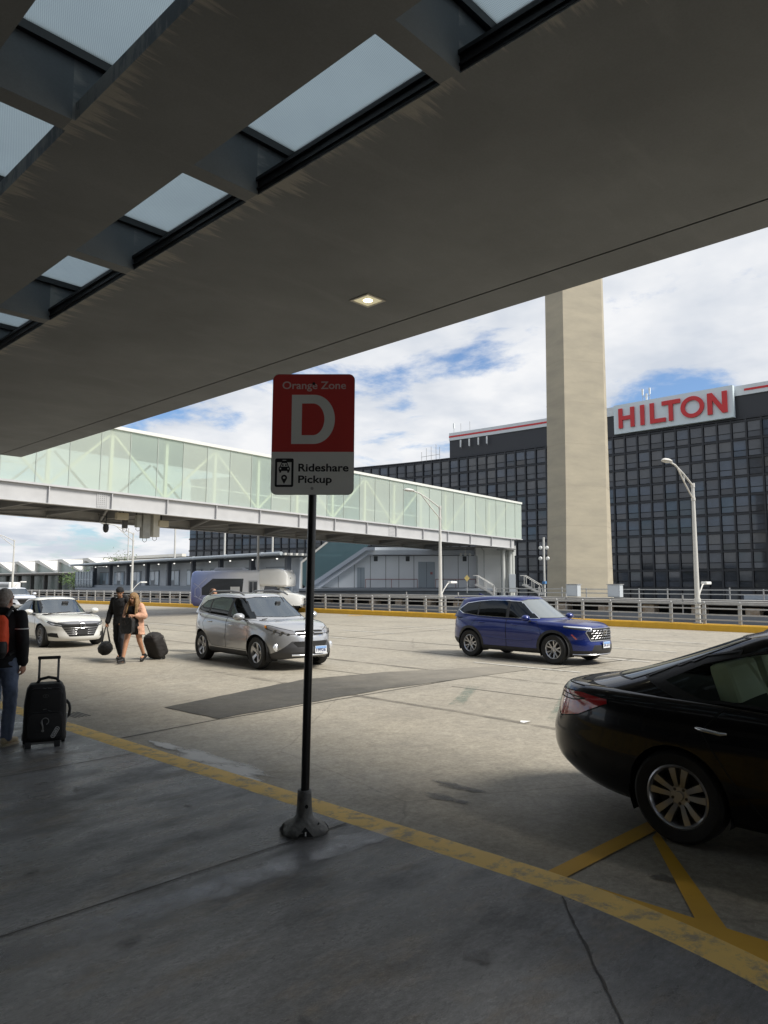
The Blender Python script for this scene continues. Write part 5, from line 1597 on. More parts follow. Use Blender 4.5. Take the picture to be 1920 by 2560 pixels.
def car(S):
    """shared steps: skin, wheel openings, windows, doors; S['extra'] adds each car's own parts"""
    root = thing(S['name'], S['label'], S.get('cat', 'car'), S['loc'], S['yaw'], S.get('group'), S['scale'])
    bm, zl, pl = car_surface(S)
    bvh = BVHTree.FromBMesh(bm)
    names = {0: 'body', 999: 'cabin_floor'}; mats = {0: S['paint'], 999: M_interior}; seams = []
    R = S['R']; nid = [1]
    def part(name, m):
        nid[0] += 1; names[nid[0]] = name; mats[nid[0]] = m; return nid[0]
    C = lambda poly, axes, pid, zones, **k: cut(bm, zl, pl, poly, axes, pid, zones, **k)
    # windows
    for s in (-1, 1):
        wins_ = []
        for poly in S['windows']:
            pid = part('window', S.get('side_glass', M_ctint)); wins_.append(pid); C(poly, 'xz', pid, (2,), side=s, cond=lambda f, c: abs(f.normal.y) > .45)
        for poly in S.get('pillars', []):
            pid = part('pillar_trim', M_plastic); wins_.append(pid); C(poly, 'xz', pid, (2,), side=s, cond=lambda f, c: abs(f.normal.y) > .45, only=(0,))
        seams.append((wins_, S.get('trim_r', .008), S.get('trim_m', M_plastic), 'window_trim', None))
        for poly, nm in S['doors']:
            pid = part('door', S['paint'])
            C(poly, 'xz', pid, (0,), side=s, cond=lambda f, c: abs(f.normal.y) > .3, only=(0,)); seams.append(([pid], .0035, M_seam, 'door_gap', pid))
        for m_, poly in S.get('cladding', []):
            pid = part('side_cladding', m_); C(poly, 'xz', pid, (0,), side=s, cond=lambda f, c: abs(f.normal.y) > .2)
        for xw in S['wheels']:
            if S.get('arch_trim'):
                pid = part('arch_trim', S['arch_trim']); C(arch_poly(xw, R, S['arch'] + S.get('arch_w', .06), -35, 215), 'xz', pid, (0,), side=s, cond=lambda f, c: abs(f.normal.y) > .25)
            C(arch_poly(xw, R, S['arch'], -40, 220), 'xz', -1, (0, 4), side=s, cond=lambda f, c: abs(c.y) > S['w'] - .40)
    pid = part('windscreen', S.get('front_glass', M_cglass))
    C(S['windscreen'], 'yz', pid, (2,), cond=lambda f, c: c.x > S['gh']['xwr'] - .25 and f.normal.x > .25, only=(0,)); seams.append(([pid], .007, M_plastic, 'windscreen_seal', pid))
    if S.get('rear_window'):
        pid = part('rear_window', S.get('rear_glass', M_ctint))
        C(S['rear_window'], S.get('rear_axes', 'yz'), pid, (2, 3) if S.get('rear_axes') else (2,), cond=lambda f, c: c.x < S['gh']['xrr'] + .3 and f.normal.x < -.15, only=(0,)); seams.append(([pid], .007, M_plastic, 'rear_window_seal', pid))
    if 'cuts' in S: S['cuts'](C, part, seams, names, mats)
    split_parts(bm, pl, mats, root, names, None, seams)
    finish_wells(root, S, R)
    for xw in S['wheels']:
        for s in (-1, 1): make_wheel(root, xw, s * (S['w'] - .135 + S.get('woff', 0)), s, R, S['rim'], S.get('tw', .225), S['style'], S.get('rim_m', M_rim))
    common_cabin(root, S, S['seat_m'])
    for s in (-1, 1): mirror(root, S['mir'][0], s * S['mir'][1], S['mir'][2], S.get('mir_m', S['paint']), S.get('mir_s', 1))
    for x, z in S['handles']:
        for s in (-1, 1): handle(root, bvh, x, z, s, S.get('handle_m', S['paint']), S.get('htilt', .0))
    S['extra'](root, bvh)
    bm.free()
    return root

def paint(name, col, metal=.0, rough=.32, coat=1.0):
    return mat(name, col, rough, metal=metal, coat=coat, spec=.5)
def bar_on_front(mb, bvh, pts, r, off=.006, n=6):
    mb.tube([on_front(bvh, y, z) + Vector((off, 0, 0)) for y, z in pts], r, n)
def ylist(a, b, n): return [a + (b - a) * i / n for i in range(n + 1)]

V2 = lambda a: (Vector((-sin(a), cos(a), 0)), Vector((0, 0, 1)))   # projection seen from azimuth a (0 = front)

# ---- silver crossover
P_silver = paint('silver_paint', (.43, .44, .455), metal=.40, rough=.25)
def silver_cuts(C, part, seams, names, mats):
    fr = lambda f, c: c.x > 1.55
    pid = part('lower_bumper', M_greyplastic)
    for s in (-1, 1):
        C([(0, .18), (s * .97, .18), (s * .97, .33), (0, .33)], 'yz', pid, (0,), cond=fr); C([(0, .33), (s * .80, .33), (s * .46, .635), (0, .635)], 'yz', pid, (0,), cond=fr)
    pid = part('lower_grille', M_seam)
    C([(-.44, .60), (-.36, .51), (.36, .51), (.44, .60), (.40, .625), (-.40, .625)], 'yz', pid, (0,), cond=fr)
    C([(-.40, .30), (.40, .30), (.46, .37), (-.46, .37)], 'yz', pid, (0,), cond=fr)
    pid = part('upper_grille', M_seam)
    C([(-.44, .845), (-.34, .745), (.34, .745), (.44, .845), (.3, .86), (0, .868), (-.3, .86)], 'yz', pid, (0, 1), cond=fr)
    seams.append(([pid], .007, M_chrome, 'grille_trim', pid))
    for s in (-1, 1):
        a = s * radians(38)
        U, V = V2(a)
        q = lambda x, y, z: (Vector((x, y, z)).dot(U), z)
        pid = part('headlight', mat('headlight_silver', (.26, .26, .27), .12, metal=.4, coat=1))
        C([q(2.2, s * .46, .85), q(2.22, s * .38, .775), q(2.05, s * .70, .80), q(1.72, s * .88, .90), q(1.60, s * .90, .965), q(1.8, s * .84, .965)], (U, V), pid, (0, 1), side=s, cond=fr)
        seams.append(([pid], .006, M_plastic, 'headlight_seal', pid))
        pid2 = part('turn_signal', M_amber)
        C([q(1.78, s * .87, .89), q(1.60, s * .90, .93), q(1.58, s * .90, .97), q(1.72, s * .87, .97)], (U, V), pid2, (0, 1), side=s, cond=fr, only=(pid,))
        pid3 = part('taillight', M_redlens)
        C([(-2.35, 1.0), (-2.35, .86), (-2.0, .92), (-1.9, 1.02), (-2.1, 1.06)], 'xz', pid3, (0, 1), side=s, cond=lambda f, c: c.x < -1.5)
def silver_extra(root, bvh):
    mb = MB()
    bar_on_front(mb, bvh, [(y, .81 - abs(y) * .02) for y in ylist(-.38, .38, 10)], .016, .012)
    mb.build('grille_bar', M_chrome, root, smooth=50)
    mb = MB(); bar_on_front(mb, bvh, [(y, .335) for y in ylist(-.46, .46, 12)], .022, .016, 8); mb.build('skid_bar', M_lens_white, root, smooth=50)
    for s in (-1, 1):
        p = on_front(bvh, s * .70, .50)
        f = MB().lathe([(0, .012), (.055, .012), (.062, .004), (.08, .0), (.085, -.03)], 20, p + Vector((-.005, 0, 0)), 'x').build('fog_light', M_lens_white, root, smooth=50)
        for (x, y, z, r) in ((2.09, .70, .86, .048), (1.93, .80, .885, .044), (2.2, .59, .835, .032)):
            p = bvh.find_nearest(Vector((x, s * y, z)))
            mb = MB(); a = s * radians(30); d = Vector((cos(a), sin(a), 0))
            c = p[0] + d * .008; u = Vector((-d.y, d.x, 0)); k = 18
            vs = [c + (u * cos(2*pi*j/k) + Vector((0, 0, 1)) * sin(2*pi*j/k)) * rr for rr in (r, r * .72) for j in range(k)] + [c - d * .01]
            mb.add(vs, [(j, (j+1) % k, k + (j+1) % k, k + j) for j in range(k)]); mb.add([vs[k + j] for j in range(k)], [tuple(range(k))], 1)
            mb.build('headlight_bulb', [M_chrome, M_lightdark], root, fix=False)
        mb = MB()                                                   # roof rail
        mb.tube([(-1.5, s * .60, 1.60), (-1.3, s * .60, 1.685), (-.4, s * .605, 1.705), (.1, s * .60, 1.665), (.28, s * .60, 1.61)], [.02, .022, .022, .022, .02], 8)
        mb.build('roof_rail', M_plastic if False else mat('rail_silver', (.22, .22, .225), .4, metal=.6), root, smooth=50)
    p = on_front(bvh, 0, .80)                                       # badge ring
    mb = MB()
    mb.tube([p + Vector((.022, .075 * cos(2*pi*j/20), .05 * sin(2*pi*j/20))) for j in range(21)], .010, 6)
    mb.tube([p + Vector((.024, .03 * cos(2*pi*j/16), .045 * sin(2*pi*j/16))) for j in range(17)], .008, 6); mb.build('badge', M_chrome, root, smooth=50)
    plate(root, bvh, .20, .445, '19926', tint=M_plateblue)
    mb = MB()
    for y0, y1 in ((-.6, .02), (.0, .55)):
        mb.tube([(1.12, y0, 1.075), (1.05, (y0 + y1) / 2, 1.10), (1.0, y1, 1.125)], .010, 6)
    mb.build('wiper', M_plastic, root)
    MB().tube([(-1.35, 0, 1.64), (-1.55, 0, 1.70)], [.02, .006], 8).build('aerial', M_plastic, root)
    mb = MB(); mb.box(.55, .62, .08, .2, 1.36, 1.46); mb.build('rear_view_mirror', M_plastic, root, bevel=.01)
SILVER = dict(name='crossover_car', label='silver crossover with black lower bumper, seen from its front right corner behind the sign pole', loc=(10.72, 14.32, -.15), yaw=radians(-96.5), scale=.985,
    paint=P_silver, xf=2.30, xr=-2.31, w=.905, nf=4.8, kf=2.3, nr=6, kr=2.2, wheels=(1.33, -1.33), R=.362, rim=.225, arch=.405, style='five', flare=.03,
    zb=[(-2.31, .42), (-1.9, .30), (-1.2, .24), (1.4, .24), (1.9, .24), (2.24, .30)],
    zs=[(-2.31, 1.13), (-2.0, 1.18), (-1.2, 1.14), (0, 1.075), (.9, 1.045), (1.4, 1.01), (1.8, .955), (2.0, .905), (2.24, .84)],
    crown=[(-2.3, .02), (0, .03), (1.0, .045), (1.8, .055), (2.1, .03), (2.24, .01)],
    levels=[(0, .90, .10, .08), (.08, .95, .04, .03), (.2, .975, .0, .0), (.35, .99, .0, .0), (.5, 1.0, .02, .01), (.65, .995, .035, .02), (.8, .985, .06, .05), (.92, .965, .12, .08), (1, .925, .22, .12)],
    gh=dict(xwb=1.30, xwr=.30, xrb=-2.22, xrr=-1.95, w0=.83, w1=.62, roof=[(-2.1, 1.54), (-1.6, 1.60), (-.8, 1.635), (0, 1.62), (.35, 1.575), (1.3, 1.55)], nf=6, kf=2.2, pf=.9),
    windows=[[(.93, 1.09), (.80, 1.09), (.05, 1.10), (-.02, 1.54), (.28, 1.535), (.42, 1.48)], [(-.12, 1.11), (-1.0, 1.15), (-1.06, 1.50), (-.7, 1.545), (-.1, 1.545)], [(-1.10, 1.165), (-1.62, 1.24), (-1.62, 1.30), (-1.35, 1.46), (-1.13, 1.49)]],
    pillars=[[(.05, 1.10), (-.12, 1.11), (-.1, 1.545), (-.02, 1.54)], [(-1.0, 1.15), (-1.10, 1.165), (-1.13, 1.49), (-1.06, 1.50)]],
    doors=[([(.98, .42), (1.0, .75), (.92, 1.06), (-.05, 1.08), (-.05, .40), (.90, .40)], 0), ([(-.06, .40), (-.06, 1.08), (-1.05, 1.14), (-1.28, .86), (-1.0, .62), (-.82, .40)], 1)],
    cladding=[(M_plastic, [(-.95, .22), (.95, .22), (.90, .37), (-.9, .37)])],
    windscreen=[(-.74, 1.09), (-.64, 1.30), (-.545, 1.525), (-.3, 1.56), (.3, 1.56), (.545, 1.525), (.64, 1.30), (.74, 1.09), (.4, 1.10), (-.4, 1.10)],
    rear_window=[(-.62, 1.20), (-.52, 1.46), (.52, 1.46), (.62, 1.20)], side_glass=M_ctint, front_glass=glass('windscreen_glass', (.70, .82, .84), .6, .012, ior=3.2),
    cuts=silver_cuts, extra=silver_extra, seat_m=M_seatgrey, xseat=.05, xdash=1.2, zdash=1.06, zseat=.72, mir=(.78, 1.0, 1.13), mir_s=1.15, handles=[(-.02 + .12, .92), (-.98, .965)], handle_m=M_chrome)
car(SILVER)

# ---- blue crossover
P_blue = paint('deep_blue_paint', (.003, .016, .145), metal=.25, rough=.28, coat=.7)
def blue_cuts(C, part, seams, names, mats):
    fr = lambda f, c: c.x > 1.6
    pid = part('lower_bumper', M_plastic)
    C([(-.95, .2), (.95, .2), (.92, .36), (-.92, .36)], 'yz', pid, (0,), cond=fr)
    C([(-.46, .355), (.46, .355), (.40, .50), (-.40, .50)], 'yz', pid, (0,), cond=fr)
    pid = part('upper_grille', M_seam)
    C([(-.50, .90), (-.56, .80), (-.46, .60), (.46, .60), (.56, .80), (.50, .90)], 'yz', pid, (0, 1), cond=fr)
    seams.append(([pid], .010, M_rim, 'grille_trim', pid))
    for s in (-1, 1):
        U, V = V2(s * radians(30)); q = lambda x, y, z: (Vector((x, y, z)).dot(U), z)
        pid = part('headlight', M_lightdark)
        C([q(2.26, s * .48, .905), q(2.26, s * .50, .84), q(2.1, s * .72, .86), q(1.75, s * .90, .91), q(1.66, s * .90, .945), q(1.9, s * .86, .96)], (U, V), pid, (0, 1), side=s, cond=fr)
        pid2 = part('daytime_light', M_lens_white)
        C([q(2.26, s * .46, .925), q(2.26, s * .48, .895), q(1.95, s * .82, .925), q(1.66, s * .9, .945), q(1.66, s * .9, .965), q(1.95, s * .82, .955)], (U, V), pid2, (0, 1), side=s, cond=fr)
        pid3 = part('taillight', M_redlens)
        C([(-2.4, 1.12), (-2.4, .93), (-2.06, .95), (-2.0, 1.02), (-2.12, 1.12)], 'xz', pid3, (0, 1), side=s, cond=lambda f, c: c.x < -1.7)
        pid4 = part('side_marker', M_redlens2)
        C([(1.90, .63), (1.80, .75), (1.83, .76), (1.94, .64)], 'xz', pid4, (0,), side=s)
def blue_extra(root, bvh):
    mb = MB()
    for z in (.655, .715, .775, .835):
        for k in range(-4, 5):
            y = k * .105 + (.05 if int(z * 1000 / 60) % 2 else 0)
            if abs(y) > .45: continue
            p, q = on_front(bvh, y - .035, z), on_front(bvh, y + .035, z + .018)
            mb.tube([p + Vector((.010, 0, 0)), q + Vector((.010, 0, 0))], .008, 6)
    mb.build('grille_mesh', M_rim, root)
    p = on_front(bvh, 0, .80) + Vector((.02, 0, 0))
    mb = MB()
    for s in (-1, 1): mb.bar(p + Vector((0, s * .032, -.045)), p + Vector((0, s * .042, .05)), .018, .012)
    mb.bar(p + Vector((0, -.036, 0)), p + Vector((0, .036, 0)), .018, .012)
    fr_ = rrect(-.068, .068, -.065, .065, .02, 4)
    mb.tube([p + Vector((0, u, v)) for u, v in fr_ + fr_[:1]], .008, 6); mb.build('badge', M_chrome, root)
    plate(root, bvh, 0, .50, 'EA 614', tint=M_plateblue)
    mb = MB(); bar_on_front(mb, bvh, [(y, .265) for y in ylist(-.72, .72, 14)], .016, .01); mb.build('skid_bar', M_rim, root, smooth=50)
    MB().prism([(-1.55, 1.665), (-1.75, 1.665), (-1.72, 1.72), (-1.70, 1.72)], .03, lambda u, v, w: (u, w - .015, v)).build('aerial', P_blue, root)
    mb = MB(); 
    for s in (-1, 1):
        p0 = on_side(bvh, -.75, .56, s); p1 = on_side(bvh, .6, .52, s)
        mb.tube([on_side(bvh, x, .60 - .05 * math.sin((x + .9) * 1.6), s) + Vector((0, s * .004, 0)) for x in ylist(-.85, .75, 12)], .012, 6)
    mb.build('door_crease', P_blue, root, smooth=60)
    MB().box(-2.2, -1.9, -.55, .55, 1.585, 1.61).build('roof_spoiler', P_blue, root, bevel=.01)
BLUE = dict(name='crossover_car', label='dark blue crossover with tinted side windows driving to the right across the road', loc=(15.89, 10.1, -.15), yaw=radians(-93.6), scale=.925,
    paint=P_blue, xf=2.30, xr=-2.36, w=.92, nf=4.6, kf=2.4, nr=6, kr=2.2, wheels=(1.35, -1.35), R=.368, rim=.228, arch=.415, style='wye', flare=.022, arch_trim=M_plastic, arch_w=.07,
    zb=[(-2.36, .40), (-1.9, .30), (-1.2, .24), (1.4, .24), (1.9, .22), (2.30, .24)],
    zs=[(-2.36, 1.06), (-2.1, 1.10), (-1.2, 1.09), (0, 1.055), (.9, 1.045), (1.4, 1.03), (1.9, .99), (2.12, .955), (2.30, .915)],
    crown=[(-2.3, .02), (0, .03), (1.0, .035), (1.8, .04), (2.15, .02), (2.30, .01)],
    levels=[(0, .90, .08, .10), (.08, .95, .03, .03), (.2, .975, .0, .0), (.35, .985, .0, .0), (.5, .99, .03, .02), (.62, 1.0, .04, .04), (.8, .985, .03, .05), (.92, .965, .05, .07), (1, .93, .16, .12)],
    gh=dict(xwb=1.12, xwr=.22, xrb=-2.26, xrr=-1.98, w0=.84, w1=.64, roof=[(-2.15, 1.52), (-1.6, 1.60), (-.8, 1.65), (0, 1.645), (.3, 1.60), (1.2, 1.58)], nf=6, kf=2.2, pf=.9),
    windows=[[(.80, 1.10), (-.05, 1.105), (-.07, 1.545), (.18, 1.53), (.42, 1.42)], [(-.15, 1.105), (-1.08, 1.13), (-1.08, 1.525), (-.7, 1.555), (-.15, 1.555)], [(-1.13, 1.135), (-1.65, 1.18), (-1.85, 1.27), (-1.55, 1.46), (-1.13, 1.52)]],
    pillars=[[(-.05, 1.105), (-.15, 1.105), (-.15, 1.555), (-.07, 1.545)], [(-1.08, 1.13), (-1.13, 1.135), (-1.13, 1.52), (-1.08, 1.525)]], trim_m=M_chrome, trim_r=.009,
    doors=[([(1.02, .40), (1.02, .75), (.86, 1.05), (-.09, 1.06), (-.09, .36), (.95, .36)], 0), ([(-.10, .36), (-.10, 1.06), (-1.08, 1.09), (-1.28, .88), (-1.05, .62), (-.85, .36)], 1)],
    cladding=[(M_plastic, [(-.98, .2), (.98, .2), (.95, .36), (-.95, .36)]), (M_plastic, [(-2.4, .2), (-1.7, .2), (-1.75, .48), (-2.4, .55)])],
    windscreen=[(-.75, 1.10), (-.66, 1.32), (-.565, 1.54), (-.3, 1.58), (.3, 1.58), (.565, 1.54), (.66, 1.32), (.75, 1.10), (.4, 1.105), (-.4, 1.105)],
    rear_window=[(-.62, 1.18), (-.54, 1.48), (.54, 1.48), (.62, 1.18)], side_glass=glass('privacy_glass', (.3, .3, .32), .06, .012, ior=1.5), front_glass=glass('bright_windscreen', (.70, .80, .80), .4, .02, (.80, .86, .86), .45, ior=2.2),
    cuts=blue_cuts, extra=blue_extra, seat_m=M_seatdark, xseat=.0, xdash=1.1, zdash=1.06, zseat=.72, mir=(.62, 1.0, 1.12), mir_s=1.1, handles=[(.02 + .06, .94), (-1.02, .955)])
car(BLUE)

# ---- black sedan close by
P_black = paint('black_paint', (.003, .003, .0045), rough=.22, coat=.45)
P_black.node_tree.nodes['Principled BSDF'].inputs['Specular IOR Level'].default_value = .25
def black_cuts(C, part, seams, names, mats):
    re_ = lambda f, c: c.x < -1.4
    for s in (-1, 1):
        U, V = V2(s * radians(125)); q = lambda x, y, z: (Vector((x, y, z)).dot(U), z)
        pid = part('taillight', M_redlens)
        C([q(-2.70, s * .72, .94), q(-2.73, s * .68, .80), q(-2.58, s * .80, .73), q(-2.30, s * .9, .78), q(-1.98, s * .91, .90), q(-2.0, s * .91, .935), q(-2.3, s * .88, .955)], (U, V), pid, (0, 1), side=s, cond=re_)
        seams.append(([pid], .004, M_seam, 'taillight_gap', pid))
        pid2 = part('taillight_lens', M_redlens2)
        C([q(-2.64, s * .76, .92), q(-2.66, s * .76, .88), q(-2.38, s * .86, .885), q(-2.24, s * .89, .91)], (U, V), pid2, (0, 1), side=s, cond=re_, only=(pid,))
    pid = part('boot_lid', P_black)
    C([(-2.50, .68), (-1.85, .68), (-1.85, -.68), (-2.50, -.68)], 'xy', pid, (1,), only=(0,)); seams.append(([pid], .004, M_seam, 'boot_gap', pid))
    for s in (-1, 1):
        U, V = V2(s * radians(25)); q = lambda x, y, z: (Vector((x, y, z)).dot(U), z)
        pid = part('headlight', M_lightclear)
        C([q(2.2, s * .5, .66), q(2.2, s * .48, .58), q(1.9, s * .8, .62), q(1.55, s * .9, .74), q(1.8, s * .84, .74)], (U, V), pid, (0, 1), side=s, cond=lambda f, c: c.x > 1.3)
def black_extra(root, bvh):
    t = MB()
    for s in (-1, 1):
        pp = [Vector((x, s * y, z)) for x, y, z in ((-1.62, .66, 1.075), (-1.1, .70, 1.24), (-.6, .695, 1.385), (-.1, .685, 1.43), (.3, .69, 1.405))]
    # seat belt
    MB().add([(-1.05, -.46, 1.34), (-1.05, -.53, 1.34), (-.72, -.58, .85), (-.72, -.50, .85)], [(0, 1, 2, 3)]).build('seat_belt', M_seatcream, root)
    plate(root, bvh, 0, .76, '7 2', fx=-4)
    mb = MB()
    for s in (-1, 1):
        mb.tube([Vector((x, s * (.90 - .01), z)) for x, z in ((-.8, .2), (.8, .2))], .02, 6)
BLACK = dict(name='sedan_car', label='black sedan close at the right edge with red tail light and rear wheel showing', loc=(0, 0, 0), yaw=0, scale=1,
    paint=P_black, xf=2.33, xr=-2.74, w=.915, nf=3.6, kf=2.2, nr=6.2, kr=2.3, wheels=(1.388, -1.388), R=.325, rim=.216, arch=.362, style='twin', flare=.02,
    zb=[(-2.74, .37), (-2.35, .30), (-1.85, .22), (-1.2, .19), (1.4, .19), (1.9, .2), (2.33, .24)],
    zs=[(-2.74, .93), (-2.60, .985), (-2.3, 1.0), (-1.4, .99), (0, .93), (.9, .905), (1.4, .86), (1.9, .77), (2.33, .66)],
    crown=[(-2.74, .0), (-2.55, .02), (-1.8, .03), (0, .03), (1.0, .05), (1.8, .05), (2.15, .03), (2.33, .01)],
    levels=[(0, .88, .12, .10), (.1, .94, .05, .03), (.25, .97, .01, .0), (.4, .985, .0, .0), (.55, .99, .01, .025), (.68, 1.0, .03, .06), (.82, .985, .08, .085), (.93, .955, .16, .10), (1, .915, .26, .15)],
    gh=dict(xwb=1.38, xwr=.38, xrb=-2.50, xrr=-1.0, w0=.80, w1=.575, roof=[(-2.5, 1.30), (-2.0, 1.38), (-1.5, 1.445), (-1.0, 1.48), (-.5, 1.495), (0, 1.495), (.4, 1.47), (1.4, 1.40)], nf=5, kf=2.2, nr=5, kr=2.2, pf=.9, pr=.95),
    windows=[[(.86, .965), (.10, .965), (.02, 1.405), (.30, 1.385), (.55, 1.29)], [(.02, .965), (-1.22, 1.005), (-1.52, 1.11), (-1.25, 1.245), (-.9, 1.34), (-.5, 1.395), (-.06, 1.41)]],
    pillars=[[(.10, .965), (.02, .965), (-.06, 1.41), (.02, 1.405)], [(-1.22, .99), (-1.40, 1.0), (-1.74, 1.13), (-1.28, 1.29), (-1.0, 1.35), (-1.1, 1.0)]],
    trim_m=M_plastic, trim_r=.010,
    doors=[([(1.0, .30), (1.05, .65), (.92, .92), (.04, .935), (-.02, .30)], 0), ([(-.03, .30), (.03, .935), (-1.05, .965), (-1.22, .78), (-1.0, .52), (-.86, .30)], 1)],
    windscreen=[(-.70, .97), (-.60, 1.22), (-.52, 1.43), (-.3, 1.46), (.3, 1.46), (.52, 1.43), (.60, 1.2), (.70, .97)],
    rear_window=[(-.62, 1.08), (-.50, 1.43), (.50, 1.43), (.62, 1.08)], side_glass=glass('clear_side_glass', (.80, .9, .8), .85, .012, ior=1.3),
    cuts=black_cuts, extra=black_extra, seat_m=M_seatcream, xseat=-.02, hrear=.74, xdash=1.25, zdash=.95, zseat=.55, mir=(.72, .98, 1.0), handles=[(.0, .80), (-1.22, .83)], handle_m=M_chrome, htilt=.015)
BLACK['yaw'] = radians(-92)
_f = Vector((cos(BLACK['yaw']), sin(BLACK['yaw']))); _l = Vector((-_f.y, _f.x))
BLACK['scale'] = 1.03
_p = Vector((5.44, 2.225)) + (_f * 1.388 + _l * .86) * 1.03
BLACK['loc'] = (_p.x, _p.y, -.15)
car(BLACK)

# ---- white sedan on the left
P_pearl = paint('pearl_white_paint', (.66, .655, .62), rough=.25)
def white_cuts(C, part, seams, names, mats):
    fr = lambda f, c: c.x > 1.4
    pid = part('upper_grille', M_seam)
    C([(-.60, .70), (-.50, .55), (-.36, .33), (.36, .33), (.50, .55), (.60, .70)], 'yz', pid, (0, 1), cond=fr)
    pid2 = part('grille_crown', mat('crown_grey', (.30, .30, .31), .25, metal=.6))
    C([(-.62, .745), (-.60, .69), (.60, .69), (.62, .745), (.3, .765), (-.3, .765)], 'yz', pid2, (0, 1), cond=fr)
    for s in (-1, 1):
        U, V = V2(s * radians(35)); q = lambda x, y, z: (Vector((x, y, z)).dot(U), z)
        pid = part('headlight', M_lightdark)
        C([q(2.3, s * .50, .69), q(2.3, s * .56, .61), q(2.0, s * .8, .66), q(1.72, s * .9, .77), q(1.68, s * .9, .80), q(1.95, s * .84, .775)], (U, V), pid, (0, 1), side=s, cond=fr)
        pid2 = part('daytime_light', M_lens_white)
        C([q(1.80, s * .885, .735), q(1.68, s * .9, .78), q(1.70, s * .9, .805), q(1.88, s * .86, .765)], (U, V), pid2, (0, 1), side=s, cond=fr)
        C([q(2.25, s * .58, .645), q(2.0, s * .8, .69), q(1.95, s * .82, .715), q(2.22, s * .58, .665)], (U, V), part('headlight_lens', M_lightclear), (0, 1), side=s, cond=fr, only=(pid,))
        pid3 = part('fog_vent', M_seam)
        C([q(2.1, s * .56, .30), q(1.9, s * .84, .33), q(1.86, s * .86, .42), q(2.0, s * .76, .44), q(2.16, s * .66, .43)], (U, V), pid3, (0,), side=s, cond=fr)
    pid = part('lower_bumper', M_seam)
    C([(-.9, .15), (.9, .15), (.9, .205), (-.9, .205)], 'yz', pid, (0,), cond=fr)
def white_extra(root, bvh):
    mb = MB()
    for z in (.40, .46, .52, .58):
        h = .36 + (z - .33) * .62
        bar_on_front(mb, bvh, [(y, z) for y in ylist(-h, h, 10)], .007, .004)
    mb.build('grille_bar', M_rim, root, smooth=50)
    p = on_front(bvh, 0, .635) + Vector((.02, 0, 0)); mb = MB()
    for s in (-1, 1): mb.bar(p + Vector((0, s * .034, -.045)), p + Vector((0, s * .044, .05)), .018, .012)
    mb.bar(p + Vector((0, -.036, 0)), p + Vector((0, .036, 0)), .018, .012)
    fr_ = rrect(-.068, .068, -.065, .065, .02, 4); mb.tube([p + Vector((0, u, v)) for u, v in fr_ + fr_[:1]], .008, 6); mb.build('badge', M_chrome, root)
    plate(root, bvh, 0, .47, '', blank=True)
    mb = MB(); mb.tube([(1.2, -.6, .97), (1.12, -.2, .995), (1.08, .1, 1.01)], .010, 6); mb.build('wiper', M_plastic, root)
    mb = MB(); mb.box(.55, .62, .02, .2, 1.24, 1.32); mb.build('rear_view_mirror', M_plastic, root, bevel=.01)
WHITE = dict(name='sedan_car', label='white sedan with chrome grille bars and an empty plate holder, beside the walking couple', loc=(9.56, 23.4, -.15), yaw=radians(-93), scale=.985,
    paint=P_pearl, xf=2.38, xr=-2.48, w=.915, nf=5.2, kf=2.3, nr=4.5, kr=2.2, wheels=(1.415, -1.415), R=.335, rim=.222, arch=.372, style='ten', flare=.02, rim_m=mat('alloy_grey', (.2, .2, .21), .35, metal=.8),
    zb=[(-2.48, .36), (-1.9, .24), (-1.2, .18), (1.4, .18), (1.9, .18), (2.36, .20)],
    zs=[(-2.48, .96), (-2.3, 1.0), (-1.8, 1.0), (-1.2, .97), (0, .935), (.9, .92), (1.4, .89), (1.9, .82), (2.15, .775), (2.36, .72)],
    crown=[(-2.4, .0), (-2.0, .03), (0, .03), (1.0, .05), (1.8, .055), (2.15, .03), (2.36, .01)],
    levels=[(0, .90, .07, .14), (.1, .95, .02, .06), (.25, .97, .0, .02), (.4, .985, .015, .0), (.55, .99, .03, .01), (.68, 1.0, .03, .03), (.82, .985, .03, .06), (.93, .955, .07, .08), (1, .915, .18, .13)],
    gh=dict(xwb=1.28, xwr=.30, xrb=-2.05, xrr=-.9, w0=.80, w1=.58, roof=[(-2.05, 1.18), (-1.5, 1.28), (-1.0, 1.36), (-.5, 1.415), (0, 1.43), (.35, 1.405), (1.3, 1.36)], nf=5, kf=2.2, nr=5, pf=.9),
    windows=[[(.80, .975), (.02, .985), (-.04, 1.34), (.26, 1.345), (.5, 1.22)], [(-.06, .985), (-.95, 1.0), (-1.2, 1.06), (-.95, 1.2), (-.5, 1.33), (-.12, 1.345)]],
    pillars=[[(.02, .985), (-.06, .985), (-.12, 1.345), (-.04, 1.34)]], trim_m=M_plastic,
    doors=[([(1.0, .30), (1.05, .65), (.90, .93), (.0, .95), (-.04, .30)], 0), ([(-.05, .30), (-.01, .95), (-1.05, .98), (-1.25, .78), (-1.02, .52), (-.88, .30)], 1)],
    windscreen=[(-.70, .98), (-.61, 1.18), (-.53, 1.35), (-.3, 1.375), (.3, 1.375), (.53, 1.35), (.61, 1.18), (.70, .98)],
    rear_window=[(-.6, 1.08), (-.5, 1.32), (.5, 1.32), (.6, 1.08)], side_glass=M_ctint, front_glass=glass('windscreen_glass'),
    cuts=white_cuts, extra=white_extra, seat_m=M_seatdark, xseat=-.02, xdash=1.2, zdash=.96, zseat=.56, mir=(.70, 1.0, 1.02), mir_s=1.1, handles=[(.1, .82), (-.98, .84)])
car(WHITE)
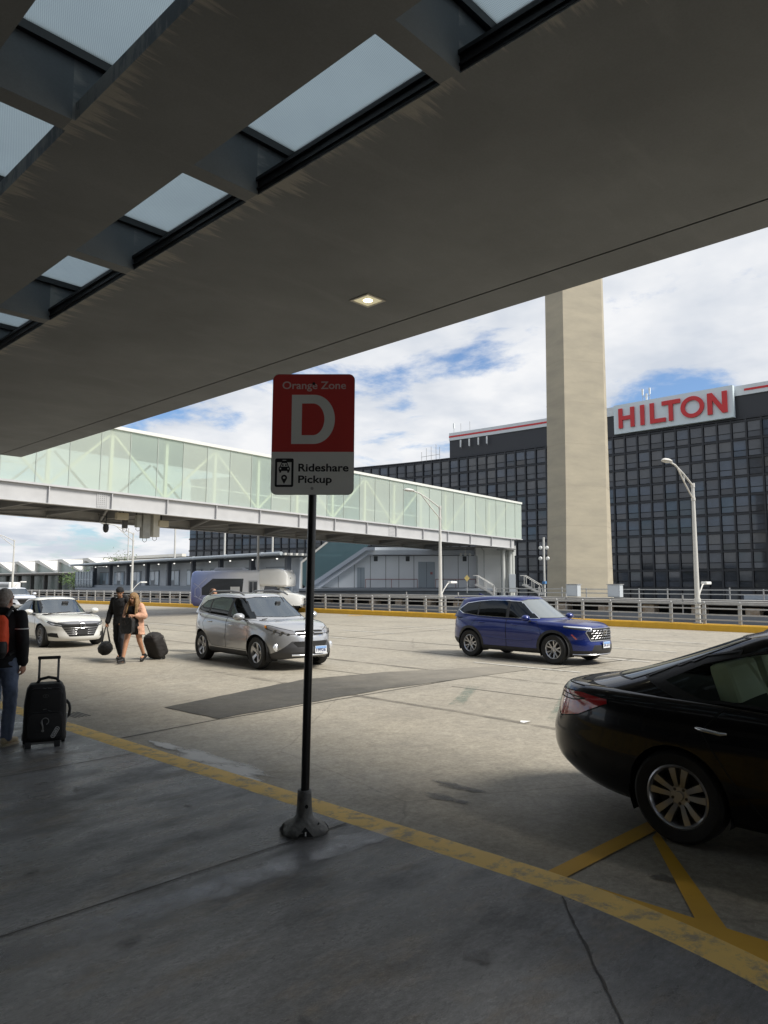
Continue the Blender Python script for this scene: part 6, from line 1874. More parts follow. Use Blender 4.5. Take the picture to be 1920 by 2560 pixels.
# ---- white sedan far behind
P_ice = paint('cool_white_paint', (.70, .73, .78), rough=.25)
FAR = dict(WHITE); FAR.update(paint=P_ice, label='white car farther back, half hidden behind the man with the orange backpack', loc=(20.1, 56.0, -.15), yaw=radians(-94), scale=1.03, cat='car')
def far_extra(root, bvh):
    plate(root, bvh, 0, .40, '', blank=True)
    p = on_front(bvh, 0, .72) + Vector((.02, 0, 0)); MB().lathe([(0, .012), (.035, .01), (.042, 0)], 16, p, 'x').build('badge', M_chrome, root)
FAR['extra'] = far_extra
car(FAR)

# ---- minibus
P_bus = bpy.data.materials.new('bus_livery'); P_bus.use_nodes = True
def bus_paint(m):
    t = m.node_tree; b = t.nodes['Principled BSDF']; k = t.links.new; N = t.nodes.new
    tcn = N('ShaderNodeTexCoord'); sp_ = N('ShaderNodeSeparateXYZ'); k(tcn.outputs['Object'], sp_.inputs[0])
    ux = N('ShaderNodeMapRange'); ux.inputs['From Min'].default_value = -3.6; ux.inputs['From Max'].default_value = -.3; k(sp_.outputs['X'], ux.inputs['Value'])
    uz = N('ShaderNodeMapRange'); uz.inputs['From Min'].default_value = .5; uz.inputs['From Max'].default_value = 2.6; k(sp_.outputs['Z'], uz.inputs['Value'])
    a = N('ShaderNodeMixRGB'); a.inputs[1].default_value = (.16, .14, .32, 1); a.inputs[2].default_value = (.26, .37, .78, 1); k(uz.outputs[0], a.inputs[0])
    c = N('ShaderNodeMixRGB'); c.inputs[2].default_value = (.86, .87, .90, 1); k(ux.outputs[0], c.inputs[0]); k(a.outputs[0], c.inputs[1])
    k(c.outputs[0], b.inputs['Base Color']); b.inputs['Roughness'].default_value = .3; b.inputs['Coat Weight'].default_value = .6
bus_paint(P_bus)
P_van = paint('van_white_paint', (.76, .76, .73), rough=.3)
_r = (-486 / 1828) * 45.6
bl = W(_r, 45.6)
byaw = radians(-55)
bus = thing('minibus', 'white and purple shuttle minibus with a raised white front cap, behind the silver crossover', 'bus', (0, 0, -.15), byaw, scale=.93)
_f = Vector((cos(byaw), sin(byaw))); _l = Vector((-_f.y, _f.x))
_p = bl.to_2d() + _f * 3.55 + _l * 1.1
bus.location = (_p.x, _p.y, -.15)
def loft(name, secs, m, par, smooth=40, caps=True):
    """secs: list of equal-length 3-D loops"""
    mb = MB(); n = len(secs[0]); vs = [p for s in secs for p in s]
    fs = [(i*n+j, i*n+(j+1) % n, (i+1)*n+(j+1) % n, (i+1)*n+j) for i in range(len(secs)-1) for j in range(n)]
    if caps: fs += [tuple(reversed(range(n))), tuple(range((len(secs)-1)*n, len(secs)*n))]
    return mb.add(vs, fs).build(name, m, par, smooth=smooth)
def bsec(x, w, z0, z1, r=.28):
    return [(x, y, z) for y, z in rrect(-w, w, z0, z1, r, 6)]
loft('body', [bsec(-3.78, 1.05, .75, 2.45, .3), bsec(-3.70, 1.13, .55, 2.68, .3), bsec(-3.55, 1.17, .42, 2.77, .28), bsec(-1, 1.18, .40, 2.80, .25), bsec(.95, 1.18, .40, 2.82, .25), bsec(1.05, 1.16, .45, 2.80, .25)], P_bus, bus)
loft('front_cap', [bsec(1.03, 1.19, 1.82, 2.86, .14), bsec(1.5, 1.18, 1.76, 2.92, .15), bsec(2.3, 1.16, 1.72, 2.92, .15), bsec(2.72, 1.12, 1.72, 2.78, .14), bsec(2.86, 1.06, 1.74, 2.60, .12), bsec(2.90, 1.0, 1.80, 2.48, .1)], P_van, bus, 28)
def csec(x, w, z0, z1, wt=None, r=.12):
    wt = wt or w; return [(x, y, z) for y, z in ((-w, z0), (w, z0), (w, z0 + (z1 - z0) * .55), (wt, z1 - .05), (wt * .8, z1), (-wt * .8, z1), (-wt, z1 - .05), (-w, z0 + (z1 - z0) * .55))]
loft('cab', [csec(1.0, 1.0, .5, 1.95, .9), csec(1.6, 1.0, .5, 1.95, .88), csec(2.0, 1.0, .5, 1.90, .86), csec(2.75, 1.0, .5, 1.32, .94), csec(3.3, .98, .48, 1.24, .92), csec(3.75, .92, .48, 1.12, .85), csec(3.85, .86, .55, 1.02, .8)], P_van, bus, 35)
MB().add([(2.04, -.72, 1.83), (2.04, .72, 1.83), (2.72, .84, 1.345), (2.72, -.84, 1.345)], [(0, 1, 2, 3)]).build('windscreen', mat('bus_screen', (.03, .04, .045), .06, spec=.8), bus)
bp = mat('bus_dark_glass', (.02, .022, .03), .06, spec=.8)
for s in (-1, 1):
    MB().add([(-2.95, s * 1.184, 1.15), (-.15, s * 1.188, 1.15), (-.05, s * 1.190, 2.25), (-2.2, s * 1.188, 2.25), (-2.95, s * 1.184, 1.65)], [(0, 1, 2, 3, 4)]).build('side_window', bp, bus)
    MB().add([(1.25, s * 1.004, 1.32), (2.55, s * 1.004, 1.32), (2.08, s * .965, 1.76), (1.35, s * .965, 1.76)], [(0, 1, 2, 3)]).build('cab_window', bp, bus)
    d = MB().box(.30, .92, s * 1.175 - .02, s * 1.175 + .02, .55, 2.12).build('door', mat('bus_door_grey', (.40, .41, .43), .4), bus)
    for a, b in ((.36, .58), (.64, .88)): MB().box(a, b, s * 1.197 - .003, s * 1.197 + .003, .75, 2.04).build('door_pane', bp, d)
    mb = MB(); wv = .022
    hexa = [(-3.45, 1.25), (-3.15, 1.05), (-2.98, 1.25), (-2.98, 1.6), (-3.2, 1.85), (-3.45, 1.6)]
    hexa = [(-3.42, 1.15), (-3.17, .95), (-2.98, 1.15), (-3.0, 1.55), (-3.2, 1.75), (-3.42, 1.55)]
    for a, b in list(zip(hexa, hexa[1:] + hexa[:1])) + [((-3.5, 1.1), (-1.9, .45)), ((-3.5, 1.95), (-3.2, 1.75)), ((-3.2, 1.75), (-2.6, 2.3)), ((-3.17, .95), (-2.0, .42))]:
        mb.bar((a[0], s * 1.172, a[1]), (b[0], s * 1.172, b[1]), .035, .03)
    mb.build('livery_line', mat('livery_pale', (.72, .73, .86), .4), bus)
    MB().box(-.95, -.30, s * 1.1915 - .002, s * 1.1915 + .002, 1.20, 1.72).build('notice', mat('paper'), bus)
    mb = MB(); mb.box(2.25, 2.4, s * 1.12 - .1, s * 1.12 + .1, 1.30, 1.62); mb.build('mirror', M_plastic, bus, bevel=.03)
    for x in (3.0, -2.35): make_wheel(bus, x, s * .86, s, .38, .21, .24, 'ten')
    MB().box(3.68, 3.84, s * .70 - .14, s * .70 + .14, .80, .98).build('headlight', M_lightclear, bus, bevel=.02)
    MB().box(-3.76, -3.70, s * .95 - .06, s * .95 + .06, .9, 1.3).build('taillight', M_redlens, bus)
mb = MB()
for z in (.62, .72, .82, .92): mb.box(3.80, 3.90, -.5, .5, z, z + .05)
mb.build('grille', M_chrome, bus)
MB().box(3.75, 3.95, -.9, .9, .42, .58).build('bumper', M_chrome, bus, bevel=.03)
loft('roof_unit', [bsec(-2.4, .55, 2.78, 2.86, .03), bsec(-2.2, .6, 2.78, 3.0, .06), bsec(-.6, .6, 2.78, 3.0, .06), bsec(-.3, .5, 2.78, 2.84, .02)], mat('roof_unit_grey', (.5, .52, .56), .5), bus)
mb = MB(); mb.tube([(2.905, -.30 + .05 * cos(2*pi*j/12), 2.28 + .05 * sin(2*pi*j/12)) for j in range(13)], .01, 6)
mb.build('badge', M_plastic, bus)


# ------------------------------------------------------------------ people and luggage
def capsule(a, b, ra, rb, n=14):
    a, b = Vector(a), Vector(b); d = (b - a); l = d.length; d = d.normalized() if l > 1e-6 else Vector((0, 0, 1))
    ref = d.orthogonal().normalized(); w = d.cross(ref)
    rings = []
    for i in range(5): t = pi / 2 * i / 5; rings.append((-cos(t) * ra, sin(t) * ra, 0))
    rings[0] = (-ra * .999, ra * .06, 0)
    prof = [(h, r) for h, r, _ in rings] + [(0, ra), (l * .5, (ra + rb) / 2), (l, rb)]
    for i in range(1, 6): t = pi / 2 * i / 5; prof.append((l + sin(t) * rb, max(cos(t) * rb, rb * .06)))
    vs = []
    for h, r in prof:
        for j in range(n):
            q = 2 * pi * j / n; vs.append(a + d * h + (ref * cos(q) + w * sin(q)) * r)
    k = len(prof)
    fs = [(i*n+j, i*n+(j+1) % n, (i+1)*n+(j+1) % n, (i+1)*n+j) for i in range(k-1) for j in range(n)] + [tuple(reversed(range(n))), tuple(range((k-1)*n, k*n))]
    return vs, fs
def rings(secs, n=20, e=2.4):
    """secs: (centre, rx, ry) superellipse sections stacked upwards"""
    vs = []
    for c, rx, ry in secs:
        for j in range(n):
            q = 2 * pi * j / n; cx, cy = cos(q), sin(q)
            vs.append(Vector(c) + Vector((math.copysign(abs(cx) ** (2/e), cx) * rx, math.copysign(abs(cy) ** (2/e), cy) * ry, 0)))
    k = len(secs)
    return vs, [(i*n+j, i*n+(j+1) % n, (i+1)*n+(j+1) % n, (i+1)*n+j) for i in range(k-1) for j in range(n)] + [tuple(reversed(range(n))), tuple(range((k-1)*n, k*n))]
def ellipsoid(c, rx, ry, rz, R=None, n=16, m=10):
    vs = []; c = Vector(c)
    for i in range(m + 1):
        t = -pi/2 + pi * i / m; 
        for j in range(n):
            q = 2*pi*j/n; p = Vector((rx*max(cos(t), .04)*cos(q), ry*max(cos(t), .04)*sin(q), rz*sin(t)))
            vs.append(c + (R @ p if R is not None else p))
    return vs, [(i*n+j, i*n+(j+1) % n, (i+1)*n+(j+1) % n, (i+1)*n+j) for i in range(m) for j in range(n)] + [tuple(reversed(range(n))), tuple(range(m*n, (m+1)*n))]
def blobmesh(name, parts, m, parent, voxel=.014, smooth=4, wrinkle=0, seed=0, clip=None):
    mb = MB()
    for vs, fs in parts: mb.add(vs, fs)
    me = bpy.data.meshes.new('tmp'); me.from_pydata(mb.v, [], mb.f)
    b = bmesh.new(); b.from_mesh(me); bmesh.ops.recalc_face_normals(b, faces=b.faces); b.to_mesh(me); b.free()
    o = bpy.data.objects.new('tmp', me); COL.objects.link(o)
    r = o.modifiers.new('r', 'REMESH'); r.mode = 'VOXEL'; r.voxel_size = voxel
    s = o.modifiers.new('s', 'SMOOTH'); s.iterations = smooth; s.factor = .5
    dg = bpy.context.evaluated_depsgraph_get()
    out = bpy.data.meshes.new_from_object(o.evaluated_get(dg))
    bpy.data.objects.remove(o); bpy.data.meshes.remove(me)
    out.name = name
    if wrinkle:
        from mathutils import noise
        off = Vector((seed * 3.1, seed * 1.7, 0))
        nn = [v.normal.copy() for v in out.vertices]
        for v, q in zip(out.vertices, nn):
            c = v.co
            w = noise.noise(Vector((c.x * 9, c.y * 9, c.z * 14)) + off) + .6 * noise.noise(Vector((c.x * 20, c.y * 20, c.z * 26)) + off)
            v.co = c + q * w * wrinkle
    if clip:
        b = bmesh.new(); b.from_mesh(out); bmesh.ops.delete(b, geom=[v for v in b.verts if clip(v.co)], context='VERTS'); b.to_mesh(out); b.free()
    out.materials.clear(); out.materials.append(m); out.shade_smooth()
    ob = bpy.data.objects.new(name, out); COL.objects.link(ob)
    if parent is not None: ob.parent = parent
    return ob
def skin(name, col): return mat(name, col, .5, var=.2, vscale=14)
def hand_parts(wr, d, palm_n, side, s=1.0, curl=.5):
    """palm and five separate fingers from the wrist, pointing along d; palm_n is the palm's facing"""
    wr, d, pn = Vector(wr), Vector(d).normalized(), Vector(palm_n).normalized()
    ac = d.cross(pn).normalized() * side                                   # across the palm, thumb on the +ac side
    P = []
    for k in (-.028, -.010, .010, .028):
        P.append(capsule(wr + ac * k * .7 * s, wr + (d * .085 + ac * k) * s, .014 * s, .012 * s))
    for k, l in ((-.030, .058), (-.011, .072), (.010, .078), (.029, .070)):
        b0 = wr + (d * .088 + ac * k) * s; m1 = b0 + (d * cos(curl * .6) + pn * sin(curl * .6)) * l * .5 * s
        e1 = m1 + (d * cos(curl * 1.6) + pn * sin(curl * 1.6)) * l * .5 * s
        P += [capsule(b0, m1, .0095 * s, .0085 * s, 10), capsule(m1, e1, .0085 * s, .007 * s, 10)]
    t0 = wr + (d * .025 + ac * .028) * s; t1 = t0 + (d * .035 + ac * .028 + pn * .012) * s; t2 = t1 + (d * .032 + ac * .004 + pn * .012) * s
    P += [capsule(t0, t1, .013 * s, .011 * s, 10), capsule(t1, t2, .010 * s, .008 * s, 10)]
    return P
def head_parts(c, s=1.0, R=None):
    R = R or Matrix.Identity(3); c = Vector(c); q = lambda x, y, z: c + R @ Vector((x * s, y * s, z * s))
    P = [ellipsoid(q(-.012, 0, .025), .098 * s, .076 * s, .098 * s, R), ellipsoid(q(.020, 0, -.045), .070 * s, .060 * s, .078 * s, R),
         ellipsoid(q(.062, 0, -.085), .026 * s, .030 * s, .024 * s, R), capsule(q(.088, 0, .012), q(.104, 0, -.022), .010 * s, .014 * s, 8),
         capsule(q(.080, -.018, -.056), q(.080, .018, -.056), .011 * s, .011 * s, 8), capsule(q(.076, -.04, .03), q(.076, .04, .03), .014 * s, .014 * s, 8)]
    for k in (-1, 1): P.append(ellipsoid(q(-.008, k * .078, -.012), .020 * s, .010 * s, .032 * s, R))
    return P
def shoe(par, ank, d, m, sole_m, s=1.0, pitch=0.0):
    a = Vector(ank); d = Vector((d[0], d[1], 0)).normalized(); Rm = Matrix.Rotation(math.atan2(d.y, d.x), 3, 'Z') @ Matrix.Rotation(pitch, 3, 'Y')
    q = lambda x, y, z: a + Rm @ Vector((x * s, y * s, z * s))
    o = blobmesh('shoe', [capsule(q(-.035, 0, -.035), q(.06, 0, -.035), .042 * s, .040 * s), capsule(q(.06, 0, -.040), q(.155, 0, -.050), .040 * s, .030 * s), capsule(q(-.01, 0, -.02), q(0, 0, .03), .044 * s, .046 * s)], m, par, .010, 3)
    pl = [(-.085, -.030), (-.04, -.042), (.05, -.042), (.12, -.050), (.175, -.030), (.188, 0), (.175, .030), (.12, .045), (.05, .038), (-.04, .040), (-.085, .030)]
    MB().prism(pl, .022, lambda u, v, w: q(u, v, -.090 + w)).build('sole', sole_m, o)
    return o
def limb(a, b, c, r0, r1, r2): return [capsule(a, b, r0, r1), capsule(b, c, r1, r2)]
def person(label, loc, yaw, J, skin_m, s=1.0, head_R=None, eyes=True, bare=(), build=1.0):
    root = thing('person', label, 'person', loc, yaw, None, s)
    P = []
    pv, ch, nk, hd = [Vector(J[k]) for k in ('pelvis', 'chest', 'neck', 'head')]
    P.append(rings([(pv + Vector((0, 0, -.10)), .07, .12), (pv, .105 * build, .155 * build), (pv * .6 + ch * .4, .095 * build, .135 * build), (ch, .11 * build, .155 * build), (ch * .4 + nk * .6, .085, .16), (nk + Vector((0, 0, -.02)), .055, .08)]))
    P.append(capsule(nk - Vector((0, 0, .05)), hd - Vector((.01, 0, .06)), .056, .050))
    P += head_parts(hd, 1.0, head_R)
    for sd_ in ('L', 'R'):
        P += limb(J['sh' + sd_], J['el' + sd_], J['wr' + sd_], .050, .040, .027)
        P += limb(J['hip' + sd_], J['kn' + sd_], J['an' + sd_], .082 * build, .054 * build, .036)
        a, b = Vector(J['el' + sd_]), Vector(J['wr' + sd_])
        k = 1 if sd_ == 'L' else -1
        P += hand_parts(b, J.get('hd' + sd_, (b - a)), J.get('pn' + sd_, (.2, -k, 0)), J.get('th' + sd_, k), 1.0, J.get('curl' + sd_, .6))
        an = Vector(J['an' + sd_]); td = Vector(J.get('toe' + sd_, (1, 0, 0))).normalized()
        P.append(capsule(an - Vector((0, 0, .045)), an + td * .11 - Vector((0, 0, .055)), .034, .026))
    blobmesh('body', P, skin_m, root, .0085, 2)
    if eyes:
        R = head_R or Matrix.Identity(3)
        for k in (-1, 1):
            mb = MB(); vs, fs = ellipsoid(hd + R @ Vector((.084, k * .032, .008)), .010, .014, .008, R); mb.add(vs, fs); mb.build('eye', mat('eye_dark', (.03, .02, .015), .2), root)
    return root
def torso_cloth(J, grow, low=-.12, top=.06, build=1.0):
    pv, ch, nk = [Vector(J[k]) for k in ('pelvis', 'chest', 'neck')]
    g = grow
    return [rings([(pv + Vector((0, 0, low)), .11 * build + g, .16 * build + g), (pv + Vector((0, 0, .05)), .105 * build + g, .155 * build + g), (pv * .5 + ch * .5, .10 * build + g, .15 * build + g), (ch, .115 * build + g, .165 * build + g), (ch * .35 + nk * .65, .09 + g, .175 + g * .6), (nk + Vector((0, 0, top - .05)), .055 + g * .4, .085 + g * .4)])]
def sleeves(J, g, to=1.0, which='LR'):
    P = []
    for s_ in which:
        sh, el, wr = [Vector(J[k + s_]) for k in ('sh', 'el', 'wr')]
        P += [capsule(sh, el, .058 + g, .050 + g), capsule(el, el + (wr - el) * to, .050 + g, .036 + g)]
    return P
def legs_cloth(J, g, to=1.0, build=1.0):
    pv = Vector(J['pelvis']); P = [rings([(pv + Vector((0, 0, -.12)), .10 * build + g, .145 * build + g), (pv, .105 * build + g, .155 * build + g), (pv + Vector((0, 0, .10)), .10 * build + g, .145 * build + g)])]
    for s_ in 'LR':
        h, k, a = [Vector(J[q + s_]) for q in ('hip', 'kn', 'an')]
        P += [capsule(h, k, .090 * build + g, .062 * build + g), capsule(k, k + (a - k) * to, .062 * build + g, .048 + g)]
    return P

M_skin1 = skin('skin_ruddy', (.50, .25, .17)); M_skin2 = skin('skin_tan', (.42, .22, .13)); M_skin3 = skin('skin_warm', (.50, .26, .155))
M_blackcloth = mat('black_cloth', (.010, .010, .012), .85, var=.4, vscale=20)
M_nylon = mat('black_nylon', (.012, .012, .013), .6, var=.4, vscale=30, bump=.2, bscale=90)
M_denim = mat('denim', (.19, .235, .33), .8, var=.45, vscale=9, vcol=(.10, .13, .21), bump=.2, bscale=120)
M_hairgrey = mat('hair_grey', (.50, .44, .39), .7, var=.5, vscale=60, bump=.6, bscale=120)

# man with the orange backpack, seen from behind
fa = Vector((.7242, .6896)) + Vector((.6896, -.7242)) * -.06
ya = math.atan2(fa.y, fa.x)
J = dict(pelvis=(0, 0, .95), chest=(0, 0, 1.27), neck=(.0, 0, 1.47), head=(.035, 0, 1.605), shL=(0, .19, 1.42), elL=(-.02, .26, 1.13), wrL=(.05, .25, .88), shR=(0, -.19, 1.42), elR=(-.05, -.25, 1.14), wrR=(.015, -.235, .885),
         hipL=(0, .09, .92), knL=(.10, .11, .50), anL=(.10, .12, .09), hipR=(0, -.09, .92), knR=(.015, -.11, .50), anR=(-.06, -.12, .09), toeR=(.9, -.3, 0), curlR=.9)
pos = W((10 - 960) / 1828 * 8.0, 8.03)
man = person('grey-haired man in a black jacket and jeans, seen from behind at the left edge', (pos.x, pos.y, 0), ya, J, M_skin1, .965, Matrix.Rotation(radians(-12), 3, 'Z'))
blobmesh('jacket', torso_cloth(J, .022, -.10) + sleeves(J, .016, .93), M_blackcloth, man, .013, 3, .006, 1)
for s_, k in (('R', -1), ('L', 1)):
    mb = MB(); sh, el = Vector(J['sh' + s_]), Vector(J['el' + s_]); c = sh + (el - sh) * .50
    mb.lathe([(.078, -.006), (.0785, .006)], 20, c)
    mb.build('reflective_band', mat('reflective_white', (.75, .75, .74), .4), man)
blobmesh('jeans', legs_cloth(J, .014, 1.0), M_denim, man, .013, 3, .007, 2)
hc = Vector(J['head'])
blobmesh('hair', [ellipsoid(hc + Vector((-.028, 0, .038)), .096, .081, .096), ellipsoid(hc + Vector((-.062, 0, -.03)), .045, .066, .062)], M_hairgrey, man, .010, 2, .003, 3)
blobmesh('collar', [capsule((-.035, -.04, 1.47), (-.035, .04, 1.47), .052, .052), capsule((.0, -.055, 1.46), (.0, .055, 1.46), .045, .045)], M_blackcloth, man, .010, 3)
M_tan = mat('tan_shoe', (.52, .43, .28), .7, var=.25, vscale=20); M_sole = mat('sole_pale', (.48, .42, .30), .7)
shoe(man, (J['anR'][0], J['anR'][1], .09), (.9, -.25), M_tan, M_sole); shoe(man, (J['anL'][0], J['anL'][1], .09), (1, .1), M_tan, M_sole)
M_orange = mat('orange_fabric', (.80, .075, .015), .7, bump=.2, bscale=60)
bp_ = thing('backpack', 'orange and black backpack worn by the man at the left edge', 'backpack', man.location, ya, None, .965)
blobmesh('bag', [rings([((-.20, .0, .98), .06, .12), ((-.215, .0, 1.04), .085, .15), ((-.225, .0, 1.22), .095, .155), ((-.21, .0, 1.38), .075, .14), ((-.19, .0, 1.44), .04, .09)], 24, 3)], M_orange, bp_, .012, 3, .004, 4)
blobmesh('lower_pocket', [rings([((-.235, 0, .965), .06, .12), ((-.25, 0, 1.03), .085, .16), ((-.255, 0, 1.12), .085, .162), ((-.25, 0, 1.16), .06, .15)], 24, 3)], M_nylon, bp_, .012, 2)
mb = MB()
for k in (-1, 1): mb.tube([(-.15, k * .10, 1.42), (-.06, k * .115, 1.52), (.06, k * .12, 1.46), (.12, k * .13, 1.28), (.04, k * .17, 1.05), (-.16, k * .14, 1.0)], .020, 8)
mb.build('strap', M_nylon, bp_, smooth=50)

# his wheeled suitcase
sc_loc = W((127 - 960) / 1828 * 7.98, 7.98)
fd = (Vector((0, 0)) - sc_loc.to_2d()).normalized()
sy = math.atan2(fd.y, fd.x)                               # front of the case looks at the viewer; local x = front, y = to its left (picture right)
case = thing('suitcase', 'black wheeled suitcase with raised handle standing beside the man in jeans', 'suitcase', (sc_loc.x, sc_loc.y, 0), sy)
def scase(secs, e=6): return rings(secs, 40, e)
M_case = mat('case_fabric', (.009, .009, .010), .62, var=.5, vscale=40, bump=.35, bscale=140)
blobmesh('case', [scase([((-.03, 0, .055), .12, .205), ((-.03, 0, .10), .135, .212), ((-.035, 0, .45), .135, .208), ((-.04, 0, .60), .125, .188), ((-.045, 0, .655), .11, .155)], 7)], M_case, case, .010, 2, .0015, 5)
def pocket(y0, y1, z0, z1, x0, x1, r, nm):
    mb = MB(); mb.prism(rrect(y0, y1, z0, z1, r, 6), x1 - x0, lambda u, v, w: (x0 + w, u, v)); o = mb.build(nm, M_case, case, smooth=40, bevel=.008); return o
pocket(-.165, .165, .09, .36, .095, .125, .06, 'lower_pocket')
pocket(-.15, .15, .385, .60, .075, .105, .05, 'upper_pocket')
mb = MB()
for (y0, y1, z0, z1, r, x) in ((-.172, .172, .083, .367, .065, .100), (-.158, .158, .378, .612, .055, .080)):
    pts = [(x, u, v) for u, v in rrect(y0, y1, z0, z1, r, 6)]; mb.tube(pts + pts[:1], .006, 6)
mb.build('zip', mat('zip_black', (.022, .022, .024), .4), case)
mb = MB()
for y, z, a in ((.03, .385, .35), (-.02, .395, -.2), (.02, .618, .1), (-.03, .622, .25)): mb.bar((.118, y, z), (.122, y + .035 * cos(a), z - .035 * sin(a)), .008, .006)
mb.build('zip_pull', M_chrome, case)
M_tele = mat('handle_alloy', (.22, .22, .22), .3, metal=.9)
for y in (-.075, .115): MB().box(-.155, -.140, y - .012, y + .012, .60, .905).build('handle_tube', M_tele, case)
mb = MB(); mb.box(-.162, -.132, -.095, .135, .895, .93); mb.build('grip', mat('grip_black', (.015, .015, .015), .35), case, bevel=.01)
mb = MB(); mb.tube([(-.05, -.09, .65), (-.05, -.06, .695), (-.05, .02, .712), (-.05, .10, .695), (-.05, .13, .655)], .016, 8); mb.build('carry_handle', M_nylon, case, smooth=50)
mb = MB(); mb.tube([(-.04, .205, .27), (-.04, .24, .30), (-.04, .245, .37), (-.04, .235, .42), (-.04, .205, .46)], .015, 8); mb.build('side_handle', M_nylon, case, smooth=50)
for y in (-.19, .19):
    mb = MB(); mb.lathe([(0, -.02), (.034, -.018), (.036, 0), (.034, .018), (0, .02)], 18, (-.14, y, .036), 'y'); mb.build('wheel', M_tyre, case, smooth=40)
    MB().box(-.175, -.09, y - .03, y + .03, .045, .12).build('wheel_housing', M_plastic, case, bevel=.01)
for y in (-.15, .13): MB().box(.06, .11, y - .03, y + .03, 0, .065).build('foot', M_plastic, case, bevel=.008)
MB().box(.055, .085, -.12, .10, .035, .055).build('skid_bar', M_tele, case)
mb = MB()
pts = [(.1275, .005 + .034 * cos(radians(a)), .275 + .034 * sin(radians(a))) for a in range(-70, 200, 15)]
mb.tube(pts, .0045, 6); mb.tube([(.1275, -.028, .29), (.1275, -.030, .265), (.1275, -.018, .225), (.1275, -.014, .185)], [.006, .011, .008, .006], 6)
mb.lathe([(0, .003), (.013, .002), (.014, 0)], 12, (.1265, -.016, .178), 'x'); mb.build('emblem', mat('emblem_grey', (.22, .22, .21), .5), case)
mb = MB()
Rz = Matrix.Rotation(radians(62), 3, 'X')
fb = lambda u, v, o=.0: Vector((.1275 + o, .105, .155)) + Rz @ Vector((0, u, v))
out_ = rrect(-.062, .062, -.021, .021, .020, 6); inn_ = rrect(-.057, .057, -.016, .016, .0155, 6); n = len(out_)
mb.add([fb(*p) for p in out_] + [fb(*p) for p in inn_], [(j, (j+1) % n, n+(j+1) % n, n+j) for j in range(n)])
put_text(mb, 'OGIO', lambda u, v: fb(u, v), -.046, .046, -.011, .011, bold=.03)
mb.build('lettering', mat('badge_white', (.7, .7, .68), .4), case, fix=False)
mb = MB(); pts = [(.108, .0 + .026 * cos(2*pi*j/20), .535 + .016 * sin(2*pi*j/20)) for j in range(21)]; mb.tube(pts, .0028, 5); mb.box(.106, .110, -.008, .008, .528, .542); mb.build('emblem', mat('emblem_dark', (.06, .06, .06), .5), case)
mb = MB(); mb.box(-.02, .02, .212, .220, .22, .33); mb.build('luggage_tag', mat('badge_white'), case)

# the walking couple
yb_ = radians(-150)
J2 = dict(pelvis=(0, 0, .98), chest=(.03, 0, 1.31), neck=(.06, 0, 1.50), head=(.13, .02, 1.64), shL=(.05, .20, 1.45), elL=(.06, .29, 1.17), wrL=(.20, .20, .96), shR=(.03, -.20, 1.45), elR=(.05, -.27, 1.15), wrR=(.12, -.30, .90),
          hipL=(0, .09, .95), knL=(.10, .10, .52), anL=(.08, .10, .10), hipR=(0, -.09, .95), knR=(.0, -.10, .53), anR=(-.18, -.10, .13), curlR=1.3, curlL=.9, pnL=(-.3, -.9, 0))
mpos = onz_man = (8.62, 17.12, -.15)
R2 = Matrix.Rotation(radians(22), 3, 'Z') @ Matrix.Rotation(radians(30), 3, 'Y')
m2 = person('man all in black looking down while walking, carrying a black duffel bag', mpos, yb_, J2, M_skin2, 1.0, R2)
blobmesh('hoodie', torso_cloth(J2, .035, -.13) + sleeves(J2, .026, .92), M_blackcloth, m2, .014, 3, .008, 6)
blobmesh('hood', [capsule((.0, -.05, 1.52), (.0, .07, 1.52), .07, .07), capsule((-.03, 0, 1.50), (-.05, 0, 1.42), .07, .05)], M_blackcloth, m2, .013, 3)
blobmesh('trousers', legs_cloth(J2, .028, .98), mat('dark_trousers', (.016, .018, .024), .8, var=.4, vscale=14), m2, .014, 3, .008, 7)
hc = Vector(J2['head'])
blobmesh('cap', [ellipsoid(hc + R2 @ Vector((-.018, 0, .045)), .108, .092, .085, R2), capsule(hc + R2 @ Vector((.07, -.04, .045)), hc + R2 @ Vector((.07, .04, .045)), .018, .018), ellipsoid(hc + R2 @ Vector((-.07, .02, -.01)), .05, .075, .07, R2)], M_blackcloth, m2, .012, 2, .003, 8)
blobmesh('beard', [ellipsoid(hc + R2 @ Vector((.052, 0, -.088)), .034, .045, .032, R2)], mat('beard_dark', (.03, .02, .015), .8), m2, .010, 2)
M_shoeblk = mat('black_shoe', (.014, .014, .015), .5); M_soleblk = mat('black_sole', (.02, .02, .02), .7)
shoe(m2, J2['anL'], (1, .1), M_shoeblk, M_soleblk); shoe(m2, J2['anR'], (1, -.1), M_shoeblk, M_soleblk, 1.0, .35)
Rb = Matrix.Rotation(yb_, 3, 'Z')
hw = Vector(mpos) + Rb @ Vector((.14, -.31, .82))
duf = thing('duffel_bag', 'black duffel bag hanging from the right hand of the man in black', 'bag', (hw.x, hw.y, hw.z - .55), yb_ + .5)
blobmesh('bag', [capsule((-.20, 0, .0), (.20, 0, .02), .155, .165), ellipsoid((0, 0, .06), .30, .15, .13)], M_nylon, duf, .016, 3, .008, 9)
mb = MB()
for k in (-1, 1): mb.tube([(-.12, k * .10, .10), (-.06, k * .05, .36), (0, k * .015, .53), (.06, k * .05, .36), (.12, k * .10, .12)], .012, 8)
mb.build('strap', M_nylon, duf, smooth=50)
mb = MB(); mb.tube([(-.25, .02, .155), (0, .02, .185), (.25, .02, .165)], .006, 6); mb.build('zip', mat('zip_black'), duf)

